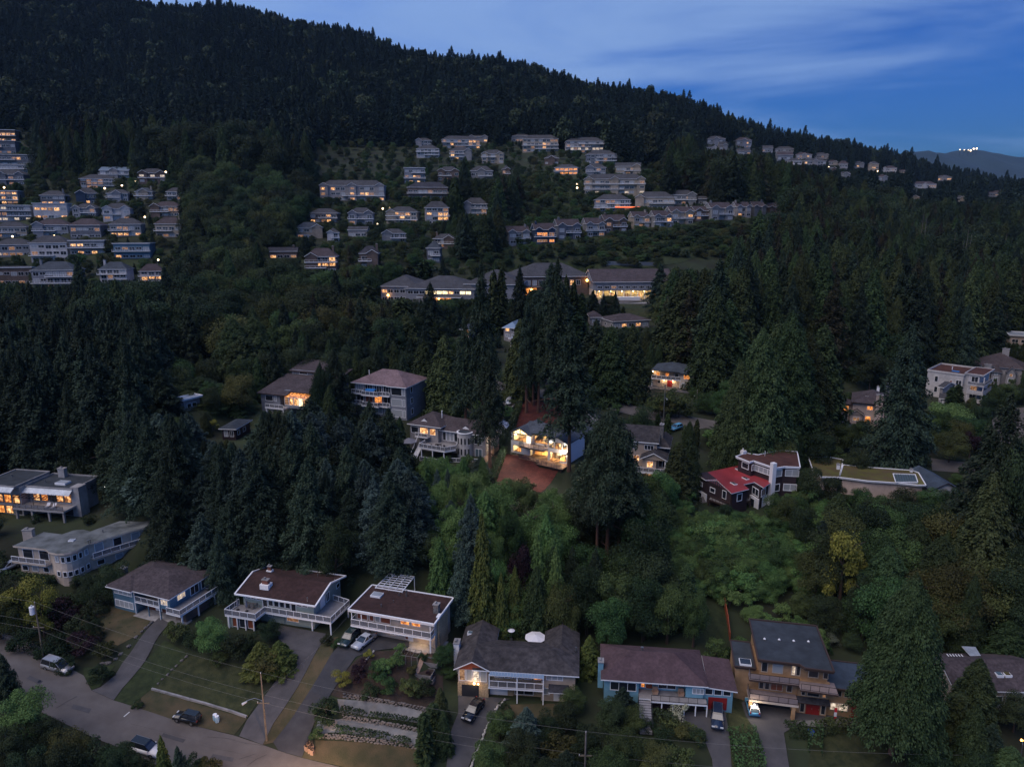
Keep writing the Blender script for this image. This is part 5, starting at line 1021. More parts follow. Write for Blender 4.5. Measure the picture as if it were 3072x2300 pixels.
def house_bigbay():
 h = House('house', Y2(1240,268), Y2(1705,312), Y2(1745,215), 27.6, 9.0, 'tall grey house with many white-framed windows and a blue tarp on its balcony'); w, d = h.w, h.d; d = min(max(d,9),14)
 h.wall(.5, w-.4, 1.6, d-.5, -3, 8.9, 'siding_pale' if False else 'siding_grey'); h.wall(w*.70, w-.3, .5, 1.6, -3, 8.9, 'siding_grey', 'bay')
 h.hip(0, w, .4, d, 9.0, 3.0, 'tile_pinkish'); h.hip(w*.66, w+.2, -.2, d*.5, 9.02, 1.5, 'tile_pinkish', axis='y', name='bay_roof')
 for f, z in enumerate((0.2, 3.2, 6.2)):
  sty = [['blind','dark','blind','blind'],['dark','red','amber','dark'],['blind','dark','dark','dark']][f]
  for k in range(4): h.win('F', .9+k*w*.165, z+.3, w*.135, 2.0, sty[k], 3 if f == 2 else 2, pos=1.6)
  h.win('F', w*.72, z+.3, w*.19, 2.1, ['blind','blind','dark'][f], 1, pos=.5); h.win('F', w*.92, z+.3, w*.045, 2.1, 'blind', 1, pos=.5); h.win('R', 3.0, z+.6, 1.2, 1.7, 'dark', 1, pos=w-.4)
  if f: 
   dk = h.deck([(.3,0),(w*.70,0),(w*.70,1.62),(.3,1.62)], z, .3); h.rail([(.4,.1),(w*.24,.1),(w*.24,-.8),(w*.52,-.8),(w*.52,.1),(w*.70,.1)], z, parent=dk, step=1.1)
   b = MB(); b.slab([(w*.23,-.9,z-.01),(w*.53,-.9,z-.01),(w*.53,0,z-.01),(w*.23,0,z-.01)], .28); h.part('bow_deck', b, ['deck_grey','trim_white'])
 b = MB(); b.box(w*.30,w*.46,-.72,-.66,6.15,7.7); b.box(w*.30,w*.46,-.66,.5,7.62,7.7); q = h.part('tarp', b, 'tarp_blue'); q['label'] = 'bright blue tarp hung over the top balcony'
 h.vent(w*.12, d*.5, 9.6, 1.6, .09, 'trim_white')
 return h
def house_turret():
 h = House('house', Y3(195,607), Y3(830,690), Y3(925,600), 23.2, 6.6, 'pale house with brown roofs, a round white turret and white balconies'); w, d = h.w, h.d; d = min(max(d,9),14); a = w*.40
 h.wall(.5, a, .6, d-.5, -3, 6.5, 'siding_pale'); h.wall(a, w-.5, 1.8, d-.5, -3, 5.6, 'siding_pale'); h.wall(w-.52, w-.1, 1.9, d-.6, -3, 5.5, 'siding_beige', 'side_wall')
 h.hip(0, a+1.2, 0, d, 6.6, 2.6, 'shingle_brown', axis='y'); h.hip(a-.5, w+.3, 1.0, d+.6, 5.7, 2.3, 'shingle_brown', gl=True, gr=False, axis='x', name='right_roof')
 for x, y, z in ((a*.5, 1.6, 7.2), (w*.72, 2.6, 6.3)):
  b = MB(); k = len(b.v); b.v += [(x-1.1,y-.3,z),(x+1.1,y-.3,z),(x,y-.3,z+.75),(x,y+1.5,z+.75)]; b.f += [(0,1,2),(0,2,3),(2,1,3)]; b.m += [1,0,0]; h.part('dormer', b, ['shingle_brown','trim_white'])
 cx, cy, r = h.L(*Y3(660,850), 0.)[0], 1.2, 1.9; cx = w*.735
 b = MB(); b.cyl(cx, cy, -3, 5.9, r, 20); t = h.part('turret', b, 'stucco_white'); b = MB(); b.cyl(cx, cy, 5.903, 6.1, r+.15, 20); h.part('turret_rim', b, 'trim_white', t); b = MB(); b.cyl(cx, cy, 6.103, 6.13, r-.25, 20); h.part('turret_top', b, 'membrane_dark', t)
 for z in (.6, 3.3):
  for k in range(5): an = -math.pi/2+(k-2)*.48; b = MB(); b.box(-.18,.18,-.06,.05,0,1.5); o = h.part('slit_window', b, 'glass_dark', t); o.location = (cx+math.cos(an)*r, cy+math.sin(an)*r, z); o.rotation_euler = (0,0,an+math.pi/2)
 for u, st_, ww in ((.04,'dark',.10),(.16,'lit',.11),(.29,'lit',.08)): h.win('F', w*u, 4.2, w*ww, 1.7, st_, 1, pos=.6)
 dk = h.deck([(w*.13,-1.0),(w*.30,-1.0),(w*.30,.62),(w*.13,.62)], 3.9, .2); h.rail([(w*.135,-.9),(w*.295,-.9)], 3.9, parent=dk)
 for k in range(4): h.win('F', w*.43+k*w*.05, 3.0 if False else 2.9, w*.045, 2.2, ['dark','blind','blind','dark'][k], 1, pos=1.8)
 h.win('F', w*.84, 3.0, w*.10, 1.8, 'dark', 2, pos=1.8); h.win('F', w*.85, -.3, w*.09, 2.2, 'sky', 2, pos=1.8)
 D = [(w*.28,-4.2),(w*.62,-4.6),(w*.70,-2.2),(w*.62,1.0),(w*.40,1.8),(w*.28,1.8)]; dk = h.deck(D, 2.4, .35, 'deck_grey'); h.rail([(w*.28,-1.5), D[0], D[1], D[2], (w*.66,.2)], 2.4, parent=dk, step=1.3); h.posts([(w*.30,-4),(w*.60,-4.3),(w*.45,-4.2)], -3, 2.05)
 D = [(w*.32,-5.6),(w*.58,-5.8),(w*.62,-4.0),(w*.98,-1.6),(w*1.0,1.8),(w*.4,1.8)]; dk = h.deck(D, -.4, .3, 'deck_grey', name='lower_deck'); h.rail([D[0], D[1], D[2], (w*.84,-2.6), D[3], D[4]], -.4, parent=dk, step=1.3)
 for k in range(12): b = MB(); b.box(w*.19, w*.25, -.9-k*.3-.3, -.9-k*.3, 2.2-k*.24, 2.4-k*.24); h.part('step', b, 'trim_white')
 b = MB(); b.bar((w*.18,-.6,4.8),(w*.18,-4.6,.9),.07); b.bar((w*.26,-.6,3.4),(w*.26,-4.6,.3),.07); h.part('handrail', b, 'trim_white')
 x, y, z = w*.09, -2.4, 0; b = MB(); b.tube([(x,y,2.9),(x,y,3.7)],[2.2,.2],8); g = h.part('gazebo_roof', b, 'canvas_grey')
 for k in range(6): an = k*math.pi/3; b = MB(); b.box(-.05,.05,-.05,.05,-1,2.9); o = h.part('gazebo_post', b, 'dark_metal'); o.location = (x+math.cos(an)*1.9, y+math.sin(an)*1.9, 0)
 h.vent(a*.9, d*.45, 8.0, 1.6, .12, 'trim_white'); h.chimney(w*.90, d*.8, 5, 8.0, 1.0, .8, 'trim_white')
 q = h.P(w*.48, -2.4, 0); furniture_table('deck_table', q[0], q[1], h.z0+2.4, 'dark table on the upper deck of the turret house')
 for k in range(3): q = h.P(w*.42+k*1.6, -3.2+k*.3, 0); chair(q[0], q[1], h.z0+2.4, h.yaw+3.0, 'dark chair on the upper deck of the turret house, %s' % ['left of the table','in front of the table','right of the table'][k], 'chairs on the turret house deck')
 return h
def house_lit():
 """the brightly lit house in the middle, with rooms behind its windows"""
 h = House('house', YC(415,500), YC(1440,680), YC(1700,385), 23.2, 5.6, 'white house with slate roofs and brightly lit yellow windows in the centre', depth=9.0); w, d = h.w, h.d
 h.frame = 'black_trim'
 g1, g2 = w*.35, w*.66        # left gable wing, right gable wing
 def U(px): return px*w
 # facade cut by openings: (x0,x1,y, z0,z1, openings[(u0,u1,v0,v1)])
 def facade(x0, x1, y, z0, z1, ops, m='white_paint', name='wall', t=.2):
  xs = sorted({x0, x1, *[o[0] for o in ops], *[o[1] for o in ops]}); zs = sorted({z0, z1, *[o[2] for o in ops], *[o[3] for o in ops]}); b = MB()
  for i in range(len(xs)-1):
   for j in range(len(zs)-1):
    cx, cz = (xs[i]+xs[i+1])/2, (zs[j]+zs[j+1])/2
    if any(o[0] < cx < o[1] and o[2] < cz < o[3] for o in ops): continue
    b.box(xs[i], xs[i+1], y, y+t, zs[j], zs[j+1])
  return h.part(name, b, m)
 def frame(u0, u1, v0, v1, y, n=1, rows=1, hn=None):
  f, p, _ = window_meshes(u1-u0, v1-v0, n, rows, 'clear', 'black_trim', .08); o = link('window', f, h.root, (u0, y+.06, v0)); link('pane', p, o)
 y1, y2, y3 = .6, 2.0, -.3      # planes of the three front walls
 L = [(1.0, g1-1.2, 3.1, 4.9), (1.0, 3.4, .3, 1.9)]
 facade(.6, g1, y1, -2.5, 5.0, L)
 frame(*L[0], y1, 2); frame(*L[1], y1, 2)
 Cc = [(g1+.3, g1+4.1, 2.95, 5.1), (g2-1.6, g2-.1, 4.0, 5.1), (g1+.3, g1+4.3, -.1, 2.2), (g1+4.6, g2-.5, .5, 2.2)]
 facade(g1, g2, y2, -2.5, 5.35, Cc)
 for o, n in zip(Cc, (2,1,2,2)): frame(*o, y2, n)
 R_ = [(g2+.3, g2+1.6, 3.2, 4.8), (g2+1.9, w-2.1, 3.2, 4.8), (w-1.8, w-.8, 3.2, 4.8), (g2+.6, g2+3.2, -.1, 2.2), (w-3.8, w-.8, .3, 2.2)]
 facade(g2, w-.5, y3, -2.5, 5.0, R_)
 for o, n in zip(R_, (1,1,1,2,1)): frame(*o, y3, n)
 # side and back walls, floors, ceilings
 b = MB(); b.box(.4,.598,y1,d-.4,-2.5,5.0); h.part('side_wall', b, 'white_paint'); b = MB(); b.box(w-.498,w-.3,y3,d-.4,-2.5,5.0); h.part('side_wall', b, 'white_paint'); b = MB(); b.box(.6,w-.5,d-.6,d-.4,-2.5,5.4); h.part('back_wall', b, 'white_paint')
 b = MB(); b.box(g2-.1,g2-.002,y3+.2,y2-.002,-2.5,5.0); h.part('side_wall', b, 'white_paint'); b = MB(); b.box(g1-.1,g1-.002,y1+.2,y2-.002,-2.5,5.0); h.part('side_wall', b, 'white_paint')
 mat('room_wall', (.62,.50,.34), .9); mat('room_floor', (.34,.20,.10), .7)
 rooms = [(.6,g1-.1,y1+.2), (g1+.01,g2-.11,y2+.2), (g2+.01,w-.5,y3+.2)]
 for i, (a, c, yy) in enumerate(rooms):
  for z in (-.15, 2.5):
   bk = min(yy+4.2, d-.7); b = MB(); b.box(a, c, yy, bk, z, z+.1); h.part('floor', b, 'room_floor'); b = MB(); b.box(a, c, bk, bk+.08, z, z+2.6); h.part('room_wall', b, 'room_wall')
   b = MB(); b.box(a, c, yy+.02, bk, z+2.5, z+2.54); h.part('ceiling', b, 'room_wall')
   if i != 9:
    n_ = 2 if c-a > 6 else 1
    for k in range(n_):
     x = a+(c-a)*(k+.5)/n_; ld = bpy.data.lights.new('ceiling_light', 'POINT'); ld.energy = 1000 if z > 0 else 1400; ld.color = (1,.66,.27); ld.shadow_soft_size = .25; link('ceiling_light', ld, h.root, (x, yy+1.9, z+2.0))
     b = MB(); b.cyl(x, yy+1.9, z+2.38, z+2.46, .35, 12); h.part('ceiling_lamp', b, 'bulb_warm')
   # furniture seen through the glass
   r = random.Random(i*7+int(z)); 
   for k in range(4): x = a+.6+(c-a-1.6)*r.random(); hh = r.uniform(.5,1.2); b = MB(); b.box(x, x+r.uniform(.5,1.1), bk-1.0-r.random()*1.4, bk-.6, z+.1, z+.1+hh); h.part('furniture', b, r.choice(['siding_grey','wood_plain','canvas_white','wood_grey']))
   b = MB(); x = a+(c-a)*r.uniform(.3,.7); b.box(x, x+1.2, bk-.06, bk-.01, z+1.2, z+2.0); h.part('picture', b, 'siding_brown')
 # roofs
 rs = 'shingle_pale'; k1, k2 = g1*.24, (w-g2)*.22
 h.hip(0, g1+.3, 0, d+1, 5.1, k1+.1, rs, 'black_trim', gl=True, gr=True, axis='y', wallm=None, name='left_roof')
 b = MB(); b.slab([(g1*.35, 1.3, 5.45), (g2+1.5, 1.3, 5.45), (g2+2.5, d*.62, 7.2), (g1*.5, d*.62, 7.2)], .2); b.slab([(g2+2.5, d*.62, 7.2), (g2+1.5, d+.2, 5.6), (g1*.35, d+.2, 5.6), (g1*.5, d*.62, 7.2)], .2); h.part('middle_roof', b, [rs,'black_trim'])
 h.hip(g2-.4, w, -1.1, d+5, 5.1, k2+.1, rs, 'black_trim', gl=True, gr=True, axis='y', wallm='white_paint', name='right_roof')
 # glazed left gable
 b = MB(); m = g1/2+.1; b.v += [(.9,y1+.05,5.05),(m-.08,y1+.05,5.05),(m-.08,y1+.05,5.0+k1*.86),(m+.08,y1+.05,5.05),(g1-.7,y1+.05,5.05),(m+.08,y1+.05,5.0+k1*.86)]; b.f += [(0,1,2),(3,4,5)]; b.m += [0,0]; h.part('gable_glass', b, 'lit_bright')
 b = MB(); b.bar((.7,y1,5.02),(g1-.5,y1,5.02),.12); b.bar((m,y1,5.0),(m,y1,5.0+k1*.9),.14); h.part('gable_frame', b, 'black_trim')
 # balcony and terraces
 dk = h.deck([(g1-2.2,-1.6),(g2-.3,-1.8),(g2-.3,y2),(g1,y2),(g1,y1-.02),(g1-2.2,y1-.02)], 2.65, .3, 'deck_pink', 'black_trim', 'balcony'); h.rail([(g1-2.1,.5),(g1-2.1,-1.5),(g2-.4,-1.7)], 2.65, 1.05, 'black_trim', 'glass_clear', parent=dk, step=1.3, r=.05)
 dk = h.deck([(g1-1.6,-2.6),(g2-1.0,-2.8),(g2-1.0,-4.1),(w+.2,-4.4),(w+.2,y3-.02),(g2,y3-.02),(g2,y2-.02),(g1,y2-.02),(g1-1.6,y1-.02)], -.1, .3, 'wood_plain', 'black_trim', 'terrace'); h.rail([(g1-1.5,-2.5),(g2-1.1,-2.7),(g2-1.1,-4.0),(w+.1,-4.3)], -.1, 1.0, 'black_trim', 'glass_clear', parent=dk, step=1.3, r=.05)
 h.posts([(g1-1.2,-2.3),(g2-.8,-3.7),(w-2.5,-4),(w-.4,-4)], -3, -.4, 'trim_brown', .12)
 b = MB(); b.box(-3.0, g1-1.7, -2.4, y1-.02, -1.2, -.35); h.part('patio', b, 'concrete')
 for k in range(3): b = MB(); b.box(-3.0, g1-1.7, -2.4-.35*(k+1), -2.4-.35*k-.003, -1.4, -.5-.16*k); h.part('step', b, 'concrete')
 b = MB(); b.box(w-5,w-3.6,-2.6,-1.6,-2.3,-1.3); h.part('equipment_box', b, 'trim_white')
 for (x, y, z, e_) in ((g1+5.2,y2-.18,4.9,260),(g2+4.4,y3-.2,2.75,420),(g1-.4,y1-.2,3.9,160)): h.lamp(x, y, z, .12, 'bulb_white', e_, (1,.75,.50))
 for x in (g2+1.5, w-1.2): h.lamp(x, y3-.15, 4.85, .07, 'bulb_white', 0)
 # floodlights added under the eaves to brighten the trees and slope in front
 for x, y, tx in ((2.0,.2,.15), (g2+1.0,-.75,.0), (w-1.0,-.75,.3)):
  b = MB(); b.box(x-.12,x+.12,y-.1,y+.1,4.75,4.95); h.part('added_floodlight', b, 'bulb_white')
  ld = bpy.data.lights.new('added_floodlight_beam', 'SPOT'); ld.energy = 5600; ld.color = (1,.95,.86); ld.spot_size = math.radians(120); ld.spot_blend = 1.; ld.shadow_soft_size = .5
  lo = link('added_floodlight_beam', ld, h.root, (x, y-.35, 4.8)); lo.rotation_euler = Vector((tx, -1, -.08)).to_track_quat('-Z','Y').to_euler()
 for p in (YC(1010,465), YC(1045,465), YC(1190,485), YC(1530,440)): x, y = h.L(*p, 6.5); h.vent(min(max(x,1),w-1), min(max(y,3),d-2), 6.3, .35, .07, 'black_trim')
 for k, x in enumerate((g1-3.2, g1-4.6)): q = h.P(x, -.9, 0); chair(q[0], q[1], h.z0-.35, h.yaw+3.1, 'patio chair on the stone patio left of the lit terrace, %s the steps' % ['nearer to','further from'][k], 'chairs on the stone patio', 'wood_grey')
 for k, x in enumerate((g2+.5, g2+3.5, w-1.8)): q = h.P(x, -2.8, 0); furniture_table('terrace_table', q[0], q[1], h.z0-.1, 'terrace table on the glowing lower deck, %s' % ('left end','middle','right end')[k], 1.2, .8, 'wood_plain', h.yaw)
 for k, x in enumerate((g1+1.5, g1+4.5)): q = h.P(x, .2, 0); chair(q[0], q[1], h.z0+2.65, h.yaw+3.1, 'chair on the %s end of the upper balcony of the lit white house' % ['left','right'][k], 'chairs on the upper balcony', 'wood_grey')
 return h
def house_beige():
 h = House('house', Y4(130,742), Y4(490,772), Y4(520,665), 20.0, 8.6, 'beige three-level house with grey shingle roof, half hidden by the big fir'); w, d = h.w, h.d; d = min(max(d,8),13)
 h.wall(.5, w-.5, .6, d-.5, -3, 8.5, 'siding_beige'); h.hip(0, w, 0, d, 8.6, 2.6, 'shingle_old', gl=True, gr=True, axis='x', wallm='siding_beige')
 for k, (u, st_) in enumerate(((.08,'dark'),(.38,'blind'),(.66,'dark'))): h.win('F', w*u, 6.6, w*(.10 if k < 2 else .22), 1.2, st_, 2 if k < 2 else 3, pos=.6)
 for u, st_ in ((.10,'amber'),(.42,'lit')): h.win('F', w*u, 3.6, w*.14, 1.5, st_, 2, pos=.6)
 x0, x1 = w*.66, w*1.22
 h.wall(x0, x0+(x1-x0)*.55, -2.4, .6, -3, 5.4, 'siding_beige', 'bay'); h.wall(x0+(x1-x0)*.55, x1-.4, -.5, .7, -3, 5.4, 'siding_beige', 'recess_wall'); h.wall(w-.6, x1-.4, .7, d*.8, -3, 5.4, 'siding_beige', 'side_wall')
 h.hip(x0-.6, x1, -3.2, d*.5, 5.5, 1.6, 'shingle_old', gl=True, gr=False, axis='y', wallm='siding_beige', name='front_roof'); h.hip(w-1, x1+.3, 1.5, d, 7.2, 1.8, 'shingle_old', name='side_roof')
 h.win('F', x0+1.0, 3.3, 1.5, 1.6, 'lit', 2, pos=-2.4); h.win('F', x0+(x1-x0)*.62, 2.9, 1.8, 2.0, 'dark', 2, pos=-.5); h.posts([(x1-.5,-2.9)], 2.6, 5.2)
 dk = h.deck([(.3,-3.6),(x1,-3.6),(x1,.62),(.3,.62)], 2.5, .35); h.rail([(.4,-3.5),(x1-.1,-3.5),(x1-.1,-.5)], 2.5, parent=dk, step=1.4); h.posts([(w*.4,-3.2),(w*.8,-3.2),(x1-.3,-3.2)], -3, 2.15, 'trim_brown')
 h.lamp(w*.66, -.2, 2.0, .14, 'bulb_amber', 90, (1,.45,.12)); h.win('F', w*.70, 0, 3.2, 1.9, 'dim', 2, pos=.6 if False else -2.4)
 h.chimney(w*1.02, d*.35, 4, 12.2, .9, 1.4, 'stone_grey')
 for k in range(3): q = h.P(w*.55+k*1.5, -2.6, 0); chair(q[0], q[1], h.z0-.0, h.yaw+3, 'pale chair under the beige house deck, %s of three' % ['leftmost','middle','rightmost'][k], 'chairs under the beige house deck', 'canvas_white')
 b = MB(); b.box(0, x1, -4.4, .6, -3, -.02); h.part('patio', b, 'concrete')
 return h
def house_redroof():
 h = House('house', Y4(790,1020), Y4(1090,1180), Y4(1435,1075), 16.6, 5.2, 'dark timber house with bright red metal roof and white trim'); w, d = h.w, h.d; h.ov = .5
 # lower red roof outline
 R = h.LL([Y4(875,1072), Y4(970,1072) , Y4(1090,1182), Y4(1235,1145), Y4(1188,1108), Y4(1280,1088), Y4(1355,1135), Y4(1440,1078), Y4(1240,990), Y4(1150,950), Y4(880,1008)], 5.4)
 b = MB(); zt = [5.0,5.0,4.9,4.9,5.3,5.3,4.9,4.9,6.4,6.6,6.4]; c = np.mean(R, 0)
 b.slab([(x, y, 5.3) for x, y in R], .16, 0, 1); ro = h.part('roof', b, ['metal_red','trim_white'])
 xs = [p[0] for p in R]; 
 I = [(c[0]+(x-c[0])*.88, c[1]+(y-c[1])*.88) for x, y in R]; b = MB(); b.prism(I, -2.5, 5.1); h.part('wall', b, 'siding_dark')
 # seams
 a0, a1 = np.array(R[2]), np.array(R[10]); e0, e1 = np.array(R[7]), np.array(R[8])
 for k in range(1, 12):
  f = k/12; p = np.array(R[0])+(np.array(R[2])-np.array(R[0]))*f; q = np.array(R[10])+(np.array(R[9])-np.array(R[10]))*f
  b = MB(); b.bar((p[0]*.98+q[0]*.02, p[1]*.98+q[1]*.02, 5.33), (q[0], q[1], 5.33), .05, .06); h.part('roof_seam', b, 'metal_red', ro)
 # white edged gable end at left
 G = h.LL([Y4(787,1022), Y4(885,1008), Y4(967,1070), Y4(875,1076)], 5.3); b = MB(); b.slab([(x, y, 5.36) for x, y in (G[0], G[3], G[2], G[1])], .2, 0, 1); h.part('gable_roof', b, ['siding_dark','trim_white'])
 P = h.LL([Y4(800,1080), Y4(880,1120)], 2.6); b = MB(); I2 = [(G[0][0]+.5,G[0][1]+.3),(G[3][0]+.2,G[3][1]+.4),(R[2][0]-.8,R[2][1]+1.2),(R[10][0],R[10][1]-.3)]; b.prism(I2, -2.5, 5.1); h.part('gable_wall', b, 'siding_dark')
 def onwall(p, q, f, z, ww, hh, st_, n=1, off=.06):
  an = math.atan2(q[1]-p[1], q[0]-p[0]); L_ = math.hypot(q[0]-p[0], q[1]-p[1]); s0 = L_*f; fr, pa, _ = window_meshes(ww, hh, n, 1, st_, 'trim_white', .14)
  o = link('window', fr, h.root, (p[0]+math.cos(an)*s0+math.sin(an)*off, p[1]+math.sin(an)*s0-math.cos(an)*off, z), (0,0,an)); link('pane', pa, o)
 onwall(I2[0], I2[1], .25, 3.0, 1.4, 1.1, 'blind'); onwall(I2[1], I2[2], .12, 2.9, 1.6, 1.2, 'dark'); onwall(I2[1], I2[2], .6, 2.7, 1.2, 1.9, 'dark'); onwall(I[2], I[3], .3, 2.7, 1.6, 1.8, 'dark')
 onwall(I[5], I[6], .05, 2.6, 2.6, 1.8, 'dark', 2); onwall(I[6], I[7], .1, 2.6, 2.4, 1.8, 'dark', 1)
 b = MB(); b.prism([(I[5][0]-.1,I[5][1]-.6),(I[6][0]+.05,I[6][1]-.25),(I[7][0]+.2,I[7][1]-.1),(I[7][0],I[7][1]+2),(I[5][0],I[5][1]+2)], -2.5, 2.3); h.part('lower_wall', b, 'white_paint'); onwall((I[5][0]-.1,I[5][1]-.6), (I[6][0]+.05,I[6][1]-.25), .12, -.2, 1.7, 2.1, 'dark')
 b = MB(); b.prism([(I2[0][0]+.1,I2[0][1]-.12),(I2[1][0]+.05,I2[1][1]-.15),(I2[1][0]+.5,I2[1][1]+1.5),(I2[0][0]+.5,I2[0][1]+1.5)], -2.5, 1.9); h.part('lower_wall', b, 'white_paint'); onwall((I2[0][0]+.1,I2[0][1]-.12), (I2[1][0]+.05,I2[1][1]-.15), .25, .3, 1.5, 1.3, 'dark')
 # covered terrace under the roof tip
 D = h.LL([Y4(900,1235), Y4(1075,1300), Y4(1245,1245), Y4(1190,1180), Y4(960,1160)], 1.6); dk = h.deck(D, 1.6, .3, 'wood_grey', 'trim_brown'); h.rail([D[0], D[1], D[2]], 1.6, 1.0, 'trim_brown', None, parent=dk, step=1.0); h.posts([D[0], D[1], D[2]], -3, 1.3, 'trim_brown', .12); h.posts([D[1]], 1.6, 5.1, 'trim_brown', .12)
 q = h.P(*( (D[0][0]+D[2][0])/2, (D[0][1]+D[2][1])/2+.6), 0); furniture_table('terrace_table', q[0], q[1], h.z0+1.6, 'wooden table on the covered terrace of the red-roofed house', 1.8, 1.0, 'wood_plain')
 for k in range(4): an = k*1.57+.5; chair(q[0]+math.cos(an)*1.3, q[1]+math.sin(an)*1.1, h.z0+1.6, an+1.57+3.14, 'wooden chair on the terrace under the red roof, %s of its table' % ['right','back','left','front'][k], 'chairs on the covered terrace', 'wood_plain')
 # upper storey with gravel roof
 R2 = h.LL([Y4(1125,882), Y4(1240,928), Y4(1272,918), Y4(1448,978), Y4(1530,966), Y4(1657,972), Y4(1633,842), Y4(1490,830), Y4(1310,868), Y4(1205,852)], 8.8)
 h.flat(R2, 8.8, .35, 'gravel_red', 'trim_white', lip=.15, name='upper_roof'); c2 = np.mean(R2, 0); I3 = [(c2[0]+(x-c2[0])*.93, c2[1]+(y-c2[1])*.90) for x, y in R2]; b = MB(); b.prism(I3, -2.5, 8.4); h.part('upper_wall', b, 'siding_dark')
 onwall(I3[0], I3[1], .3, 6.6, 2.2, 1.5, 'dark'); onwall(I3[1], I3[2], .1, 6.6, .8, 1.5, 'dark'); onwall(I3[2], I3[3], .02, 6.5, 4.8, 1.5, 'blind', 4); onwall(I3[3], I3[4], .1, 6.5, 1.9, 1.7, 'blind', 1); onwall(I3[4], I3[5], .15, 6.5, 3.0, 1.6, 'blind', 2); onwall(I3[4], I3[5], .1, 3.0, 3.0, 1.7, 'blind', 2); onwall(I3[3], I3[4], .05, 3.0, 1.7, 1.8, 'dark', 1)
 x, y = I3[3]; b = MB(); b.box(x-.45, x+.55, y-.95, y+.1, -2.5, 10.0); h.part('chimney', b, 'white_paint'); x, y = R2[9]; b = MB(); b.box(x-.5,x+.6,y-1.2,y-.2,8.8,9.6); b.cyl(x-.1,y-.7,9.6,10.1,.16,8); h.part('chimney', b, 'white_paint')
 x, y = h.L(*Y4(1365,875), 8.8); h.vent(x, y, 8.8, 1.1, .05, 'trim_white')
 for p, s_ in ((Y4(1157,987),(1.9,1.3)), (Y4(1205,1060),(1.6,.9)), (Y4(1108,1103),(1.6,.9))): x, y = h.L(*p, 5.4); h.skylight(x-s_[0]/2, y-s_[1]/2, 5.32, s_[0], s_[1], .15, 'glass_sky' if s_[0] > 1.7 else 'glass_dark')
 for k in range(7): b = MB(); p = h.L(*Y4(870,1215), 1); b.box(p[0]-.6+k*.28, p[0]-.3+k*.28, p[1]-1.2, p[1], -.9-k*.2, -.7-k*.2+1.6); h.part('step', b, 'wood_grey')
 return h
def house_moss():
 h = House('house', Y5(160,1097), Y5(730,1142), Y5(850,1047), 16.8, 4.0, 'low house with mossy flat roof, white fascia and a rooftop skylight'); w, d = h.w, h.d
 for P, nm in (([Y5(97,1045), Y5(160,1097), Y5(300,1100), Y5(330,965), Y5(205,943), Y5(65,950)], 'left_roof'), ([Y5(300,1100), Y5(520,1128), Y5(730,1142), Y5(905,1160), Y5(962,1160), Y5(905,1065), Y5(850,1047), Y5(470,1020), Y5(330,1005)], 'roof')):
  q = h.LL(P, 4.0); h.flat(q, 4.0, .3, 'moss', 'trim_white', lip=.14, name=nm); c = np.mean(q, 0); b = MB(); b.prism([(c[0]+(x-c[0])*.93, c[1]+(y-c[1])*.88) for x, y in q], -3, 3.65); h.part('wall', b, 'stucco_pinkish')
 h.hip(0,0.01,0,0.01,0,0,'moss') if False else None
 q = h.LL([Y5(730,1142), Y5(900,1142), Y5(880,1083), Y5(710,1077)], 4.1); b = MB(); b.slab([(x, y, 4.25) for x, y in q], .25, 0, 1); sk = h.part('skylight', b, ['glass_sky','trim_white'])
 for k in range(1, 9): f = k/9; b = MB(); b.bar((q[0][0]+(q[1][0]-q[0][0])*f, q[0][1]+(q[1][1]-q[0][1])*f, 4.29), (q[3][0]+(q[2][0]-q[3][0])*f, q[3][1]+(q[2][1]-q[3][1])*f, 4.29), .07); h.part('glazing_bar', b, 'membrane_dark', sk)
 for i in range(4): b = MB(); p, r_ = q[i], q[(i+1)%4]; b.bar((p[0],p[1],4.3),(r_[0],r_[1],4.3),.16); h.part('rim', b, 'trim_white', sk)
 x, y = h.L(*Y5(600,1155), 2.5); 
 for k in range(4): h.win('F', x-1.4+k*1.6, 1.6, 1.5, 1.7, ['lit','dim','blind','blind'][k], 1, pos=y-.4)
 x, y = h.L(*Y5(290,1030), 4.2); h.chimney(x, y, 3, 5.2, .7, .7, 'white_paint'); x, y = h.L(*Y5(850,1052), 4.2); h.chimney(x, y, 3, 4.7, .6, .5, 'white_paint')
 g = House('outbuilding', Y5(1000,1200), Y5(1250,1200), Y5(1330,1060), 16.6, 3.2, 'blue-grey roofed outbuilding with pale slanted wall beside the mossy roof', 'outbuilding')
 g.hip(0, g.w, 0, g.d, 3.2, 1.8, 'membrane_blue', 'trim_brown', gl=True, gr=True, axis='y', wallm='stucco_white'); g.wall(.6, g.w-.6, .6, g.d-.6, -3, 3.1, 'stucco_white')
 return h
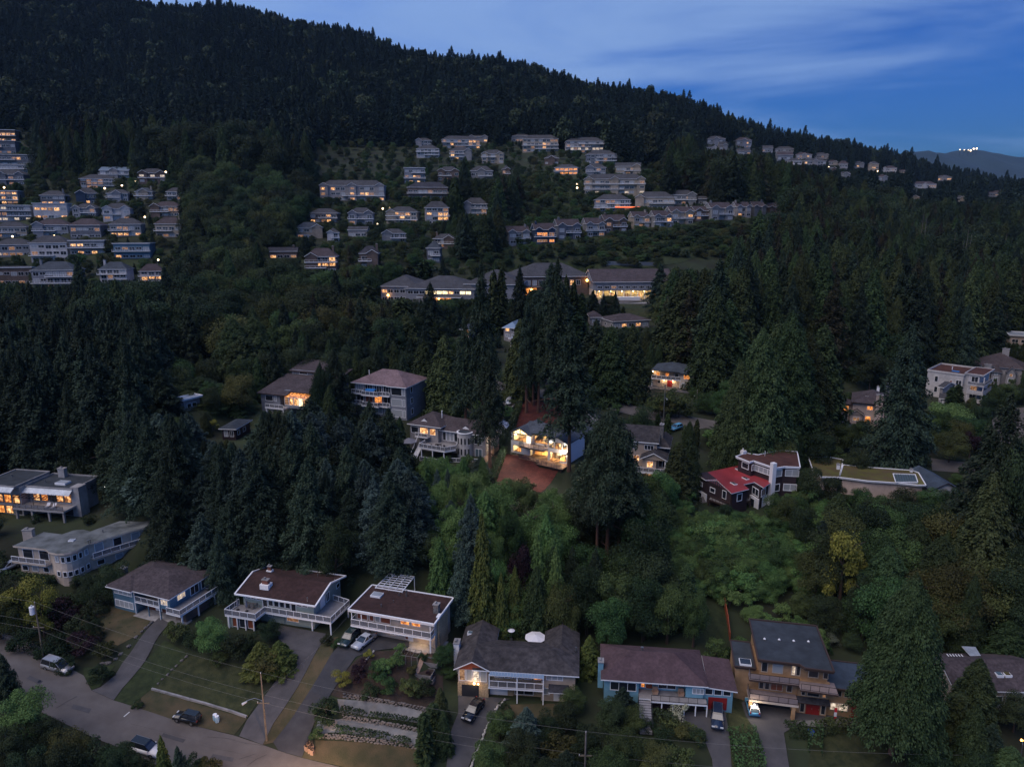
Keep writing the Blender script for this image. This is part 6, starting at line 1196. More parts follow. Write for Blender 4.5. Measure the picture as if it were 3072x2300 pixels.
def simple(name, A, B, C, z0, e, label, wall, rm, rise=2.2, roof='hip', axis=None, st=2, litp=.2, style='lit', frame='trim_white', dmin=8, dmax=14, seed=1, gl=False, gr=False, chim=None, sides=True, ov=.6, cat='house', group=None, depth=None, pad=True):
 h = House(name, A, B, C, z0, e, label, cat, ov=ov, group=group, depth=depth)
 if not pad: PADS.pop()
 h.frame = frame; w = h.w; d = h.d = min(max(h.d, dmin), dmax); r = random.Random(seed)
 h.wall(ov, w-ov, ov, d-ov, -3, e-.1, wall)
 if roof == 'flat': h.flat([(0,0),(w,0),(w,d),(0,d)], e+.1, .35, rm, frame, lip=.2)
 else: h.hip(0, w, 0, d, e, rise, rm, frame, gl=gl, gr=gr, axis=axis, wallm=wall)
 for f in range(st):
  n_ = max(2, int(w/3.2)); zf = f*e/st
  for i in range(n_):
   u = ov+.4+(w-2*ov-.6)*(i+.1)/n_; rr = r.random(); h.win('F', u, zf+.8, (w-2*ov-.6)/n_*.72, min(1.5, e/st-1), style if rr < litp else ('blind' if rr < litp+.35 else 'dark'), 2, pos=ov)
  if sides:
   for i in range(2):
    for sd, ps in (('R', w-ov), ('L', ov)): h.win(sd, 1.5+i*(d-3)/2, zf+.9, 1.3, 1.2, 'dark', 1, pos=ps)
 if chim: h.chimney(w*chim[0], d*chim[1], e-2, e+rise+1.1, 1.1, .9, 'stone_grey')
 return h
def middle_houses():
 # cream house above the upper road
 h = House('house', Y4(420,165), Y4(745,190), Y4(740,120), 27.2, 5.4, 'cream two-storey house with dark roof and three glowing porch lamps above the road'); w, d = h.w, h.d; d = min(max(d, 8), 12)
 h.wall(.6, w-.6, 1.6, d-.5, -2, 5.2, 'stucco_cream'); h.hip(0, w, 0, d, 5.4, 2.0, 'shingle_slate', 'black_trim'); h.wall(w*.78, w+1.8, .3, 1.6, -2, 5.0, 'stucco_cream', 'bay'); h.hip(w*.74, w+2.4, -.4, d*.7, 5.1, 1.5, 'shingle_slate','black_trim', axis='y', name='bay_roof')
 for u, st_ in ((.12,'amber'),(.36,'amber'),(.60,'dark')): h.win('F', w*u, 3.3, w*.10, 1.3, st_, 1, pos=1.6)
 h.win('F', w*.84, 3.2, w*.16, 1.4, 'amber', 2, pos=.3); h.win('F', w*.80, .4, w*.10, 1.6, 'blind', 2, pos=.3); h.win('F', w*.16, .9, w*.09, 1.0, 'dark', 1, pos=1.6); h.door('F', w*.42, 0, 1.6, 2.1, 'door_red', pos=1.6)
 dk = h.deck([(w*.02,.3),(w*.78,.3),(w*.78,1.62),(w*.02,1.62)], 2.7, .25, 'deck_grey'); h.rail([(w*.03,.4),(w*.77,.4)], 2.7, pm='glass_rail', parent=dk); h.posts([(w*.04,.5),(w*.76,.5)], -1, 2.5)
 h.lamp(w*.05, .9, 4.9, .2, 'bulb_warm', 150); h.lamp(w*.34, 1.3, 2.2, .13, 'bulb_warm', 110); h.lamp(w*.56, 1.3, 2.2, .13, 'bulb_warm', 110)
 # chimney house and its neighbours on the right
 h = House('house', Y5(390,522), Y5(690,552), Y5(700,430), 20.6, 6.4, 'pinkish beige house with tall double chimney and amber windows, right side'); w, d = h.w, h.d; d = min(max(d, 8), 13)
 h.wall(.6, w+.4, .8, d-.5, -3, 6.3, 'stucco_pinkish'); h.hip(0, w+1, 0, d, 6.4, 2.8, 'shingle_brown', 'trim_brown'); h.chimney(w*.72, .3, -2.5, 9.2, 1.9, 1.0, 'stucco_pinkish'); h.chimney(w*.68, d*.7, 8, 9.8, .8, .7, 'trim_white')
 h.win('F', w*.42, 4.2, w*.16, 1.3, 'amber', 2, pos=.8); h.win('F', w*.40, .6, w*.16, 1.8, 'amber', 1, pos=.8); h.win('F', w*.86, .6, w*.12, 1.7, 'dim', 1, pos=.8); h.wall(w*.02, w*.34, -.4, .8, -3, 3.0, 'stucco_pinkish', 'bay'); h.hip(-.2, w*.37, -1.1, 2.5, 3.1, 1.3, 'shingle_brown', 'stucco_cream', gl=True, gr=False, axis='y', wallm='stucco_pinkish', name='bay_roof'); h.win('F', w*.09, .8, w*.18, 1.2, 'dim', 2, pos=-.4)
 h.wall(-2.6, .6, 2.5, 7, -3, 5.0, 'stucco_pinkish', 'side_wall'); h.hip(-3, .8, 2, 7.4, 5.1, .9, 'shingle_brown', 'trim_brown', name='side_roof'); h.win('F', -2.1, 2.9, 1.7, 1.6, 'amber', 1, pos=2.5); h.win('F', -2.1, .1, 1.7, 1.8, 'dark', 2, pos=2.5); h.skylight(w*.35, 3, 7.6, .9, .9, .3)
 simple('house', Y5(635,375), Y5(800,392), Y5(800,345), 21.5, 3.6, 'low grey-roofed house behind the tall sparse cedar', 'siding_pale', 'shingle_grey', 1.8, seed=3, st=1, litp=0)
 h = simple('cottage', Y5(1060,495), Y5(1130,503), Y5(1200,480), 20.0, 3.0, 'small white-trimmed gabled cottage below the white modern house', 'siding_pale', 'shingle_grey', 1.4, gr=True, gl=True, axis='x', seed=4, st=1, litp=0, dmax=9)
 simple('cottage', Y5(1050,405), Y5(1100,415), Y5(1170,392), 20.6, 5.6, 'upper gabled cottage wing just above the small gabled cottage', 'siding_pale', 'shingle_grey', 1.4, gr=True, gl=True, axis='x', seed=5, st=1, litp=0, dmax=9)
 # white modern
 h = House('house', Y5(975,285), Y5(1255,322), Y5(1360,262), 20.6, 8.6, 'white modern cube house with reddish flat roof and stacked balconies'); w, d = h.w, h.d; d = min(max(d, 9), 16)
 h.wall(.1, w-.1, .1, d-.1, -3, 8.3, 'stucco_white'); h.flat([(0,0),(w,0),(w,d),(0,d)], 8.6, .3, 'gravel_red', 'stucco_white', lip=.5); h.wall(w-.1, w+4.2, 1.4, d-1, -3, 8.9, 'stucco_white', 'right_wall'); h.flat([(w-.1,1.0),(w+5.4,1.0),(w+5.4,d-.6),(w-.1,d-.6)], 9.2, .35, 'gravel_red', 'stucco_white', lip=.2, name='right_roof')
 for u, z, ww, st_ in ((.22,5.2,.10,'dark'),(.64,4.4,.07,'red'),(.80,4.8,.16,'dark'),(.24,1.6,.1,'dark'),(.6,1.2,.1,'dark')): h.win('F', w*u, z, w*ww, 2.0, st_, 2 if ww > .12 else 1, pos=.1)
 for k, z in enumerate((.6, 3.4, 6.2)):
  dk = h.deck([(w+1.6,-1.6),(w+6.4,-1.6),(w+6.4,d*.6),(w+1.6,d*.6)], z, .35, 'concrete', 'stucco_white', 'balcony'); h.rail([(w+1.7,-1.5),(w+6.3,-1.5),(w+6.3,d*.6-.1)], z, 1.0, 'stucco_white', 'stucco_white' if k != 2 else 'glass_rail', parent=dk, step=2.4); h.win('F', w+1.9, z+.3, 2.0, 2.0, 'dark' if k != 1 else 'dim', 2, pos=1.4)
 h.posts([(w+6.1,-1.3),(w+1.9,-1.3)], -3, 9.0, 'stucco_white', .15, 'column'); h.lamp(w*.9, -.3, 1.8, .22, 'bulb_white', 60, (1,.95,.85)); h.vent(w*.5, d*.5, 8.6, 1.0, .12, 'trim_white'); b = MB(); b.box(w*.55, w*.75, d*.3, d*.4, 8.62, 8.7); h.part('tarp', b, 'tarp_blue')
 # grey mansion
 h = House('house', Y5(1330,240), Y5(1650,270), Y5(1712,180), 21.4, 6.2, 'large grey-roofed house with steep gables and broad chimney, far right'); w, d = h.w, h.d; d = min(max(d, 10), 15)
 h.wall(.6, w+2, .6, d-.5, -3, 6.1, 'siding_pale'); h.hip(0, w+3, 0, d, 6.2, 4.2, 'shingle_brown', 'siding_grey')
 for k, x in enumerate((.5, w*.45, w*.80)): h.wall(x, x+w*.22, -1.6, .7, -3, 4.6, 'siding_pale', 'bay'); h.hip(x-.4, x+w*.22+.4, -2.2, 5, 4.7, 2.2, 'shingle_brown', 'siding_grey', gl=(k != 1), gr=False, axis='y', wallm='siding_pale', name='bay_roof'); h.win('F', x+w*.05, 1.2, w*.12, 1.7, 'blind', 2, pos=-1.6); h.win('F', x+w*.07, 3.4, w*.08, 1.1, 'blind' if k < 2 else 'dim', 1, pos=-1.6)
 h.chimney(w*.34, -.2, -3, 6.8, 2.2, 1.2, 'siding_pale'); h.chimney(w*.72, d*.5, 8, 12, 2.2, 1.1, 'siding_pale'); h.win('F', w*.36, .8, 1.2, 1.4, 'blind', 1, pos=.6)
 simple('house', Y5(1600,15), Y5(1850,30), Y5(1900,-20), 23.5, 4.0, 'pale house with light roof at the right edge, above the grey mansion', 'stucco_pinkish', 'metal_pale', roof='flat', seed=6, st=1, litp=0)
 # buildings between the firs in the middle
 simple('house', S1(1660,452), S1(1905,440), S1(1880,405), 35.6, 3.4, 'low purple-brown hip-roofed house with a white awning below the school lawn', 'siding_pale', 'shingle_brown', 2.2, seed=7, st=1, litp=.2)
 simple('house', S1(1515,425), S1(1600,425), S1(1590,400), 36.0, 3.4, 'small brown-roofed house just left of the low hip-roofed one', 'siding_pale', 'shingle_brown', 1.6, seed=8, st=1, litp=0)
 simple('house', S1(960,490), S1(1060,495), S1(1070,462), 34.0, 4.5, 'blue-roofed house glimpsed between the tall firs', 'siding_pale', 'metal_blue', 2.0, seed=9, st=2, litp=.15)
 simple('house', S1(1000,560), S1(1085,570), S1(1080,540), 31.5, 4.0, 'white building glimpsed through the fir trunks above the road wall', 'stucco_white', 'metal_pale', 1.0, seed=10, st=2, litp=.3, roof='flat')
 simple('house', S1(690,500), S1(760,505), S1(760,470), 34.5, 4.0, 'pale house with a warm window hidden behind the tall firs', 'siding_pale', 'shingle_slate', 1.8, seed=11, st=2, litp=.6, style='amber')
 simple('garage', Y3(420,460), Y3(600,470), Y3(600,395), 24.8, 2.6, 'red-brown roofed garage behind the turret house', 'siding_brown', 'gravel_red', 1.6, seed=12, st=1, litp=0, dmax=9, dmin=6, cat='garage', gl=True, gr=True, axis='y')
 simple('garage', Y4(960,765), Y4(1150,825), Y4(1210,765), 20.5, 2.6, 'brown-roofed carport under the big cedars', 'siding_dark', 'shingle_old', 1.0, seed=13, st=1, litp=0, dmax=8, dmin=5, cat='garage')
 simple('house', Y2(150,650), Y2(300,655), Y2(430,570), 25.5, 3.0, 'low grey-roofed building in the shrubs left of the sunroom house', 'siding_dark', 'membrane_dark', .8, seed=14, st=1, litp=0, dmax=9)
 simple('house', Y1(1235,345), Y1(1295,358), Y1(1315,300), 30.0, 3.4, 'building with a pale striped awning behind the small cedar', 'siding_pale', 'metal_pale', .4, seed=15, st=1, litp=0, roof='flat', dmax=8, dmin=6)
 simple('shed', Y3(930,640), Y3(1020,645), Y3(1020,610), 24.6, 2.2, 'small white gabled shed with a lamp between the turret and lit houses', 'stucco_white', 'canvas_white', 1.4, seed=16, st=1, litp=0, dmax=4, dmin=3, gl=True, gr=True, axis='y', sides=False, cat='shed')
 # canopy tent
 p = on_z(*Y2(1130,640), 26.0); t = empty('canopy_tent', (p[0],p[1],26.0), .2, 'pale green canopy tent between the two tall dark firs', 'tent')
 b = MB(); k = 2.6; b.v += [(-k,-k,2.4),(k,-k,2.4),(k,k,2.4),(-k,k,2.4),(0,0,3.4)]; b.f += [(0,1,4),(1,2,4),(2,3,4),(3,0,4)]; b.m += [0]*4; b.build('canopy', M['canopy_green'], t)
 for x in (-k,k):
  for y in (-k,k): b = MB(); b.box(x-.05,x+.05,y-.05,y+.05,-1.5,2.4); b.build('pole', M['steel'], t)
 # ---- school
 sc = [('left_wing', S1(185,228), S1(352,232), S1(408,148), 33.5, 7.0, 0), ]
 h = House('school', S1(180,228), S1(1050,238), S1(1050,140), 42.0, 7.2, 'long school with grey hipped roofs and warm lit windows at the forest edge', 'school', ov=.8, depth=26); w = h.w; W = lambda f: w*f
 def blk(x0, x1, y0, y1, z, rise, e_, wl='siding_grey', nm='wing', **k): h.wall(x0+.8, x1-.8, y0+.8, y1-.8, -4, e_-.1, wl, nm+'_wall'); h.hip(x0, x1, y0, y1, e_, rise, k.get('rm', 'shingle_grey'), name=nm+'_roof', inset=k.get('inset'))
 blk(0, W(.30), 0, 24, 0, 4.5, 7.2, nm='left'); blk(W(.20), W(.72), -3, 24, 0, 5.0, 6.6, nm='middle'); blk(W(.62), W(1.04), 0, 26, 0, 6.0, 8.6, nm='link')
 for k in range(4): h.win('F', W(.02)+k*W(.045), 4.0, W(.038), 1.7, 'lit' if k == 0 else 'dark', 2, pos=.8); h.win('F', W(.02)+k*W(.045), .3, W(.038), 1.9, 'dark', 2, pos=.8)
 for k in range(11): h.win('F', W(.225)+k*W(.042), 4.0, W(.038), 1.5, 'bright' if k in (3,4,5,6,9,10) else ('lit' if k == 7 else 'dark'), 2, pos=-2.2)
 b = MB(); b.slab([(W(.30),-6,3.0),(W(.62),-6,3.0),(W(.62),-2,3.6),(W(.30),-2,3.6)], .3); h.part('canopy', b, ['shingle_grey','trim_white'])
 for k in range(4): h.win('F', W(.40)+k*W(.05), .2, W(.04), 2.3, 'amber' if k < 3 else 'dark', 1, pos=-2.2)
 h.lamp(W(.07), -.3, 3.0, .5, 'bulb_amber', 500, (1,.45,.12)); h.lamp(W(.46), -5, 2.2, .4, 'bulb_amber', 700, (1,.42,.12)); h.lamp(W(-.17), -1, 5.0, .5, 'bulb_amber', 400, (1,.4,.12)); h.posts([(W(.34),-5.6),(W(.45),-5.6),(W(.58),-5.6)], -3, 2.8)
 h2 = House('school', S1(1080,170), S1(1520,165), S1(1480,92), 43.6, 8.6, 'middle hall of the school with big grey hip roof and orange doorway', 'school', ov=.8, depth=26); w2 = h2.w
 h2.wall(.8, w2-.8, .8, 25, -4, 8.5, 'siding_brown'); h2.hip(-4, w2+1, 0, 26, 8.6, 6.0, 'shingle_grey')
 for k in range(9): h2.win('F', w2*.08+k*w2*.09, 4.2, w2*.06, 2.6, ['blind','blind','dark','blind','dark','dark','dark','lit','dark'][k], 2, pos=.8)
 h2.win('F', w2*.06, -.6, w2*.17, 3.6, 'amber', 3, pos=.8); b = MB(); b.box(w2*.03, w2*.28, -3, .8, 3.4, 3.8); h2.part('entrance_canopy', b, 'siding_brown'); h2.lamp(w2*.14, -2, 2.4, .5, 'bulb_amber', 900, (1,.4,.1)); h2.lamp(w2*.95, -.4, 6.6, .6, 'bulb_amber', 900, (1,.42,.12))
 h3 = House('school', S1(1545,203), S1(1955,200), S1(1920,97), 42.4, 8.2, 'right wing of the school with a brown roof and yellow-lit ground floor arcade', 'school', ov=.8, depth=24); w3 = h3.w
 h3.wall(.8, w3+6, .8, 23, 3.9, 8.1, 'siding_grey'); h3.wall(.8, w3+6, 3.6, 23, -4, 3.9, 'stucco_cream', 'lower_wall'); h3.hip(-1, w3+8, 0, 24, 8.2, 5.4, 'shingle_brown', gl=True, gr=True, axis='x', wallm='siding_grey')
 for k in range(9):
  h3.win('F', 1.6+k*(w3-1)/9, 4.9, (w3-1)/9*.72, 1.4, 'dark' if k != 2 else 'dim', 3, pos=.8); h3.posts([(1.2+k*(w3-1)/9, 1.1)], -2, 3.85, r=.18, name='pillar')
  if k % 2 == 0: h3.win('F', 1.8+k*(w3-1)/9, .6, (w3-1)/9*.7, 2.0, ['lit','lit','dim','lit','lit'][k//2], 2, pos=3.6)
 for k in range(6): h3.lamp(3+k*(w3-4)/5, 2.3, 3.5, .22, 'bulb_warm', 420, (1,.72,.25), name='ceiling_lamp')
 c = MB(); c.box(w3*.28, w3*.66, -6.5, -4.0, -1.5, 1.6); o = h3.part('site_container', c, 'white_paint'); 
 b = MB(); b.box(0, w3+4, -14, 3.6, -5, -.5); h3.part('forecourt', b, 'concrete')
 simple('gym_hall', S1(1990,80), S1(2085,88), S1(2085,62), 50, 4.6, 'white flat-roofed hall behind the right wing of the school', 'stucco_white', 'metal_pale', roof='flat', seed=20, st=1, litp=0, sides=False, cat='building', dmax=12, pad=False)
house_blue(); house_green(); house_woodfront(); house_shingle(); house_lightblue(); house_tan(); house_right_edge(); house_curved(); house_modern()
house_sunroom(); house_bigbay(); house_turret(); house_lit(); house_beige(); house_redroof(); house_moss(); middle_houses()
# ------------------------------------------------------------------ terrain mesh
def fan_rows():
 ys = list(np.arange(-120, 40, 20.))+list(np.arange(40, 215, 1.5))
 y = ys[-1]
 while y < 2700: y += max(1.8, (y-100)*.016); ys.append(y)
 return np.array(ys)
ys = fan_rows(); NXC = 301
sc_ = np.linspace(-1, 1, NXC); sc_ = np.sign(sc_)*(np.abs(sc_)**1.15)
GX = sc_[None,:]*(150+np.maximum(ys, 0)*1.05)[:,None]; GY = np.repeat(ys[:,None], NXC, 1)
GZ = hgt(GX.ravel(), GY.ravel()).reshape(GX.shape)
def hgrid(X, Y):
 X = np.atleast_1d(np.asarray(X, float)); Y = np.atleast_1d(np.asarray(Y, float))
 r = np.clip(np.searchsorted(ys, Y)-1, 0, len(ys)-2); fy = np.clip((Y-ys[r])/(ys[r+1]-ys[r]), 0, 1)
 def row(k):
  hw = 150+np.maximum(ys[k], 0)*1.05; t = np.clip(X/hw, -.999, .999); c = np.clip(np.searchsorted(sc_, t)-1, 0, NXC-2)
  f = (t-sc_[c])/(sc_[c+1]-sc_[c]); return GZ[k, c]*(1-f)+GZ[k, c+1]*f
 return row(r)*(1-fy)+row(r+1)*fy
hgt = hgrid
def grid_mesh(name, GX, GY, GZ, mats):
 a, b = GX.shape; me = bpy.data.meshes.new(name)
 P = np.stack([GX, GY, GZ], -1).reshape(-1, 3).astype(np.float32)
 me.vertices.add(a*b); me.vertices.foreach_set('co', P.ravel())
 i = (np.arange(a-1)[:,None]*b+np.arange(b-1)[None,:]).ravel()
 q = np.stack([i, i+1, i+b+1, i+b], 1).astype(np.int32); k = len(q)
 me.loops.add(4*k); me.loops.foreach_set('vertex_index', q.ravel())
 me.polygons.add(k); me.polygons.foreach_set('loop_start', np.arange(0, 4*k, 4, dtype=np.int32)); me.polygons.foreach_set('loop_total', np.full(k, 4, dtype=np.int32))
 me.polygons.foreach_set('use_smooth', np.ones(k, bool))
 for m in mats: me.materials.append(m)
 me.update(calc_edges=True); return me
mat('forest_floor', (.030,.042,.018), .95, col2=(.018,.020,.011), scale=.09, bump=.6, bscale=1.2, detail=10)
mat('far_wood', (.022,.034,.026), .95, col2=(.014,.022,.018), scale=.02, detail=10)
terrain = tag(link('ground', grid_mesh('ground', GX, GY, GZ, [M['forest_floor']])), kind='structure')
# outer land that carries the ground on to the horizon
def outer(X, Y):
 r = np.hypot(X, Y); edge = 0
 return edge*np.clip(1-(r-2600)/2500, 0, 1)-60
mat('distant_slope', (.022,.040,.040), .95, col2=(.014,.026,.028), scale=.004, detail=12, bump=.5, bscale=.02)  # blue of the distant air mixed into the slope colour
xs = np.linspace(-16000, 16000, 120); yy = np.concatenate([np.linspace(-3000, 2600, 30), np.linspace(2800, 16000, 60)])
OX, OY = np.meshgrid(xs, yy); OZ = -90+0*OX
def ridge(px, py, Y): p = on_y(px, py, Y); return p
MT = [on_y(px, py, Y) for (px, py, Y) in [(2560,560,6500),(2640,510,6500),(2690,460,6400),(2735,443,6300),(2775,446,6300),(2805,458,6400),(2830,462,6800),(2880,450,7000),(2925,447,7000),(2990,455,7000),(3072,462,7000),(3200,470,7000),(3500,500,7200),(4000,520,7500)]]
def mtn_z(X, Y):
 z = np.full(X.shape, -90.)
 for k in range(len(MT)-1):
  a, b = MT[k], MT[k+1]; d = b[:2]-a[:2]; L2 = (d**2).sum()
  t = np.clip(((X-a[0])*d[0]+(Y-a[1])*d[1])/L2, 0, 1)
  dist = np.hypot(X-a[0]-t*d[0], Y-a[1]-t*d[1]); top = a[2]+(b[2]-a[2])*t
  z = np.maximum(z, top-dist*.42)
 return z
mx_, my_ = np.meshgrid(np.linspace(1800, 12500, 260), np.linspace(3600, 10500, 110))
mz_ = mtn_z(mx_, my_)
for s_, am in ((900., 50.), (350., 26.), (120., 12.)):
 mz_ += am*np.array([mnoise.noise(Vector((x/s_, y/s_, s_))) for x, y in zip(mx_.ravel(), my_.ravel())]).reshape(mx_.shape)*np.clip((mz_+90)/300, 0, 1)
OZ = OZ
tag(link('land', grid_mesh('land', OX, OY, OZ, [M['far_wood']])), kind='structure')
mz_[:,0] = mz_[:,-1] = -95; mz_[0,:] = mz_[-1,:] = -95
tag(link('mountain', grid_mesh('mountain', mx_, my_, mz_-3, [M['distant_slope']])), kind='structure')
# ------------------------------------------------------------------ roads, drives, lawns: sheets laid on the ground
CLEAR = []     # open ground: no trees here (polygons in plan)
def drape(name, poly, m, off=.10, step=1.5, kind='structure', label=None, cat=None, clear=True, grow=False):
 P = []
 for q in poly:
  g = ground(*q)
  if g is not None: P.append((float(g[0]), float(g[1])))
 if clear: CLEAR.append(P)
 bm = bmesh.new(); f = bm.faces.new([bm.verts.new((x, y, 0)) for x, y in P]); 
 xs = [p[0] for p in P]; ys_ = [p[1] for p in P]
 for ax, lo, hi in ((0, min(xs), max(xs)), (1, min(ys_), max(ys_))):
  k = math.floor(lo/step)*step+step
  while k < hi:
   co = (k,0,0) if ax == 0 else (0,k,0); no = (1,0,0) if ax == 0 else (0,1,0)
   bmesh.ops.bisect_plane(bm, geom=bm.verts[:]+bm.edges[:]+bm.faces[:], plane_co=co, plane_no=no); k += step
 bmesh.ops.triangulate(bm, faces=bm.faces[:])
 V = np.array([v.co[:2] for v in bm.verts]); Z = hgt(V[:,0], V[:,1])
 for v, z in zip(bm.verts, Z): v.co.z = z+off
 bm.normal_update()
 for f in bm.faces:
  if f.normal.z < 0: f.normal_flip()
 me = bpy.data.meshes.new(name); bm.to_mesh(me); bm.free(); me.materials.append(M[m]); me.polygons.foreach_set('use_smooth', np.ones(len(me.polygons), bool))
 o = link(name, me); tag(o, label, cat, kind=kind); return o, P
def zs(Z, *p): return [Z(*q) for q in p]
drape('street', zs(Z1,(-300,560),(0,650),(340,800),(640,960),(700,1075),(870,1150),(1000,1190),(1330,1300),(1780,1415))+zs(Z2,(480,1490),(620,1540),(770,1585),(1200,1690),(1700,1820),(1500,2050),(600,1830))+zs(Z1,(1260,1680),(1010,1545),(750,1450),(420,1290),(130,1150),(-300,960)), 'street_asphalt', .10)
drape('driveway', zs(Z1,(700,1075),(870,1150),(935,1060),(1110,850),(1300,560),(1215,520),(1100,640),(940,860),(880,960),(770,1050)), 'asphalt', .15)
drape('driveway', zs(Z2,(300,1425),(480,1490),(560,1330),(740,1060),(900,760),(960,670),(960,640),(600,575),(600,680),(690,760),(660,880),(580,1000),(500,1110),(360,1300)), 'asphalt', .15)
drape('driveway', zs(Z2,(600,1535),(780,1585),(870,1330),(1000,1100),(1120,920),(1190,820),(1330,772),(1600,742),(1600,700),(1340,650),(1160,640),(1080,720),(1010,790),(850,1060),(700,1290),(560,1470)), 'asphalt_dark', .15)
drape('courtyard', zs(Z2,(1600,742),(1560,765),(1660,790),(1850,830),(1900,700),(1800,690),(1600,700)), 'concrete', .14)
drape('driveway', zs(Z3,(190,1100),(590,1140),(500,1170),(430,1290),(340,1480),(270,1656),(190,1900),(40,1900),(100,1656),(130,1400),(190,1250)), 'asphalt', .15)
drape('driveway', zs(Z4,(230,1250),(550,1235),(590,1190),(690,1190),(740,1480),(770,1900),(640,1900),(600,1600),(540,1440),(380,1340)), 'asphalt', .15)
drape('driveway', zs(Z4,(825,1170),(890,1120),(1230,1230),(1529,1270))+zs(Z5,(430,1270),(440,1360),(130,1362))+zs(Z4,(1270,1330),(1150,1400),(1190,1656),(1210,1900),(1010,1900),(990,1600),(930,1390),(860,1270)), 'asphalt', .15)
drape('forecourt', zs(Z4,(1250,1310),(1529,1300))+zs(Z5,(440,1290),(560,1290),(430,1350),(130,1358))+zs(Z4,(1290,1345)), 'gravel_pale', .19)
drape('lawn', zs(Z1,(600,500),(880,430),(1180,505),(1080,640),(900,730),(640,640)), 'dry_grass', .06)
drape('lawn', zs(Z1,(1110,850),(1260,690),(1450,800),(1160,1062),(1000,1188),(872,1148),(935,1060)), 'turf', .07)
drape('lawn', zs(Z1,(1450,805),(1950,890),(2040,960),(1990,1120),(1890,1285),(1160,1062)), 'lawn', .07)
drape('verge', zs(Z1,(1000,1190),(1160,1064),(1890,1287),(1790,1412),(1330,1300)), 'dry_grass', .08)
drape('lawn', zs(Z1,(700,1070),(640,960),(640,900),(880,880),(760,1045)), 'turf', .07)
drape('verge', zs(Z2,(480,1488),(560,1330),(740,1060),(900,760),(950,690),(1060,660),(1010,790),(850,1060),(700,1290),(560,1470)), 'dry_grass', .08)
drape('garden_soil', zs(Z2,(1120,920),(1200,830),(1340,772),(1600,765),(1850,820),(1860,1100),(1700,1220),(1060,1130),(1000,1105)), 'soil', .07)
drape('gravel_terrace', zs(Z2,(1050,1140),(1720,1240),(1700,1330),(1500,1300),(1250,1270),(1070,1240)), 'gravel_pale', .12)
drape('gravel_terrace', zs(Z2,(900,1310),(1100,1290),(1680,1400),(1650,1500),(1430,1450),(1030,1395),(880,1400)), 'gravel_pale', .12)
drape('verge', zs(Z2,(850,1450),(1660,1520),(1680,1700),(1200,1680),(780,1585)), 'dry_grass', .08)
drape('lawn', zs(Z3,(560,1180),(1000,1170),(1010,1320),(700,1300),(520,1260)), 'dry_grass', .06)
drape('lawn', zs(Z4,(700,1000),(830,1000),(830,1180),(930,1400),(990,1900),(770,1900),(740,1480)), 'lawn', .06)
drape('lawn', zs(Z5,(100,1400),(700,1380),(700,1560),(500,1700),(60,1700)), 'lawn', .06)
drape('lawn', zs(Z4,(530,450),(700,440),(720,700),(700,800),(560,760)), 'turf', .06)
drape('mulch_bed', zs(Y3,(1100,640),(1170,400),(1240,408),(1500,478),(1570,520),(1560,560),(1480,650),(1300,640)), 'bark_mulch', .12)
drape('mulch_bed', zs(Y3,(1010,865),(1180,880),(1260,940),(1290,975),(1450,1000),(1400,1080),(1310,1180),(1100,1150),(950,1120),(920,1060),(960,960)), 'bark_mulch', .12)
drape('driveway', zs(Y3,(1470,660),(1560,550),(1720,510),(1800,560),(1650,690)), 'gravel_pale', .16)
drape('road', zs(Y3,(700,215),(830,225),(1040,285),(1240,325),(1420,325),(1640,345),(1830,412))+zs(Y4,(280,465),(610,530),(1000,598),(1200,640),(1100,700),(880,645),(760,668),(600,602),(380,572))+zs(Y3,(1800,480),(1500,412),(1250,407),(1180,385),(1100,445),(1060,475),(985,480),(1010,345),(700,260)), 'street_asphalt', .10)
drape('driveway', zs(Y4,(100,430),(150,375),(430,290),(750,320),(745,365),(450,322),(330,362),(250,400),(265,462)), 'asphalt', .16)
drape('driveway', zs(Y5,(540,870),(700,900),(740,1010),(600,1015)), 'street_asphalt', .12)
drape('road', zs(Y5,(1000,955),(1380,1000),(1480,1020),(1420,1060),(1280,1070),(1010,1050)), 'street_asphalt', .12)
drape('road', zs(Y5,(1500,640),(1640,575),(1760,560),(1760,760),(1500,900),(1370,850),(1380,740)), 'street_asphalt', .12)
drape('driveway', zs(Y5,(255,590),(340,640),(350,780),(250,760)), 'asphalt_dark', .12)
drape('lawn', zs(S1,(1630,352),(1890,330),(1930,380),(1880,440),(1640,420)), 'lawn', .10, step=4)
drape('road', zs(S1,(1440,290),(1640,318),(1880,305),(1920,320),(1640,352),(1440,320)), 'street_asphalt', .16, step=4)
drape('road', zs(S1,(780,385),(980,365),(1000,398),(850,412),(780,412)), 'street_asphalt', .16, step=4)
for q in ([(1540,745),(1700,712),(1900,690),(2250,655),(2200,730),(2040,790),(1900,812),(1500,805)],[(0,783),(250,785),(420,780),(600,800),(560,815),(0,800)],[(930,600),(1500,620),(1480,700),(900,690)],[(1480,540),(1900,560),(1860,640),(1500,610)]): drape('grass_slope', q, 'turf', .25, step=6, clear=False)
drape('bramble_bank', [(1980,1560),(2150,1500),(2460,1560),(2480,1740),(2250,1800),(2010,1740)], 'turf', .06, clear=False)
drape('street', [(880,2400),(1500,2440),(2400,2450),(3500,2440),(3500,2570),(2400,2590),(1500,2580),(850,2520),(620,2440),(700,2350)], 'street_asphalt', .09)
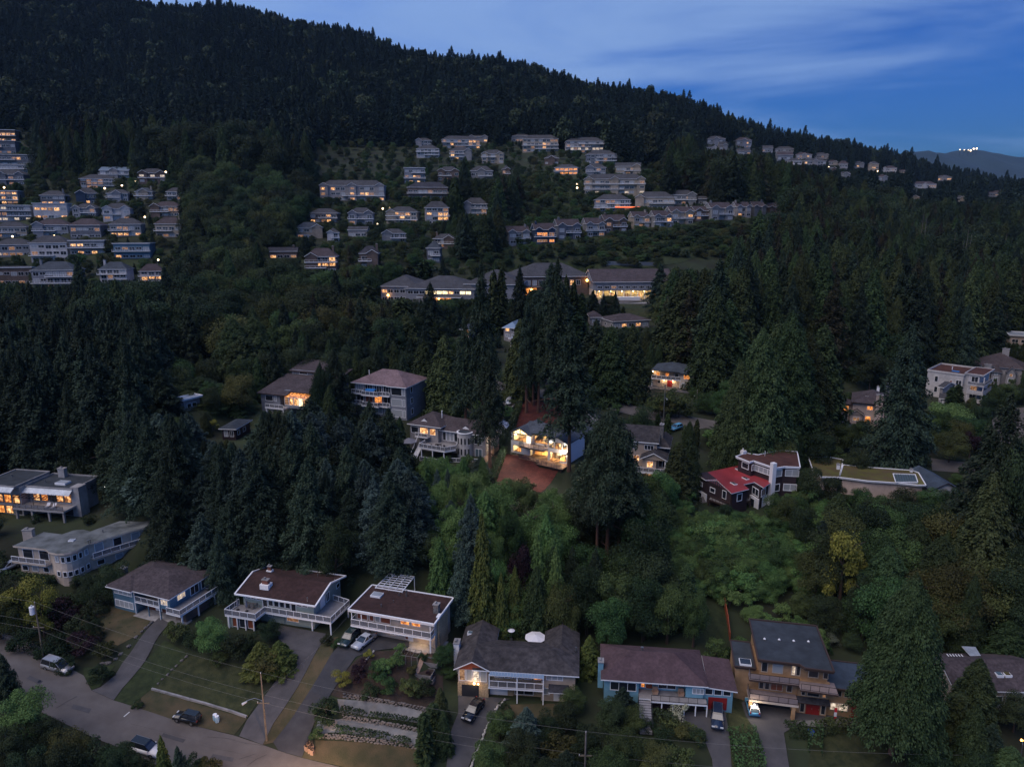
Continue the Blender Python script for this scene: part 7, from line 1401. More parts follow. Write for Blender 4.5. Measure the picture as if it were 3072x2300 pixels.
# street paint, cracks and patches
drape('road_marking', zs(Z1,(944,1276),(950,1278),(994,1241),(988,1239)), 'road_paint', .145, clear=False)
rc = random.Random(3)
def crack(path, w, nm='road_crack', m='crack', off=.13):
 for a, b in zip(path[:-1], path[1:]): drape(nm, [(a[0]-w, a[1]-w*.6), (a[0]+w, a[1]+w*.6), (b[0]+w, b[1]+w*.6), (b[0]-w, b[1]-w*.6)], m, off, clear=False)
crack([Z1(1650,1400), Z1(1720,1440), Z1(1800,1450), Z1(1860,1475), Z1(1880,1480)], .5); crack([Z1(1890,1650), Z1(1960,1600), Z1(2038,1565)], .5); crack([Z1(430,1210), Z1(520,1155), Z1(590,1120)], .4); crack([Z2(0,1490), Z2(110,1520), Z2(260,1545), Z2(440,1600)], .5); crack([Z2(60,1430), Z2(200,1440), Z2(330,1475), Z2(480,1495)], .5)
crack([Z2(700,765), Z2(760,770), Z2(820,790)], .35, off=.19); crack([Z1(1170,740), Z1(1130,820)], .3, off=.19)
q = ground(*Z1(292,1006)); b = MB(); b.cyl(0,0,.11,.135,.38,16); tag(b.build('manhole_cover', M['dark_metal'], None, tuple(q)), 'dark round manhole cover in the street near the left edge', 'manhole cover')
for q in ([Z1(560,1180),Z1(700,1215),Z1(680,1250),Z1(545,1212)],[Z1(1250,1400),Z1(1420,1450),Z1(1400,1475),Z1(1230,1425)],[Z2(100,1560),Z2(260,1590),Z2(250,1620),Z2(80,1590)],[Z1(230,960),Z1(330,1005),Z1(300,1030),Z1(205,985)]): drape('asphalt_patch', q, 'asphalt', .125, clear=False)
crack([Z1(150,1050), Z1(300,1110), Z1(420,1165), Z1(640,1215), Z1(860,1290)], .35); crack([Z1(1000,1330), Z1(1200,1380), Z1(1450,1440), Z1(1700,1520)], .35); crack([Z2(300,1600), Z2(420,1560), Z2(480,1580)], .4)
# ------------------------------------------------------------------ vehicles
HAZE = .00003
def vehicle(f, r, kind_, paint, label, z_off=.15, L=None, group=None, roofm=None, name='parked_car', grp=None):
 """f, r: pixels on the ground under the front and the rear"""
 a, b = ground(*f), ground(*r); d = a-b; yaw = math.atan2(d[1], d[0]); c = (a+b)/2
 Ln, Wd, H = dict(suv=(4.6,1.86,1.70), van=(4.9,1.95,1.78), sedan=(4.7,1.80,1.42), hatch=(4.0,1.72,1.50), mini_suv=(3.9,1.68,1.66))[kind_]
 z = float(hgt([c[0]],[c[1]])[0])+z_off; pa = float(hgt([c[0]+math.cos(yaw)*1.5],[c[1]+math.sin(yaw)*1.5])[0])-float(hgt([c[0]-math.cos(yaw)*1.5],[c[1]-math.sin(yaw)*1.5])[0])
 t = empty(name, (c[0], c[1], z), yaw, label, 'car', group); t.rotation_euler = (0, -math.atan2(pa, 3.0), yaw)
 key = (kind_, paint, roofm)
 if key not in _car: _car[key] = car_meshes(kind_, Ln, Wd, H, paint, roofm)
 P = _car[key]
 body = link('body', P['body'], t); link('side_window', P['glass'], t); link('roof', P['roof'], t)
 for s in (-1, 1): link('headlight', P['head'], t, (Ln/2-.12, s*(Wd/2-.32), .72)); link('tail_light', P['tail'], t, (-Ln/2+.05, s*(Wd/2-.22), .85)); link('mirror', P['mirror'], t, (Ln*.17, s*(Wd/2+.05), 1.02))
 link('windscreen', P['ws'], t); link('rear_window', P['rw'], t)
 for x in (Ln*.30, -Ln*.29):
  for s in (-1, 1): w = link('wheel', P['tyre'], t, (x, s*(Wd/2-.12), .33)); link('rim', P['rim'], w)
 if kind_ in ('suv','van'):
  for s in (-1, 1): link('roof_rail', P['rail'], t, (0, s*(Wd/2-.28), H+.02))
 if kind_ == 'mini_suv': link('spare_wheel', P['tyre'], t, (-Ln/2-.08, 0, .95), (0,0,math.pi/2))
 return t
_car = {}
def car_meshes(kind_, L, W, H, paint, roofm):
 h = L/2; hood = .95 if kind_ in ('suv','van') else .88; belt = hood+.08
 lo = [(-h,.32),(-h+.03,.75),(-h+.05,belt-.02),(h*.42,belt),(h*.50,hood+.02),(h*.80,hood-.06),(h*.97,.74),(h,.55),(h-.03,.30)]
 if kind_ == 'sedan': cab = [(-h*.72,belt-.01),(-h*.42,H-.04),(h*.02,H),(h*.44,belt)]
 elif kind_ == 'van': cab = [(-h+.08,belt-.01),(-h+.28,H-.04),(h*.10,H),(h*.60,hood)]
 else: cab = [(-h+.06,belt-.01),(-h+.34,H-.05),(h*.08,H),(h*.44,belt)]
 def loft(profile, yw_bot, yw_top, zlo, zhi, mats_i=0):
  b = MB(); n = len(profile)
  def wy(z): t = (z-zlo)/(zhi-zlo); return yw_bot+(yw_top-yw_bot)*max(0, min(1, t))
  Lf = [(x, wy(z), z) for x, z in profile]; Rt = [(x, -wy(z), z) for x, z in profile]; b.v = Lf+Rt
  b.f.append(tuple(range(n))); b.f.append(tuple(range(2*n-1, n-1, -1))); b.m += [0, 0]
  for i in range(n): b.f.append((i, n+i, n+(i+1)%n, (i+1)%n)); b.m.append(0)
  return b
 bb = loft(lo, W/2-.02, W/2-.08, .4, belt); me = bb.mesh('body', [M[paint]])
 bm = bmesh.new(); bm.from_mesh(me); bmesh.ops.bevel(bm, geom=bm.edges[:], offset=.05, segments=2, affect='EDGES', clamp_overlap=True); bmesh.ops.recalc_face_normals(bm, faces=bm.faces[:]); bm.to_mesh(me); bm.free()
 me.polygons.foreach_set('use_smooth', np.ones(len(me.polygons), bool))
 gl = loft(cab, W/2-.10, W/2-.28, belt, H).mesh('side_window', [M['car_glass']])
 x0, x1 = cab[1][0], cab[2][0]; r = MB(); wt = W/2-.27
 r.box(x0-.05, x1+.05, -wt, wt, H-.05, H+.015)
 for s in (-1, 1):
  for (a, b_) in ((cab[0], cab[1]), (cab[3], cab[2]), ((x0*.3+x1*.7-.1, belt), (x0*.3+x1*.7-.15, H-.02))): r.bar((a[0], s*(W/2-.095), a[1]), (b_[0], s*(W/2-.275), b_[1]), .07)
 out = dict(body=me, glass=gl, roof=r.mesh('roof', [M[roofm or paint]]))
 def patch(a, b_, sg):
  p = MB(); w0, w1 = W/2-.20, W/2-.36; e = .015*sg; p.slab([(a[0]+e,-w0,a[1]+.05),(a[0]+e,w0,a[1]+.05),(b_[0]+e,w1,b_[1]-.04),(b_[0]+e,-w1,b_[1]-.04)] if sg > 0 else [(a[0]+e,w0,a[1]+.05),(a[0]+e,-w0,a[1]+.05),(b_[0]+e,-w1,b_[1]-.04),(b_[0]+e,w1,b_[1]-.04)], .01, 0, 0); return p
 out['ws'] = patch(cab[3], cab[2], 1).mesh('windscreen', [M['car_glass_sky']]); out['rw'] = patch(cab[0], cab[1], -1).mesh('rear_window', [M['car_glass_sky']])
 t = MB(); t.tube([(0,-.11,0),(0,.11,0)], .33, 16); out['tyre'] = t.mesh('wheel', [M['tyre']]); t = MB(); t.tube([(0,-.118,0),(0,.118,0)], .20, 10); out['rim'] = t.mesh('rim', [M['steel']])
 t = MB(); t.box(-.10,.10,-.22,.22,-.07,.07); out['head'] = t.mesh('headlight', [M['ceramic']]); t = MB(); t.box(-.07,.03,-.10,.10,-.14,.14); out['tail'] = t.mesh('tail_light', [M['door_red']])
 t = MB(); t.box(-.08,.08,-.09,.09,-.06,.08); out['mirror'] = t.mesh('mirror', [M[paint]]); t = MB(); t.bar((x0,0,0),(x1,0,0),.04); out['rail'] = t.mesh('roof_rail', [M['steel']])
 return out
mat('car_silver', (.36,.36,.38), .3, metal=.4, spec=.6); mat('car_black', (.012,.014,.018), .2, spec=.7); mat('car_white', (.66,.66,.68), .3, spec=.6); mat('car_green', (.018,.035,.032), .25, spec=.7)
mat('car_light', (.42,.45,.50), .3, metal=.2, spec=.6); mat('car_blue', (.10,.32,.52), .3, spec=.6); mat('car_navy', (.015,.025,.05), .2, spec=.7); mat('car_glass', (.012,.015,.02), .06, spec=.8); mat('car_glass_sky', (.03,.04,.05), .05, spec=1.0); mat('tyre', (.012,.012,.013), .9)
vehicle(Z1(530,940), Z1(350,885), 'van', 'car_silver', 'silver minivan parked in the bay at the left end of the street', .12)
vehicle(Z1(1345,1285), Z1(1515,1325), 'mini_suv', 'car_black', 'small black off-roader with a spare wheel on its back, on the grass verge', .1)
vehicle(Z1(1205,1570), Z1(1025,1515), 'suv', 'car_white', 'white estate car with a black glass roof at the lower edge of the street', .12, roofm='car_black')
vehicle(Z2(1100,745), Z2(1185,660), 'suv', 'car_green', 'dark green off-roader beside the silver sedan in the drive', .17)
vehicle(Z2(1200,765), Z2(1310,680), 'sedan', 'car_light', 'silver sedan parked before the beige house with wooden panels', .17)
vehicle(Z3(262,1315), Z3(350,1190), 'sedan', 'car_black', 'black car with warm reflections on its boot, in the drive of the U-shaped house', .17)
vehicle(Z4(640,1400), Z4(640,1235), 'suv', 'car_navy', 'long dark estate car before the red garage door', .17)
vehicle(Z4(890,1165), Z4(925,1285), 'hatch', 'car_blue', 'light blue hatchback with a white roof under the bright garage lamp', .17, roofm='car_white')
vehicle(Y5(370,770), Y5(365,700), 'sedan', 'car_navy', 'dark car with a pale outline in the drive of the pinkish beige house', .16)
vehicle(Y5(268,668), Y5(262,618), 'van', 'car_white', 'white van at the edge of the trees left of the pinkish beige house', .16)
vehicle(Y3(1075,420), Y3(1100,375), 'suv', 'car_black', 'black car parked at the bend of the upper road', .14)
vehicle(Y3(1035,462), Y3(1045,425), 'hatch', 'car_light', 'small pale car just below the black one at the road bend', .14)
vehicle(Y4(610,668), Y4(650,655), 'hatch', 'car_blue', 'light blue car half hidden behind the green cone tree', .14)
vehicle(Y1(20,1575), Y1(95,1545), 'sedan', 'car_light', 'grey car at the left edge beside the curved house', .14)
vehicle((1276,800), (1296,792), 'suv', 'car_white', 'white car on the drive of the narrow dark hillside house', .2)
vehicle(S1(480,95), S1(505,90), 'suv', 'car_light', 'pale car on the yard above the school roofs', .2)
# ------------------------------------------------------------------ poles and wires
def pole(px, py, top, label, arm=None, trans=None, cross=True, mt='pole_wood', lampon=False, Y=None, r=.15, cat='utility pole', name='utility_pole'):
 g = ground(px, py) if Y is None else np.array([*(on_y(px, py, Y)[:2]), 0.]); 
 if Y is not None: g[2] = h1g(g[0], g[1])
 d = ray(*top); t = g[1]/d[1]; H = CAMZ+d[2]*t-g[2]
 o = empty(name, tuple(g), 0, label, cat); b = MB(); b.tube([(0,0,-1),(0,0,H*.5),(0,0,H)], [r, r*.85, r*.65], 8); b.build('pole', M[mt], o)
 if cross: b = MB(); b.box(-.9,.9,-.06,.06,H*.56,H*.56+.14); b.build('crossarm', M['pole_wood'], o); b = MB(); [b.cyl(x,0,H*.56+.14,H*.56+.32,.05,6) for x in (-.8,)]; b.build('insulator', M['ceramic'], o); b = MB(); b.cyl(0,0,H,H+.2,.05,6); b.build('insulator', M['ceramic'], o)
 if arm: b = MB(); b.tube([(0,0,H*.60),(arm[0]*.5,arm[1]*.5,H*.66),(arm[0],arm[1],H*.64)], .05, 6); b.build('lamp_arm', M['steel'], o); b = MB(); b.tube([(arm[0]*.95,arm[1]*.95,H*.63),(arm[0]*1.25,arm[1]*1.25,H*.60)], [.10,.2], 8); b.build('lamp_head', M['ceramic'], o)
 if trans: b = MB(); b.cyl(trans,0,H*.80,H*.80+1.3,.38,12); tr = b.build('transformer', M['trim_white'], o); b = MB(); b.cyl(trans,0,H*.80+1.303,H*.80+1.6,.12,8); b.build('bushing', M['ceramic'], tr)
 return np.array([g[0], g[1], g[2]+H]), H
def h1g(x, y): return float(hgt([x],[y])[0])
t1, H1_ = pole(*Z2(510,1455), Z2(480,940), 'wooden utility pole with a street lamp arm between two driveways', arm=(-2.2,-.6))
t0, H0_ = pole(*Z1(335,830), Z1(285,400), 'wooden utility pole carrying a white transformer by the yellow tree', trans=-.6)
t2, H2_ = pole(*Z3(1155,1800), Z3(1170,1390), 'thin grey pole rising from the dark trees at the bottom edge', mt='bark_grey')
t3, H3_ = pole(*Z5(1300,1760), Z5(1300,1572), 'pole with white insulators at the bottom right edge', mt='pole_wood')
t4, H4_ = pole(*Y4(525,598), Y4(541,285), 'tall pale pole beside the upper road below the cream house', mt='steel', cross=False, arm=(.6,.2), r=.18)
t5, H5_ = pole(*Y4(800,450), Y4(804,332), 'short pale pole among the cedars right of the cream house', mt='bark_grey')
t6, H6_ = pole(*S1(1555,372), S1(1552,258), 'tall thin lamp post on the school lawn', mt='steel', cross=False, cat='lamp post', name='lamp_post')
def wire(a, b, label, sag=1.0, r=.011, group=None):
 P = [tuple(np.array(a)*(1-t)+np.array(b)*t-np.array([0,0,sag*4*t*(1-t)])) for t in np.linspace(0, 1, 14)]
 m_ = MB(); m_.tube(P, r, 4); tag(m_.build('power_line', M['wire']), label, 'wire', group)
mat('wire', (.20,.19,.18), .6)
off = lambda t, dz, dx=0: (t[0]+dx, t[1], t[2]+dz)
tl = on_z(*Z1(-150,330), 15.5); tr = on_z(*Z5(2100,1700), 17)
chain = [np.array([t0[0]-45, t0[1]+14, t0[2]+1]), t0, t1, t2, t3, np.array([t3[0]+45, t3[1]-3, t3[2]-1])]
nm = ['left edge to the transformer pole', 'transformer pole to the lamp pole', 'lamp pole to the grey pole', 'grey pole to the right-hand pole', 'right-hand pole out of the frame']
for i in range(5):
 for k, (dz, w_) in enumerate(((0,'top'),(-3.6,'middle'),(-5.0,'low'))): wire(off(chain[i], dz+.15), off(chain[i+1], dz+.15), '%s wire running from the %s' % (w_, nm[i]), .8)
wire(off(t1, -3.4), tuple(on_z(*Z2(1140,492), 15.0)), 'long service wire from the lamp pole to the corner of the beige house', .8); wire(off(t4, -.2), off(t5, -.1), 'thin wire between the two poles by the upper road', .6)
# ------------------------------------------------------------------ lamps on the hill
def street_lamp(px, py, label, group, H=6, bulb='bulb_far', r=None, Y=None):
 g = ground(px, py+2) if Y is None else on_y(px, py, Y)
 if g is None: return
 d = ray(px, py); w = project(*g)[2]; r = r or max(.22, w*.0011)
 if Y is None: g = ground(px, py+H*.85*F_PX/w); 
 if g is None: return
 o = empty('street_lamp', tuple(g), random.Random(px).uniform(0,6), label, 'street lamp', group); b = MB(); b.tube([(0,0,-1),(0,0,H)], .09, 6); b.build('pole', M['steel'], o); b = MB(); b.tube([(0,0,H),(.8,0,H+.3)], .06, 6); b.build('lamp_arm', M['steel'], o)
 b = MB(); b.tube([(.8,0,H+.15-r),(.8,0,H+.15-r*.5),(.8,0,H+.15+r*.5),(.8,0,H+.15+r)], [r*.5,r,r,r*.5], 8); b.build('lamp_head', M[bulb], o)
LM = [(zl(3.01,0,350,x,x,y,y)[0], zl(3.01,0,350,x,x,y,y)[2], w) for x, y, w in ((55,658,'above the pale flat-roofed house at left edge'),(135,1100,'between two hip-roofed rows at the left'),(1308,925,'beside the white two-gabled house'),(1430,1312,'at the right end of the green strip'),(1120,640,'below the blue-roofed gable house'),(965,665,'above the grey house with white gable'),(1218,605,'left of the lamp-strung gabled house'),(1498,518,'at the treeline right of the gabled house'),(515,1095,'between the hip-roofed rows, further right'))]
LM += [(800+x/3.16, 380+y/3.16, w) for x, y, w in ((1795,680,'right of the long dark house'),(1100,797,'left of the lamp-lit balcony house'),(1180,793,'over the lamp-lit balcony house'),(1067,945,'below the two-gabled house'),(2040,1020,'in dark trees right of centre'),(1850,1070,'beside the fir and brown house'))]
LM += [(1450+x/2.458, 380+y/2.458, w) for x, y, w in ((1318,45,'upper one alone in the dark forest'),(1318,82,'lower one alone in the dark forest'),(697,437,'left of the big apartment house'),(690,465,'low left of the big apartment house'))]
LM += [(2100+x/2.276, 350+y/2.276, w) for x, y, w in ((1318,393,'at the first gap of the far right cluster'),(1483,410,'first of two close together far right'),(1530,408,'second of two close together far right'),(1783,505,'orange one among far right trees'),(1855,472,'pale one near the far right trees'),(1940,508,'last orange one at far right'),(877,355,'below the yellow tree of the far cluster'),(1215,380,'in the middle of the far right cluster'))]
LM += [(1238,991,'glowing beside the pale green tree left of the tall firs'),(1346,1146,'small one in the dark cedar left of the tall firs')]
for i, (x, y, w) in enumerate(LM): street_lamp(x, y, 'street lamp glowing %s' % w, 'street lamps on the hillside', bulb='bulb_amber' if 'orange' in w else 'bulb_far')
street_lamp(*Z5(1680,1488), 'low amber lamp in the dark hedge at the bottom right corner', None, H=2.5, bulb='bulb_amber', r=.16)
for k, x in enumerate((710,730,753,780)):
 g = ground(*Y1(x,1035)); o = empty('garden_lamp', tuple(g), 0, '%s of four small garden lamps in the dark trees right of the modern house' % ('first','second','third','last')[k], 'lamp', 'four small garden lamps'); b = MB(); b.cyl(0,0,-.3,2.0,.03,6); b.build('post', M['dark_metal'], o); b = MB(); b.tube([(0,0,2.0),(0,0,2.15),(0,0,2.3)],[.1,.16,.05],8); b.build('lamp_head', M['bulb_white'], o)
# lights of the summit lodge
for k, (px, py) in enumerate([(2880,449),(2893,450),(2905,450),(2921,447),(2930,446),(2912,452)]):
 p = on_y(px, py, 6750); b = MB(); r = 4 if k < 3 else 7; b.tube([(0,0,-r),(0,0,0),(0,0,r)],[r*.4,r,r*.4],8); c = MB(); o = empty('summit_light', (p[0],p[1],p[2]), 0, 'bright light on the far mountain ridge, %s of six' % ('first','second','third','brightest','last','lowest')[k], 'light', 'lights on the far ridge'); c.cyl(0,0,-60,-r,2,6); c.build('mast', M['dark_metal'], o); b.build('lamp_head', M['bulb_far'], o)
# ------------------------------------------------------------------ small things
def gp(q): g = ground(*q); return g
def barrel(q, label, m='tank_blue', r=.34, h=.95):
 g = gp(q); o = empty('rain_barrel', tuple(g), 0, label, 'barrel', 'pair of pale blue barrels'); b = MB(); b.tube([(0,0,0),(0,0,h*.3),(0,0,h*.7),(0,0,h)],[r*.88,r,r,r*.85],12); b.build('body', M[m], o); b = MB(); b.cyl(0,0,h+.003,h+.07,r*.9,12); b.build('lid', M['trim_white'], o)
barrel(Z1(1646,1296), 'pale blue barrel on the grass verge, the left of two'); barrel(Z1(1661,1310), 'pale blue barrel on the grass verge, the right of two')
for k, q in enumerate((Z2(815,1530),Z2(838,1545),Z2(858,1560),Z2(830,1510),Z2(855,1525))):
 g = gp(q); r = random.Random(k); o = empty('paper_bag', tuple(g), r.uniform(0,3), 'tan yard-waste bag full of twigs at the drive mouth, %s' % ('front left','front middle','front right','back left','back right')[k], 'bag', 'yard-waste bags by the street'); b = MB(); s = .26; b.v = [(-s,-s*.8,0),(s,-s*.8,0),(s,s*.8,0),(-s,s*.8,0),(-s*1.05,-s*.7,.85),(s*.95,-s*.9,.82),(s*1.0,s*.8,.9),(-s*.9,s*.85,.86)]; b.f = [(0,3,2,1),(0,1,5,4),(1,2,6,5),(2,3,7,6),(3,0,4,7)]; b.m = [0]*5; b.build('bag', M['bag_tan'], o)
 b = MB()
 for i in range(12): a = r.uniform(0,6.28); b.bar((r.uniform(-.1,.1), r.uniform(-.1,.1), .5), (math.cos(a)*r.uniform(.1,.45), math.sin(a)*r.uniform(.1,.45), r.uniform(.9,1.35)), .025)
 tw = b.build('twigs', M['bark'], o); tw['kind'] = 'stuff'
# raised beds, wire frame and path in the vegetable garden
for k, (q, w_, d_) in enumerate(((Z2(1785,820),2.6,1.3),(Z2(1760,860),2.8,1.4),(Z2(1722,945),2.6,2.0),(Z2(1735,985),2.4,1.2))):
 g = gp(q); o = empty('raised_bed', tuple(g), -.25, 'wooden raised bed in the vegetable garden, %s from the house' % ('first','second','third','fourth')[k], 'raised bed', 'raised vegetable beds')
 for x0, x1, y0, y1 in ((-w_/2,w_/2,-d_/2,-d_/2+.08),(-w_/2,w_/2,d_/2-.08,d_/2),(-w_/2,-w_/2+.08,-d_/2+.083,d_/2-.083),(w_/2-.08,w_/2,-d_/2+.083,d_/2-.083)): b = MB(); b.box(x0,x1,y0,y1,-.3,.45); b.build('board', M['wood_grey'], o)
 b = MB(); b.box(-w_/2+.082,w_/2-.082,-d_/2+.082,d_/2-.082,-.2,.36); b.build('soil', M['soil'], o)
g = gp(Z2(1590,835)); o = empty('plant_cage', tuple(g), -.25, 'wire and timber cage frame over beds in the vegetable garden', 'garden frame')
for x in (-2,-1,0,1,2):
 for y in (-1,1): b = MB(); b.box(x-.03,x+.03,y-.03,y+.03,-.2,1.3); b.build('post', M['wood_grey'], o)
 b = MB(); b.bar((x,-1.03,1.32),(x,1.03,1.32),.05); b.build('crossbar', M['wood_grey'], o)
for y in (-1,1): b = MB(); b.bar((-2.05,y,1.37),(2.05,y,1.37),.05); b.build('rail', M['wood_grey'], o)
drape('garden_path', zs(Z2,(1700,790),(1735,790),(1700,880),(1665,965),(1640,960),(1665,880)), 'bag_tan', .16, clear=False)
# stones: edging and retaining walls, each stone a piece
_st = []
for k in range(5):
 r = random.Random(k); bm = bmesh.new(); bmesh.ops.create_icosphere(bm, subdivisions=1, radius=1)
 for v in bm.verts: v.co *= r.uniform(.78,1.08)
 me = bpy.data.meshes.new('stone'); bm.to_mesh(me); bm.free(); me.materials.append(M['stone_grey']); _st.append(me)
_st2 = []
for me in _st: c = me.copy(); c.materials.clear(); c.materials.append(M['stone_pale'] if 'stone_pale' in M else mat('stone_pale', (.42,.40,.38), .9, var=.25, scale=2)); _st2.append(c)
def stones(name, path, label, cat, size=.4, gap=.75, rows=1, pale=False, rowh=.4, zoff=.1, seed=0):
 P = [gp(q) for q in path]; P = [p for p in P if p is not None]; r = random.Random(seed); root = empty(name, tuple(P[0]), 0, label, cat); n = 0
 for a, b in zip(P[:-1], P[1:]):
  L = np.hypot(*(b-a)[:2]); k = max(1, int(L/gap)); an = math.atan2(b[1]-a[1], b[0]-a[0])
  for j in range(rows):
   for i in range(k):
    if n > 290: return
    t = (i+.5+(.5 if j % 2 else 0)+r.uniform(-.15,.15))/k; x, y = a[0]+(b[0]-a[0])*t, a[1]+(b[1]-a[1])*t; z = h1g(x, y)+zoff+j*rowh
    o = link('stone', r.choice(_st2 if pale else _st), root, (x-P[0][0]+r.uniform(-.1,.1), y-P[0][1]+r.uniform(-.1,.1)+j*.08, z-P[0][2]), (r.uniform(-.3,.3), r.uniform(-.3,.3), an+r.uniform(-.3,.3))); s = size*r.uniform(.75,1.25); o.scale = (s*1.25, s*.8, s*.72); n += 1
stones('stone_edging', zs(Z1,(760,880),(850,855),(900,820),(960,760),(1020,690),(1100,610),(1170,545)), 'line of grey slabs edging the blue house driveway', 'stone edging', .42, .8)
stones('stone_edging', zs(Z3,(560,1140),(500,1190),(440,1290),(400,1380),(360,1480),(310,1590),(280,1700)), 'white rocks edging the drive of the U-shaped house', 'stone edging', .26, .55, pale=True, rows=2, rowh=.05)
stones('stone_edging', zs(Z2,(1340,770),(1280,830),(1240,900),(1210,960)), 'pale rocks bordering the planted bed by the silver sedan', 'stone edging', .24, .5, pale=True)
stones('retaining_wall', zs(Z2,(1090,1125),(1300,1155),(1500,1190),(1730,1235)), 'upper rough stone wall above the top gravel terrace', 'retaining wall', .22, .50, rows=3, rowh=.24)
stones('retaining_wall', zs(Z2,(1080,1290),(1300,1325),(1500,1360),(1690,1395)), 'middle rough stone wall between the gravel terraces', 'retaining wall', .22, .50, rows=3, rowh=.24, seed=2)
stones('retaining_wall', zs(Z2,(850,1430),(1050,1440),(1350,1475),(1660,1520)), 'lowest rough stone wall below the gravel terraces', 'retaining wall', .22, .50, rows=3, rowh=.24, seed=3)
stones('stone_edging', zs(Y3,(1475,640),(1500,600),(1545,570),(1600,550),(1650,545),(1700,500),(1730,490)), 'pale boulders bordering the drive of the lit white house', 'stone edging', .42, .95, pale=True)
stones('rock_border', zs(Z1,(1450,800),(1370,860),(1290,940),(1200,1030)), 'line of low rocks down the left side of the square lawn', 'stone edging', .28, .8)
def wall_run(name, path, h, t, m, label, cat, cap=None, panel=None):
 P = [gp(q) for q in path]; root = empty(name, tuple(P[0]), 0, label, cat)
 for a, b in zip(P[:-1], P[1:]):
  L = float(np.hypot(*(b-a)[:2])); k = max(1, round(L/(panel or 2.4)))
  for i in range(k):
   p = a+(b-a)*(i/k); q = a+(b-a)*((i+1)/k); p = np.array([p[0],p[1],h1g(p[0],p[1])])-P[0]; q = np.array([q[0],q[1],h1g(q[0],q[1])])-P[0]
   mb = MB(); d = Vector((q[0]-p[0], q[1]-p[1], 0)).normalized(); n = Vector((-d.y, d.x, 0))*t/2; p2 = Vector(p)+d*.02; q2 = Vector(q)-d*.02
   V = [p2-n, q2-n, q2+n, p2+n]; mb.v = [tuple(v-Vector((0,0,.6))) for v in V]+[tuple(v+Vector((0,0,h))) for v in V]; mb.f = [(0,3,2,1),(4,5,6,7),(0,1,5,4),(1,2,6,5),(2,3,7,6),(3,0,4,7)]; mb.m = [0]*6; mb.build('panel', M[m], root)
   if cap:
    c = MB(); c.box(p[0]-.09,p[0]+.09,p[1]-.09,p[1]+.09,p[2]-.5,p[2]+h+.15); c.build('post', M[cap], root)
wall_run('kerb_wall', zs(Z1,(1160,1066),(1340,1115),(1560,1175),(1760,1235),(1885,1278)), .35, .3, 'concrete', 'low grey wall along the bottom of the square lawn', 'low wall')
wall_run('street_wall', zs(Z1,(-40,655),(100,690),(230,740),(340,800)), .8, .4, 'stone_grey', 'low stone wall beside the street at the left edge', 'low wall')
wall_run('wooden_fence', zs(Y3,(795,1000),(850,930),(900,880),(955,820)), 1.7, .10, 'wood_plain', 'light brown board fence with lattice right of the turret house', 'fence', cap='wood_plain')
wall_run('wooden_fence', zs(Z4,(736,690),(720,560),(700,450),(690,340)), 1.6, .10, 'wood_red', 'reddish board fence running uphill between two gardens', 'fence', cap='wood_red')
wall_run('stone_wall', zs(Y3,(1000,250),(1040,240),(1130,255),(1200,275)), 1.5, .5, 'stone_grey', 'grey stone wall with pillars behind the upper road, left part', 'stone wall', cap='stone_grey', panel=5)
wall_run('stone_wall', zs(Y3,(1290,300),(1340,285),(1395,265)), 1.6, .5, 'stone_grey', 'grey stone wall behind the upper road, right part', 'stone wall', cap='stone_grey', panel=5)
wall_run('path_wall', zs(Y3,(1170,395),(1110,450),(1060,500)), .9, .35, 'concrete', 'pale slanting wall beside the bend of the upper road', 'low wall', panel=4)
wall_run('field_fence', zs(S1,(1620,97),(1750,100),(1940,103)), 2.2, .08, 'steel', 'thin wire fence of the playing field behind the school roof', 'fence', panel=20)
# parasol, covered things and bin by the tan house
g = gp(Z5(565,1330)); parasol(g[0], g[1], g[2], 1.9, 2.5, 'pale parasol beside the big conifer trunk at lower right')
for k, (q, s, l) in enumerate(((Z5(545,1345),(1.3,.8,1.0),'black covered grill under the parasol, left one'),(Z5(620,1350),(1.5,.9,.9),'black covered seat under the parasol, right one'))):
 g = gp(q); o = empty('covered_grill', tuple(g), .2*k, l, 'grill'); b = MB(); b.tube([(0,0,0),(0,0,s[2]*.7),(0,0,s[2])],[s[0]*.55,s[0]*.5,s[0]*.3],8); b.build('cover', M['car_black'], o); b = MB(); b.box(-.5,.5,-.3,.3,s[2]-.05,s[2]+.06); b.build('lid', M['dark_metal'], o)
g = gp(Z4(1356,1405)); o = empty('garden_tub', tuple(g), 0, 'bright blue plastic tub between the two clipped hedges', 'tub'); b = MB(); b.tube([(0,0,0),(0,0,.55)],[.35,.45],12); b.build('body', M['plastic_blue'], o); b = MB(); b.tube([(0,0,.5),(0,0,.58)],[.47,.49],12); b.build('rim', M['plastic_blue'], o)
g = gp(Z3(742,335)); o = empty('garden_swing', tuple(g), .1, 'grey swing bench on the clearing above the courtyard', 'swing bench'); b = MB(); b.box(-1,1,-.3,.3,.45,.55); b.build('seat', M['wood_grey'], o); b = MB(); b.box(-1,1,.3,.38,.5,1.1); b.build('backrest', M['wood_grey'], o); 
for x in (-1.2,1.2): b = MB(); b.bar((x,-.6,0),(x,0,1.9),.07); b.bar((x,.6,0),(x,0,1.9),.07); b.build('frame', M['dark_metal'], o)
b = MB(); b.bar((-1.25,0,1.9),(1.25,0,1.9),.07); b.build('top_bar', M['dark_metal'], o)
drape('clearing', zs(Z3,(640,370),(740,330),(850,350),(840,400),(700,410)), 'dry_grass', .08)
drape('clearing', [(1690,1595),(1750,1600),(1740,1650),(1680,1640)], 'soil', .08, clear=False)
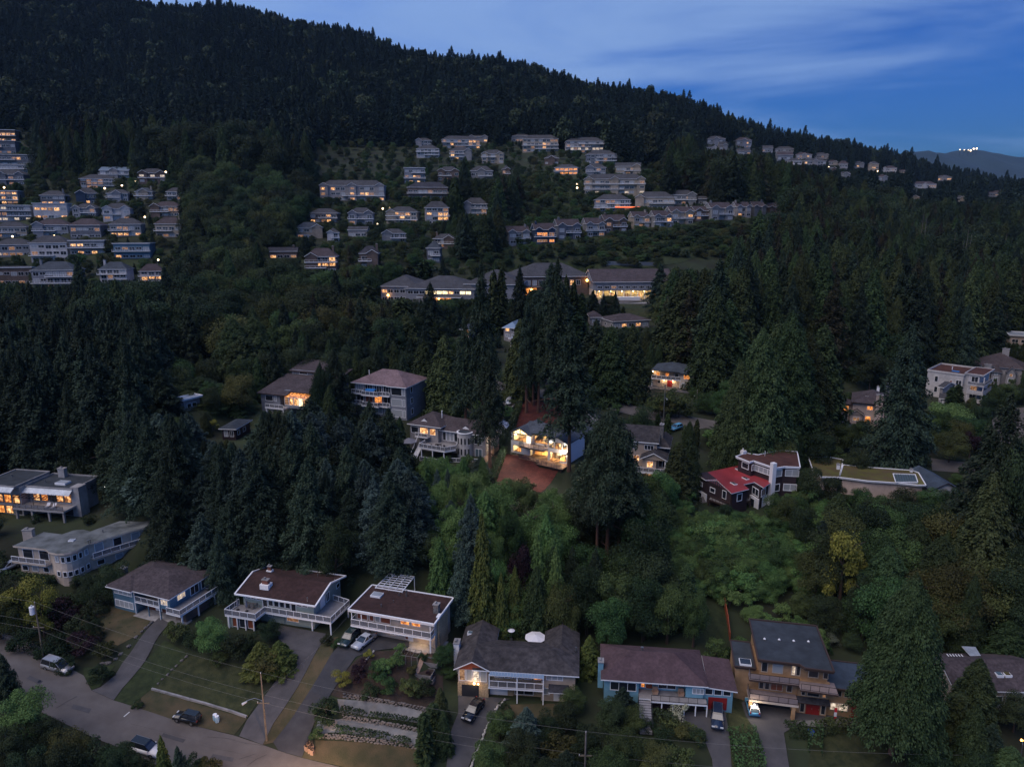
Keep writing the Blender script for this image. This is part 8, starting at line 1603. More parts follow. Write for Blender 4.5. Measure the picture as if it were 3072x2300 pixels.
# red glowing shelter on the hill with a white van
g = ground(1450+1060/2.458, 380+628/2.458); o = empty('bus_shelter', tuple(g), .1, 'shelter with a red glowing roof edge beside the sprawling pale house', 'shelter'); b = MB(); b.box(-9,9,-2,2,3.0,3.4); b.build('roof', M['trim_white'], o); b = MB(); b.box(-9.1,9.1,-2.15,-2.01,2.9,3.5); lamp_mat('red_glow', (1,.16,.06), 2.5); b.build('light_strip', M['red_glow'], o); b = MB(); [b.box(x-.2,x+.2,-1.8,-1.4,-3,3) for x in (-8.5,)]; b.build('post', M['steel'], o); b = MB(); b.box(8.3,8.7,-1.8,-1.4,-3,3); b.build('post', M['steel'], o)
# the lamp whose warm light falls on the street at the bottom of the picture
g = ground(930, 2445); o = empty('street_lamp', tuple(g), .4, 'street lamp just below the picture, lighting the bottom of the street', 'street lamp'); b = MB(); b.tube([(0,0,-1),(0,0,6.0)], .12, 8); b.build('pole', M['pole_wood'], o); b = MB(); b.tube([(0,0,5.8),(-1.2,.9,6.3)], .05, 6); b.build('lamp_arm', M['steel'], o); b = MB(); b.tube([(-1.2,.9,6.2),(-1.6,1.2,6.1)], [.1,.18], 8); b.build('lamp_head', M['bulb_warm'], o)
ld = bpy.data.lights.new('lamp_light', 'POINT'); ld.energy = 6500; ld.color = (1,.64,.42); ld.shadow_soft_size = .3; link('lamp_light', ld, o, (-1.4,1.05,5.7))
# thin evening air
hz = MB(); hz.box(-5200, 9500, -150, 8600, -140, 1400); hm = bpy.data.materials.new('haze'); hm.use_nodes = True; hm.node_tree.nodes.clear(); ho = N(hm.node_tree, 'ShaderNodeOutputMaterial'); hv = N(hm.node_tree, 'ShaderNodeVolumePrincipled'); hv.inputs['Color'].default_value = (.40,.66,1,1); hv.inputs['Density'].default_value = HAZE; hm.node_tree.links.new(hv.outputs[0], ho.inputs['Volume']); MATS['haze'] = hm
if HAZE: tag(hz.build('haze', hm), kind='stuff')
# ------------------------------------------------------------------ trees one can point at: pixel x, pixel y of the top, distance, width in pixels, kind
EX = [
 (1444,790,164,115,'fir_tall'),(1468,1060,160,120,'fir_tall'),(1392,950,168,90,'fir_tall'),(1581,890,196,75,'fir_tall'),(1601,930,202,80,'fir_tall'),(1618,915,196,70,'fir_tall'),(1674,780,193,130,'fir_tall'),(1715,970,158,175,'fir_tall'),(1560,960,208,90,'cedar'),
 (1834,1236,131,210,'fir_crown'),(1800,1330,129.5,120,'fir_crown'),(1868,1340,133,120,'fir_crown'),(1835,985,206,125,'cedar'),(1900,975,208,95,'cedar'),(1790,960,214,120,'fir'),
 (2152,865,218,125,'cedar'),(2190,905,222,150,'cedar'),(2060,820,250,150,'cedar'),(2160,780,240,120,'fir'),(2290,990,170,190,'cedar_wide'),(2225,1085,168,130,'cedar_wide'),(2380,940,182,190,'cedar_wide'),(2430,1000,186,160,'cedar_wide'),(2340,975,188,160,'cedar'),(2475,975,192,150,'cedar'),
 (2740,975,173,170,'fir_wide'),(3035,1190,128,250,'fir_wide'),(2985,1420,122,160,'cedar'),(3060,1330,125,150,'broad_dark'),
 (2745,1745,88,200,'cedar_round'),(2934,2113,84,95,'cedar'),(2942,1975,92,120,'cedar'),(2880,2080,88,80,'columnar'),(3040,1860,98,130,'cedar'),(3060,2080,86,120,'broad_dark'),
 (2670,1640,116,190,'cedar_wide'),(2830,1610,118,180,'cedar_wide'),(2920,1560,124,170,'cedar_wide'),(3030,1560,124,170,'cedar_wide'),(2755,1560,126,150,'cedar_wide'),(2610,1720,112,100,'broad_dark'),(2545,1565,119,140,'broad_yellow'),(2460,1650,122,130,'broad_olive'),(2480,1790,114,110,'broad_dark'),
 (1412,1485,121,120,'spruce_blue'),(1445,1540,112,80,'cedar_yellow'),(1385,1640,114,90,'spruce_blue'),(1503,1718,108,50,'cedar_yellow'),(1318,1610,117,80,'cedar_bright'),(1292,1560,128,90,'broad_bright'),(1342,1560,126,80,'cedar_bright'),(1455,1470,132,90,'cedar_bright'),(1640,1540,124,90,'cedar_bright'),(1612,1600,118,80,'cedar_bright'),(1668,1640,114,70,'cedar_bright'),
 (1494,1436,138,120,'broad_bright'),(1567,1432,140,90,'broad'),(1403,1412,142,110,'broad_bright'),(1352,1500,134,80,'spruce_blue'),(1600,1500,130,110,'broad_bright'),(1660,1475,134,110,'broad_bright'),(1530,1530,126,90,'broad'),(1640,1570,124,110,'broad_bright'),(1560,1620,118,100,'plum'),
 (1660,1640,118,90,'cedar'),(1610,1700,112,90,'cedar'),(1480,1600,124,80,'broad_bright'),(1545,1700,113,60,'cedar_yellow'),
 (1690,1745,111,110,'broad_olive'),(1765,1700,114,130,'broad_dark'),(1850,1715,113,140,'broad'),(1940,1730,112,130,'broad_dark'),(2010,1755,111,110,'broad'),(1740,1800,107,90,'broad_dark'),(1830,1790,108,120,'broad'),(1930,1820,106,110,'broad_dark'),(2060,1690,116,90,'cedar'),(2090,1770,110,80,'broad'),
 (926,1195,163,190,'fir_wide'),(870,1300,158,130,'fir_wide'),(1107,1205,158,150,'fir_wide'),(1165,1225,156,130,'fir_wide'),(795,1235,164,110,'fir'),(690,1365,140,210,'spruce_blue'),(760,1400,136,150,'spruce_blue'),(560,1345,144,130,'fir'),(600,1420,134,130,'spruce_blue'),(1000,1340,142,170,'fir_wide'),(1090,1380,138,170,'spruce_blue'),(1200,1340,142,130,'fir_wide'),(920,1420,132,170,'spruce_blue'),(840,1480,128,140,'fir_wide'),(1050,1470,128,150,'fir_wide'),(1160,1440,137,150,'fir_wide'),(1245,1415,139,110,'fir'),(690,1500,126,150,'fir_wide'),(600,1540,124,130,'spruce_blue'),(780,1560,122,130,'fir_wide'),(1000,1560,120,110,'broad_dark'),(880,1600,119,110,'fir_wide'),(1205,1490,136,120,'fir_wide'),(1292,1600,124,80,'broad_dark'),
 (650,1590,119,90,'fir_wide'),(560,1640,118,80,'broad_dark'),(720,1640,116,70,'shrub_dark'),
 (482,1110,180,90,'fir'),(600,1130,195,170,'cedar_wide'),(660,1150,192,150,'cedar_wide'),(560,1170,188,130,'cedar_wide'),(695,955,228,140,'cedar_wide'),(760,950,232,140,'cedar_wide'),(725,1010,222,140,'cedar'),(1000,1050,186,110,'fir_wide'),(960,1100,178,90,'broad_dark'),(635,1258,178,45,'shrub_yellow'),(720,1290,172,60,'broad_olive'),
 (1270,1020,192,90,'cedar'),(1330,1010,192,110,'cedar'),(1290,850,262,110,'fir_wide'),(1220,940,250,80,'cedar'),(1105,860,300,70,'columnar'),(1238,960,270,60,'broad_olive'),(1480,815,300,40,'columnar'),(1505,808,300,40,'columnar'),(1560,800,296,56,'fir'),(1655,790,290,130,'fir_wide'),(1700,830,300,30,'columnar'),(1722,845,300,30,'columnar'),(1745,880,300,34,'columnar'),(1780,870,300,38,'fir'),(1812,880,305,32,'fir'),(1847,875,308,32,'fir'),(1982,795,316,70,'fir'),(2030,800,312,120,'cedar_wide'),(1870,920,300,18,'columnar'),
 (1975,1460,140,120,'cedar'),(2070,1265,158,85,'cedar_wide'),(2040,1330,150,100,'cedar'),(1990,1390,144,110,'broad_bright'),(2092,1258,178,22,'columnar'),(2005,1240,182,24,'columnar'),(1975,1240,182,22,'columnar'),(1930,1215,178,90,'broad_dark'),(1860,1255,176,100,'broad_dark'),(2140,1285,172,70,'shrub_bright'),(1990,1170,205,110,'shrub'),(2040,1180,205,100,'shrub'),(2000,1195,200,80,'shrub_olive'),
 (2360,1480,140,80,'broad_olive'),(2420,1520,134,90,'broad_dark'),(2520,1480,140,100,'cedar'),(2545,1380,158,90,'cedar'),(2580,1345,166,90,'broad_dark'),(2440,1400,150,80,'broad_dark'),(2490,1530,134,80,'spruce_blue'),(2890,1398,168,28,'shrub_dark'),
 (2850,1210,200,150,'broad_bright'),(2920,1250,190,120,'broad'),(2860,1290,180,100,'broad_olive'),(2920,1290,182,60,'plum'),(2860,1160,222,40,'columnar'),(2876,1155,222,40,'columnar'),(2585,1255,192,50,'shrub_dark'),(2530,1175,214,60,'broad'),(2660,1310,182,60,'shrub_plum'),(2700,1060,240,60,'fir'),
 (2500,1432,150,80,'broad_dark'),(2590,1462,149,80,'broad'),(2720,1462,150,90,'broad_dark'),(2790,1466,150,90,'broad'),(2860,1462,149,80,'broad_dark'),(2650,1490,147,80,'broad'),(2180,1515,143,60,'broad_dark'),(2330,1480,142,70,'broad'),
 # front gardens
 (40,1735,114,130,'broad_yellow'),(110,1760,112,90,'broad_yellow'),(-20,1790,110,110,'broad_olive'),(180,1800,108,120,'shrub_plum'),(235,1835,106,90,'shrub_dark'),(60,1880,105,100,'shrub_dark'),(150,1900,103,100,'shrub_dark'),(240,1900,102,90,'shrub_plum'),(310,1925,100,66,'shrub_olive'),(300,1990,97,70,'shrub_dark'),(190,1960,99,70,'shrub_dark'),(220,1770,113,90,'shrub_dark'),(280,1790,112,80,'shrub_dark'),(330,1690,119,110,'broad_dark'),(270,1720,117,90,'broad_dark'),
 (520,1865,104,80,'shrub_olive'),(575,1885,102,70,'shrub_dark'),(625,1858,103,100,'broad_bright'),(700,1895,101,90,'shrub_dark'),(650,1955,98,60,'shrub_olive'),(740,1900,102,70,'shrub_dark'),(805,1860,104,68,'broad_dark'),(778,1925,98,90,'cedar_yellow'),(835,1922,98,90,'cedar_yellow'),(805,1950,96,110,'shrub_olive'),
 (410,2095,92,36,'shrub_dark'),(980,1900,103,40,'shrub_dark'),(1010,1915,102,34,'shrub'),(1025,2008,93,58,'broad_yellow'),(1072,2010,94,50,'shrub_plum'),(1130,1990,96,60,'shrub'),(1160,2025,93,70,'shrub'),(1225,2035,92,70,'shrub_olive'),(1270,2030,93,70,'shrub_dark'),(1110,2045,92,60,'shrub_dark'),(1190,1960,99,60,'shrub_bright'),(1150,1975,98,60,'shrub_bright'),(1235,1995,97,40,'shrub_olive'),(1265,1955,100,30,'shrub'),(1290,2010,95,30,'shrub_plum'),(1200,1930,101,40,'shrub_bright'),(1080,1980,98,50,'shrub_plum'),(1105,1950,99,36,'shrub_yellow'),
 (975,2088,90,90,'shrub_dark'),(950,2180,85,46,'shrub'),
 (1330,1935,103,70,'broad'),(1355,1880,106,60,'broad'),(1345,2000,98,50,'broad'),(1320,2060,93,50,'cedar'),(1300,2110,90,60,'columnar'),(1270,2140,86,60,'columnar'),(1330,2130,88,50,'cedar'),
 (1555,2062,95,50,'shrub_bright'),(1632,2082,94,44,'shrub'),(1770,1905,104,70,'cedar_yellow'),(1745,1950,100,80,'cedar'),(1780,2000,97,90,'cedar'),(1720,2060,93,80,'broad'),(1700,2110,90,90,'broad_dark'),(1870,2060,93,80,'fir'),(1830,2100,90,100,'broad_dark'),(1900,2120,89,80,'broad_olive'),
 (1500,2130,88,90,'broad'),(1580,2120,88,110,'spruce_blue'),(1640,2140,87,100,'broad_dark'),(1560,2200,84,130,'broad_dark'),(1680,2200,84,120,'shrub_olive'),(1470,2220,83,110,'broad'),(1760,2180,85,110,'broad_dark'),(1880,2200,84,120,'broad'),(1960,2230,83,110,'broad_olive'),(2040,2240,82,110,'shrub_olive'),(2090,2180,86,60,'shrub_dark'),(1700,2250,81,130,'fir_wide'),(1600,2260,81,120,'broad_dark'),(1830,2260,81,130,'broad'),
 (2010,2105,93,50,'shrub_blossom'),(2040,2110,93,60,'shrub_blossom'),(2070,2120,92,36,'shrub'),(1985,2170,87,70,'shrub_dark'),(2050,2175,87,60,'shrub_olive'),(2100,2195,85,50,'shrub_olive'),(1945,2150,88,50,'shrub_dark'),
 (2460,1880,112,44,'shrub_pale'),(2500,1900,110,50,'shrub_pale'),(2480,1930,108,40,'shrub'),(2200,1940,107,60,'shrub'),(2150,1925,109,80,'shrub'),(2560,1900,110,70,'broad_dark'),
 (60,2075,84,150,'broad_bright'),(120,2150,81,110,'broad_dark'),(0,2020,88,90,'broad_dark'),(20,2180,80,120,'broad_dark'),(200,2190,80,120,'broad_olive'),(270,2230,78,120,'shrub_dark'),(350,2240,77,110,'broad_dark'),(480,2205,80,54,'cedar_yellow'),(530,2240,79,80,'fir'),(420,2265,78,70,'shrub_dark'),(150,2240,78,140,'broad_dark'),(60,2260,78,140,'broad_dark'),(620,2275,79,80,'shrub_olive'),(570,2270,78,70,'shrub_dark'),(2,1960,92,60,'fir'),
 (2790,2230,82,120,'broad_dark'),(2860,2200,84,90,'shrub_olive'),(2920,2230,82,120,'broad_dark'),(3040,2240,82,120,'cedar'),(2980,2170,85,90,'fir'),
 # forest on the right
 (2620,640,420,90,'fir_brown'),(2480,880,300,110,'cedar'),(2560,930,270,130,'fir_wide'),(2640,990,250,120,'cedar'),(2400,830,340,110,'cedar'),(2500,960,250,100,'cedar'),(2760,880,310,120,'broad_dark'),(2860,900,320,120,'broad_dark'),(2960,860,360,110,'cedar'),(2700,1000,246,130,'broad_dark'),(2620,1060,232,110,'broad_dark'),(2820,960,290,130,'broad_dark'),(2920,1010,280,100,'broad_dark'),
]
def put(px, yt, Y, wp, kd):
 if 'shrub' in kd or (Y < 108 and (kd.startswith('broad') or kd == 'plum' or kd == 'cedar_yellow' and wp > 85)):      # low plants: stand them on the ground seen under them
  g = ground(px, yt+wp*(.72 if 'shrub' in kd else .95))
  if g is not None: Y = float(g[1])
 if 'fir' in kd or 'cedar' in kd or 'spruce' in kd: wp *= 1.2 if 'tall' not in kd and 'crown' not in kd else 1.0
 for k in range(30):
  x = on_y(px, yt, Y)[0]
  if not any(abs((x-pd[0])*pd[2]+(Y-pd[1])*pd[3]) < pd[4]+.3 and abs(-(x-pd[0])*pd[3]+(Y-pd[1])*pd[2]) < pd[5]+.3 for pd in PADS): break
  Y += 1
 a = on_y(px, yt, Y); gz = h1g(a[0], Y); H = max(1.0, a[2]-gz); w = project(a[0], Y, gz+H/2)[2]
 return [kd, float(a[0]), float(Y), float(gz), float(H), float(wp*w/F_PX), True]
CAND = [put(*e) for e in EX]
# ------------------------------------------------------------------ the rest of the woods
def in_poly(x, y, P):
 c = False; j = len(P)-1
 for i in range(len(P)):
  if (P[i][1] > y) != (P[j][1] > y) and x < (P[j][0]-P[i][0])*(y-P[i][1])/(P[j][1]-P[i][1])+P[i][0]: c = not c
  j = i
 return c
CB = [(min(p[0] for p in P), max(p[0] for p in P), min(p[1] for p in P), max(p[1] for p in P), P) for P in CLEAR]
PR = np.array([q[:5] for q in PROT])
SEE = np.array([ # openings in the woods through which the photograph shows ground: pixel box and distance
 (1470,1355,1720,1470,152),(1560,1200,1700,1300,182),(1500,1150,1700,1200,200),(1800,1190,2150,1280,190),(2600,1350,2680,1400,178),(2790,1375,2960,1420,176),(0,1960,1000,2300,86),(1830,1090,2060,1190,212),
 (2990,1230,3072,1340,190),(1600,880,1960,945,305),(2420,1560,2420,1560,1),(1500,1870,1650,1930,106),(2130,1760,2200,1960,112),(1115,1695,1265,1780,121),(1950,1078,2095,1166,226),(1745,1500,1850,1640,129.5),(1430,1170,1500,1290,186),(1490,1140,1960,1290,188),(35,1560,452,1740,137),(0,1385,248,1555,158)])
PR = np.concatenate([PR, SEE])
AREA = dict(shrub=['shrub','shrub_dark','shrub','shrub_olive'], mixed=['broad','broad_dark','broad_olive','cedar','fir'])
def species(px, py, Y, r):
 """what grows where: kinds, height range, spacing"""
 if Y < 108: return None
 if Y < 162:
  if px < 300: return ['broad_dark','shrub_dark','broad_dark'], (4,9), 5.5
  if px < 1265: return ['fir_wide','fir_wide','spruce_blue','fir_wide'], (16,24), 8.5
  if px < 1720: return ['broad_bright','cedar_bright','cedar_bright','spruce_blue','broad_bright'], (6,12), 5.0
  if px < 1950: return ['broad_dark','fir_wide','broad'], (9,17), 6
  if px < 2480: return ['broad_bright','shrub_bright','broad','broad_bright'], (3.0,5.5), 3.2
  return ['cedar','broad_dark','broad','cedar_wide','broad_olive'], (9,15), 6
 if Y < 240:
  if px < 500: return ['fir','fir','fir_wide','fir_tall'], (22,32), 7
  if px < 760: return ['broad_dark','broad','cedar_wide','broad_olive'], (6,13), 6
  if px < 1300: return ['fir','cedar','fir_wide','broad_dark'], (10,18), 7
  if px < 1750: return ['broad','broad_bright','shrub'], (3,6), 6
  if px < 2300: return ['cedar','shrub','broad_dark','broad'], (4,12), 7
  return ['broad','broad_dark','cedar','broad_olive','shrub'], (5,13), 6.5
 if Y < 370:
  if px < 600: return ['fir','fir_wide','broad_dark','cedar','fir'], (18,30), 7.5
  if px < 1180: return ['broad','broad_dark','cedar','fir','broad_olive','fir_brown'], (14,25), 7.5
  if px < 2000: return ['fir','cedar','broad_dark','broad','columnar'], (7,16), 8
  return ['cedar','cedar','fir','fir_wide','cedar_wide','cedar','fir_brown'], (26,40), 10
 cl1 = px < 560 and py > 530; cl2 = 930 < px < 2000 and py > 440+max(0, (px-1500)*.15)
 if px < 120 and py > 400: cl1 = True
 if cl1: return ['broad','broad_dark','broad','shrub_dark','broad_olive','fir'], (4,10), 6
 if cl2 and not (1330 < px < 1560 and 560 < py < 790) and not (px > 1560 and py > 700): return ['shrub','broad','broad_dark','broad_olive','broad','broad_dark'], (4,10), 6
 if 1500 < px < 2300 and Y < 480: return ['broad','broad_dark','broad_olive','broad_dark','shrub'], (3,6.5), 5
 if px < 1000 and Y < 560: return ['broad','broad_dark','broad_olive','fir','broad_dark'], (14,24), 8.5
 if 1000 <= px < 1330 and Y < 560: return ['broad_dark','fir','broad'], (9,18), 8.5
 if Y < 620: return ['cedar','fir','fir_wide','cedar','cedar','fir_brown','broad_dark'], (26,42), 11
 if py < 620 and px > 2100 and 840 < Y < 1050 and py > 430: return ['shrub_dark','broad_dark','fir'], (4,9), 12
 return ['far_fir']*11+['far_broad'], (24,38), 9.5
rs_ = random.Random(42)
# crowns for the far slope: coarser sprays, same build
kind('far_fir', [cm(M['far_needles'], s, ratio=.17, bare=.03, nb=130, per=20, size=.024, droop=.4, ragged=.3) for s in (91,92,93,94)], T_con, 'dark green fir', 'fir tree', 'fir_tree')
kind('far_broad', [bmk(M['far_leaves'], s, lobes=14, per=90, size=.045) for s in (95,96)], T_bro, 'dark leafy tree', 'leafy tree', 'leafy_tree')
occ = {}
def near(x, y, d):
 k = (int(x//8), int(y//8))
 for i in (-1,0,1):
  for j in (-1,0,1):
   for (a, b, c) in occ.get((k[0]+i, k[1]+j), ()):
    if (a-x)**2+(b-y)**2 < (max(d, c)*.5)**2: return True
 return False
for c in CAND: occ.setdefault((int(c[1]//8), int(c[2]//8)), []).append((c[1], c[2], min(c[5], 7)))
Y = 108.0; pts_ = []
while Y < 1480:
 hw = Y*.98+40; s0 = 3.8 if Y < 162 else (6.6 if Y < 240 else (7.6 if Y < 370 else (7.0 if Y < 620 else 11.5)))
 x = -hw+rs_.random()*s0
 while x < hw:
  pts_.append((x+rs_.uniform(-.45,.45)*s0, Y+rs_.uniform(-.5,.5)*s0)); x += s0
 Y += s0*.95
# extra trees along the skyline, so that the ridge reads as single tops
P_ = np.array(pts_); Zg = hgt(P_[:,0], P_[:,1]); PX, PY, WW = project(P_[:,0], P_[:,1], Zg)
FAR = []; n_rej = 0
for i in range(len(P_)):
 x, y = P_[i]; z = Zg[i]; px, py, w = PX[i], PY[i], WW[i]
 if px < -620 or px > 3690 or py > 2420: continue
 sp = species(px, py, y, rs_)
 if sp is None: continue
 kinds_, (h0, h1_), gap = sp
 kd = rs_.choice(kinds_); H = rs_.uniform(h0, h1_)
 if 'shrub' in kd: H = min(H, rs_.uniform(2,4.5))
 if y > 620 and rs_.random() < .04: H *= 1.25
 if y < 620:
  if near(x, y, gap*.8 if 'shrub' not in kd else 3.5): continue
  if any(a <= x <= b and c <= y <= d and in_poly(x, y, P) for a, b, c, d, P in CB): continue
 W_ = H*(.60 if y < 162 and 290 < px < 1265 and kd != 'fir' else .42 if 'fir' in kd or 'cedar' in kd or 'spruce' in kd else 1.25 if 'shrub' in kd else 1.1 if H < 7 else .75)
 # keep off the buildings, and below the lines of sight the photograph leaves open
 blocked = False
 for (q0, q1, q2, q3, qd) in PR[(PR[:,4] > y-3) & (PR[:,0] < px+300) & (PR[:,2] > px-300) ]:
  hp = W_/2*F_PX/w*.75
  if px+hp < q0 or px-hp > q2: continue
  lim = q3-(q3-q1)*(.12 if y < 240 else .22)          # may hide the foot of the building
  top = py-H*F_PX/w*.97
  if top < lim and py > q1:
   Hn = (py-lim)/F_PX*w
   if Hn > 2.0: H = min(H, Hn*.98); W_ = H*(.5 if 'fir' in kd or 'cedar' in kd else .9)
   else: blocked = True; break
 if blocked: continue
 if H < 6 and kd in ('fir','cedar','fir_wide','spruce_blue','fir_tall','cedar_wide','fir_brown','far_fir') and y < 620: kd = rs_.choice(['shrub','shrub_dark','shrub_olive'])
 # buildings' own footprint
 if any(abs((x-pd[0])*pd[2]+(y-pd[1])*pd[3]) < pd[4]+1.0 and abs(-(x-pd[0])*pd[3]+(y-pd[1])*pd[2]) < pd[5]+1.0 for pd in PADS): continue
 if y > 370 and any(q[0]-6 < px < q[2]+6 and abs(q[4]-y) < 9 and len(q) > 7 for q in PROT): continue
 CAND.append([kd, float(x), float(y), float(z), float(H), float(W_), False])
 if y < 620: occ.setdefault((int(x//8), int(y//8)), []).append((x, y, min(gap, 7)))
for k in range(420):
 y = rs_.uniform(118, 151); px = rs_.uniform(1965, 2500); x = (px-CX)/F_PX*(y*1.12); z = h1g(x, y); H = rs_.uniform(3.2, 6.0); px, py, w = project(x, y, z)
 if any((PR[:,4] > y) & (PR[:,0] < px+20) & (PR[:,2] > px-20) & (PR[:,3]-8 > py-H*F_PX/w) & (PR[:,1] < py)): continue
 if py > 1790 or any(abs((x-pd[0])*pd[2]+(y-pd[1])*pd[3]) < pd[4]+1.0 and abs(-(x-pd[0])*pd[3]+(y-pd[1])*pd[2]) < pd[5]+1.0 for pd in PADS): continue
 CAND.append([rs_.choice(['broad_bright','broad_bright','broad','shrub_bright','shrub']), x, y, z, H, H*rs_.uniform(.85,1.15), False])
for k in range(420):
 y = rs_.uniform(388, 470); px = rs_.uniform(1480, 2290); x = (px-CX)/F_PX*y*1.03; z = h1g(x, y); H = rs_.uniform(2.5, 5.5); px, py, w = project(x, y, z)
 if any((PR[:,4] > y) & (PR[:,0] < px+6) & (PR[:,2] > px-6) & (PR[:,3]-4 > py-H*F_PX/w) & (PR[:,1] < py)) or py < 600: continue
 CAND.append([rs_.choice(['broad','broad_dark','broad_olive','broad_dark']), x, y, z, H, H*rs_.uniform(1.0,1.5), False])
# ------------------------------------------------------------------ labels from what stands around
LMK = [('curved cream house',250,1650,124),('orange-windowed house',110,1470,145),('blue house',470,1800,113),('green-grey house',860,1790,110),('wood-panelled house',1200,1850,106),('U-shaped house',1560,2000,100),('light blue house',1970,2040,97),('orange-tan house',2390,1980,97),('long brown-roofed house',2970,2020,97),('sunroom house',860,1170,190),('blue-tarp house',1135,1180,190),('turret house',1320,1310,168),('lit white house',1620,1320,166),('beige three-level house',1950,1370,160),('red-roofed house',2230,1440,150),('mossy-roofed house',2590,1420,157),('pinkish beige house',2610,1200,205),('white cube house',2860,1120,235),('grey-roofed mansion',3000,1080,265),('cream roadside house',2020,1120,225),('school',1550,850,340),('low purple-roofed house',1850,960,290),('canopy tent',1010,1270,176),('pale garage-side pole',794,2180,92)]
LMK.pop()
ORD = 'nearest,second,third,fourth,fifth,sixth,seventh,eighth,ninth,tenth,eleventh,twelfth'.split(',')
def rel(px, py, Y):
 # nearest landmark in plan
 best = min(LMK, key=lambda l: ((px-l[1])/(F_PX/Y))**2*.8+((Y-l[3])*1.1)**2); dx = px-best[1]; dm = dx/(F_PX/Y); dy = Y-best[3]
 if abs(dm) < 9: r = 'behind' if dy > 0 else 'in front of'
 else: r = ('left of' if dm < 0 else 'right of'); r = ('behind and ' if dy > 9 else 'in front and ' if dy < -9 else '')+r
 return r, best[0], dm*dm+dy*dy
CAND.sort(key=lambda c: -c[4]/c[2])
LIM = dict(fir_tree=285, cedar_tree=285, spruce_tree=200, leafy_tree=290, shrub=285, cypress_tree=100)
cnt = {}; rest = {}; keys = {}; seen_far = set()
for c in CAND:
 kd, x, y, z, H, W_, ex = c; ob = LIB[kd]['obj']; far_first = kd.startswith('far_') and (kd not in seen_far)
 px, py, w = project(x, y, z+H*.5)
 inview = -40 < px < 3110 and py-H*.5*F_PX/w < 2310
 if (ex or far_first or (inview and y < 620)) and (cnt.get(ob, 0) < LIM[ob] or ex or far_first):
  cnt[ob] = cnt.get(ob, 0)+1; root = plant(kd, x, y, H, W_, z=z, seed=int(x*17+y*31)); c.append(root); seen_far.add(kd) if kd.startswith('far_') else None
  nn = LIB[kd]['noun']
  if y < 262: r, lm, d2 = rel(px, py, y); keys.setdefault((nn, r, lm), []).append((d2, root))
  else:
   zone = 'in the wood left of the school' if px < 1150 and y < 400 else 'among the houses and lawns around the school' if px < 2000 and y < 400 else ('in the %s forest %s' % ('lower' if y < 330 else 'middle' if y < 430 else 'upper', 'just right of the school' if px < 2250 else 'left of centre on the right slope' if px < 2480 else 'right of centre on the right slope' if px < 2750 else 'by the right edge of the picture')) if px >= 2000 else 'between the terraced houses of the left hillside' if px < 560 else 'in the wooded gap between the two hillside house groups' if px < 1000 else 'between the houses of the middle hillside'
   sz = 'very tall ' if H > 34 else 'tall ' if H > 24 else 'small ' if H < 8 and 'shrub' not in kd else ''
   tag(root, sz+nn+' '+zone, group=nn+'s '+zone)
 else: rest.setdefault(kd, []).append(c)
for (nn, r, lm), L in keys.items():
 L.sort(key=lambda t: t[0])
 for i, (d2, root) in enumerate(L):
  g_ = '%ss around the %s' % (nn.replace('leafy tree', 'leafy tree'), lm)
  if len(L) == 1: tag(root, '%s %s the %s' % (nn, r, lm), group=g_)
  elif i < len(ORD): tag(root, '%s %s %s the %s' % (ORD[i], nn.replace('tall fir with a bare lower trunk','tall bare-trunked fir'), r, lm), group=g_)
  else: tag(root, '%s further %s the %s' % (nn, r, lm), group=g_)
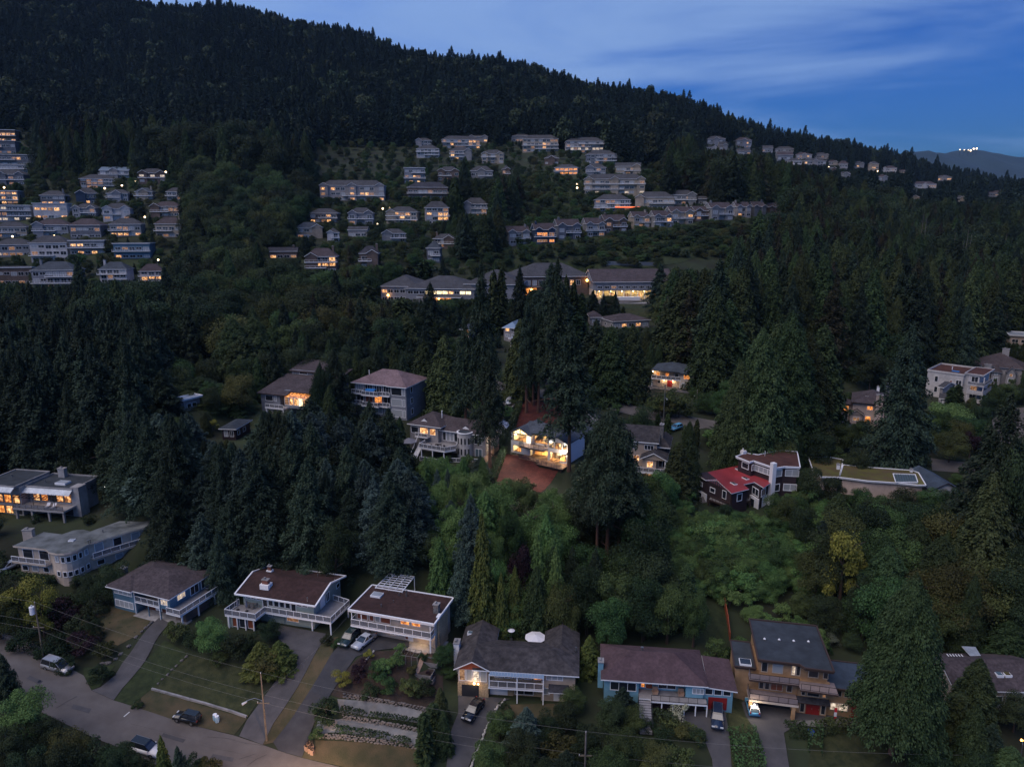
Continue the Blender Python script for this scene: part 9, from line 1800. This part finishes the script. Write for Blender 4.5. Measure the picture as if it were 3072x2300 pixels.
# ------------------------------------------------------------------ everything past the limits: masses of the same plants
crowns = {}
for (root, kd, *_) in TREES:
 for ch in root.children:
  if ch.name.startswith('crown'): crowns.setdefault(kd, {}).setdefault(ch.data.name, ch)
def mass(name, kd, C):
 src = list(crowns.get(kd, {}).values())
 if not src: return
 n = len(C); r = np.random.default_rng(len(kd)); me = bpy.data.meshes.new(name); me.vertices.add(n)
 me.vertices.foreach_set('co', np.array([[c[1], c[2], c[3]-.3] for c in C], np.float32).ravel())
 w0 = {s.data.name: s.data['w0'] for s in src}; var = r.integers(0, len(src), n)
 a = me.attributes.new('variant', 'INT', 'POINT'); a.data.foreach_set('value', var.astype(np.int32))
 sx = np.array([c[5]/w0[src[v].data.name] for c, v in zip(C, var)]); S_ = np.stack([sx, sx, np.array([c[4] for c in C])], 1)
 a = me.attributes.new('size', 'FLOAT_VECTOR', 'POINT'); a.data.foreach_set('vector', S_.astype(np.float32).ravel())
 R_ = np.zeros((n,3)); R_[:,2] = r.uniform(0, 6.283, n); R_[:,:2] = r.normal(0, .03, (n,2)); a = me.attributes.new('turn', 'FLOAT_VECTOR', 'POINT'); a.data.foreach_set('vector', R_.astype(np.float32).ravel())
 o = link(name, me); ng = bpy.data.node_groups.new(name, 'GeometryNodeTree'); ng.interface.new_socket('Geometry', in_out='INPUT', socket_type='NodeSocketGeometry'); ng.interface.new_socket('Geometry', in_out='OUTPUT', socket_type='NodeSocketGeometry')
 gi = N(ng, 'NodeGroupInput'); go = N(ng, 'NodeGroupOutput'); ip = N(ng, 'GeometryNodeInstanceOnPoints'); gt = N(ng, 'GeometryNodeGeometryToInstance')
 for s in src[::-1]:
  oi = N(ng, 'GeometryNodeObjectInfo'); oi.transform_space = 'ORIGINAL'; oi.inputs['Object'].default_value = s; oi.inputs['As Instance'].default_value = False; ng.links.new(oi.outputs['Geometry'], gt.inputs[0])
 def attr(nm, dt): q = N(ng, 'GeometryNodeInputNamedAttribute'); q.data_type = dt; q.inputs['Name'].default_value = nm; return q.outputs['Attribute']
 ng.links.new(gi.outputs[0], ip.inputs['Points']); ng.links.new(gt.outputs[0], ip.inputs['Instance']); ip.inputs['Pick Instance'].default_value = True
 ng.links.new(attr('variant', 'INT'), ip.inputs['Instance Index']); ng.links.new(attr('turn', 'FLOAT_VECTOR'), ip.inputs['Rotation']); ng.links.new(attr('size', 'FLOAT_VECTOR'), ip.inputs['Scale']); ng.links.new(ip.outputs[0], go.inputs[0])
 md = o.modifiers.new('scatter', 'NODES'); md.node_group = ng; tag(o, kind='stuff')
 for m in src[0].data.materials: me.materials.append(m)
for kd, C in rest.items(): mass({'shrub':'shrubbery','leafy_tree':'leafy_wood','fir_tree':'fir_forest','cedar_tree':'cedar_forest','spruce_tree':'spruce_forest','cypress_tree':'cypress_forest'}[LIB[kd]['obj']], kd, C)
# clipped hedges
def hedge(path, w, h, label, m='leaf_bright', seed=0, name='hedge', dens=1.0, q=.16):
 P = [gp(p) for p in path]; P = [p for p in P if p is not None]; r = np.random.default_rng(seed); C=[];U=[];V=[]; o0 = P[0]
 b = MB()
 for a, c in zip(P[:-1], P[1:]):
  L = float(np.hypot(*(c-a)[:2])); n = max(30, int(L*(w+2*h)*26*dens)); d = np.array([(c-a)[0], (c-a)[1]])/max(L, .01); nr = np.array([-d[1], d[0]])
  s = r.uniform(0, w+2*h, n); t = r.uniform(-.03, 1.03, n)*L
  side = np.where(s < h, -1., np.where(s > h+w, 1., 0.)); off_ = np.where(side == 0, (s-h)-w/2, side*w/2)*r.uniform(.88, 1.08, n); z = np.where(side == 0, h, np.where(side < 0, s, 2*h+w-s))*r.uniform(.9, 1.05, n)
  base = a[2]+(c[2]-a[2])*t/max(L, .01); x = a[0]+d[0]*t+nr[0]*off_; y = a[1]+d[1]*t+nr[1]*off_
  C.append(np.stack([x-o0[0], y-o0[1], base+z-o0[2]], 1)); nm = np.stack([nr[0]*side, nr[1]*side, (side == 0)*1.], 1)+r.normal(0,.5,(n,3)); nm = unit(nm); v = unit(np.cross(nm, r.normal(0,1,(n,3)))); sz = q*r.uniform(.6,1.4,n)[:,None]; V.append(v*sz); U.append(np.cross(nm, v)*sz*.7)
 me = quads_mesh('hedge', np.concatenate(C), np.concatenate(U), np.concatenate(V), [M[m]])
 o = link(name, me, None, tuple(o0)); return tag(o, label, 'hedge')
hedge(zs(Z4,(1170,1400),(1320,1405)), 2.2, 1.6, 'short clipped hedge left of the blue tub', 'cedar_green', 1)
hedge(zs(Z4,(1400,1395),(1529,1390))+zs(Z5,(200,1375),(400,1380),(660,1385)), 1.6, 1.7, 'long clipped hedge in front of the big conifer at lower right', 'cedar_green', 2)
hedge(zs(Z4,(1400,1400),(1385,1480),(1390,1560)), 1.8, 1.7, 'clipped hedge arm running towards the bottom edge right of the tub', 'cedar_green', 3)
hedge(zs(Z4,(820,1390),(860,1500),(890,1656),(900,1760)), 4.2, 1.2, 'broad clipped hedge between the two right-hand drives', 'leaf_green', 4)
hedge(zs(Z4,(200,1350),(380,1370),(480,1420),(530,1500)), 1.4, 1.2, 'curved hedge along the drive of the light blue house', 'leaf_olive', 5)
hedge(zs(Z4,(20,1250),(200,1290),(330,1330)), 1.4, 1.3, 'dark low hedge at the foot of the outside stair', 'leaf_dark', 6)
hedge(zs(Y3,(1130,480),(1080,600),(1010,720),(960,820)), 1.3, 1.8, 'dark hedge along the slope left of the lit white house', 'cedar_green', 7)
hedge(zs(Y3,(1000,850),(960,960),(920,1060),(900,1110)), 1.4, 1.7, 'dark hedge on the left side of the front mulch bed', 'cedar_green', 8)
hedge(zs(Y1,(0,1610),(200,1630),(400,1650)), 1.2, 1.3, 'hedge below the curved cream house', 'cedar_green', 9)
hedge(zs(Z3,(520,1190),(560,1230),(600,1290)), 1.0, .9, 'low hedge by the white rocks of the U-shaped house drive', 'leaf_dark', 10)
hedge(zs(Y3,(1260,1140),(1180,1150),(1060,1130)), 1.0, 1.0, 'low hedge at the bottom edge of the front mulch bed', 'cedar_green', 11)
for k, (a, b) in enumerate((((1085,1235),(1260,1275)),((1300,1285),(1500,1305)),((1510,1310),(1695,1340)),((1030,1385),(1240,1415)),((1250,1418),(1440,1445)),((1470,1460),(1600,1490)))): hedge(zs(Z2,a,b), 1.0, .9, 'low dark hedge on the %s gravel terrace, %s' % (('upper','lower')[k//3], ('left end','middle','right end')[k%3]), 'leaf_dark', 20+k)
hedge(zs(S1,(1390,350),(1470,345),(1530,350)), 2.4, 3.0, 'dark hedge beside the school forecourt', 'cedar_green', 12, q=.3)
# dead trunks standing in the right-hand wood
def snag(px, yt, yb, Yd, label, r=.28, m='bark_grey', br=10, group='bare grey trunks in the right-hand wood'):
 a = on_y(px, yt, Yd); gz = h1g(a[0], Yd); H = a[2]-gz; o = empty('dead_tree', (a[0], Yd, gz), 0, label, 'dead tree', group); b = MB(); b.tube([(0,0,-1),(.1,0,H*.5),(.3,.1,H)], [r, r*.7, .05], 7); b.build('trunk', M[m], o)
 rr = random.Random(int(px))
 for k in range(br): z = H*rr.uniform(.3,.95); an = rr.uniform(0,6.28); L = (1-z/H)*H*.13+.5; b = MB(); b.tube([(.2*z/H,0,z),(math.cos(an)*L,math.sin(an)*L,z-L*.2)], [.07,.02], 4); b.build('branch', M[m], o)
for (px, yt, Yd, l) in ((2301,650,395,'lone bare grey trunk above the cedars right of the school'),(2771,640,420,'left one of the paired bare trunks in the right wood'),(2780,650,422,'right one of the paired bare trunks in the right wood'),(2905,690,400,'tallest of four bare trunks near the right edge'),(2915,700,402,'second of four bare trunks near the right edge'),(2892,720,398,'thinnest of four bare trunks near the right edge'),(3020,700,410,'bare trunk near the right edge, the rightmost but one'),(3066,760,380,'bare trunk standing at the very right edge'),(2866,700,430,'short bare trunk left of the group of four')): snag(px, yt, 0, Yd, l)
snag(1945,1860,0,86,'small bare branched tree below the light blue house', r=.12, m='bark_grey', br=14, group=None) if False else None
print('COUNTS', cnt, {k: len(v) for k, v in rest.items()})
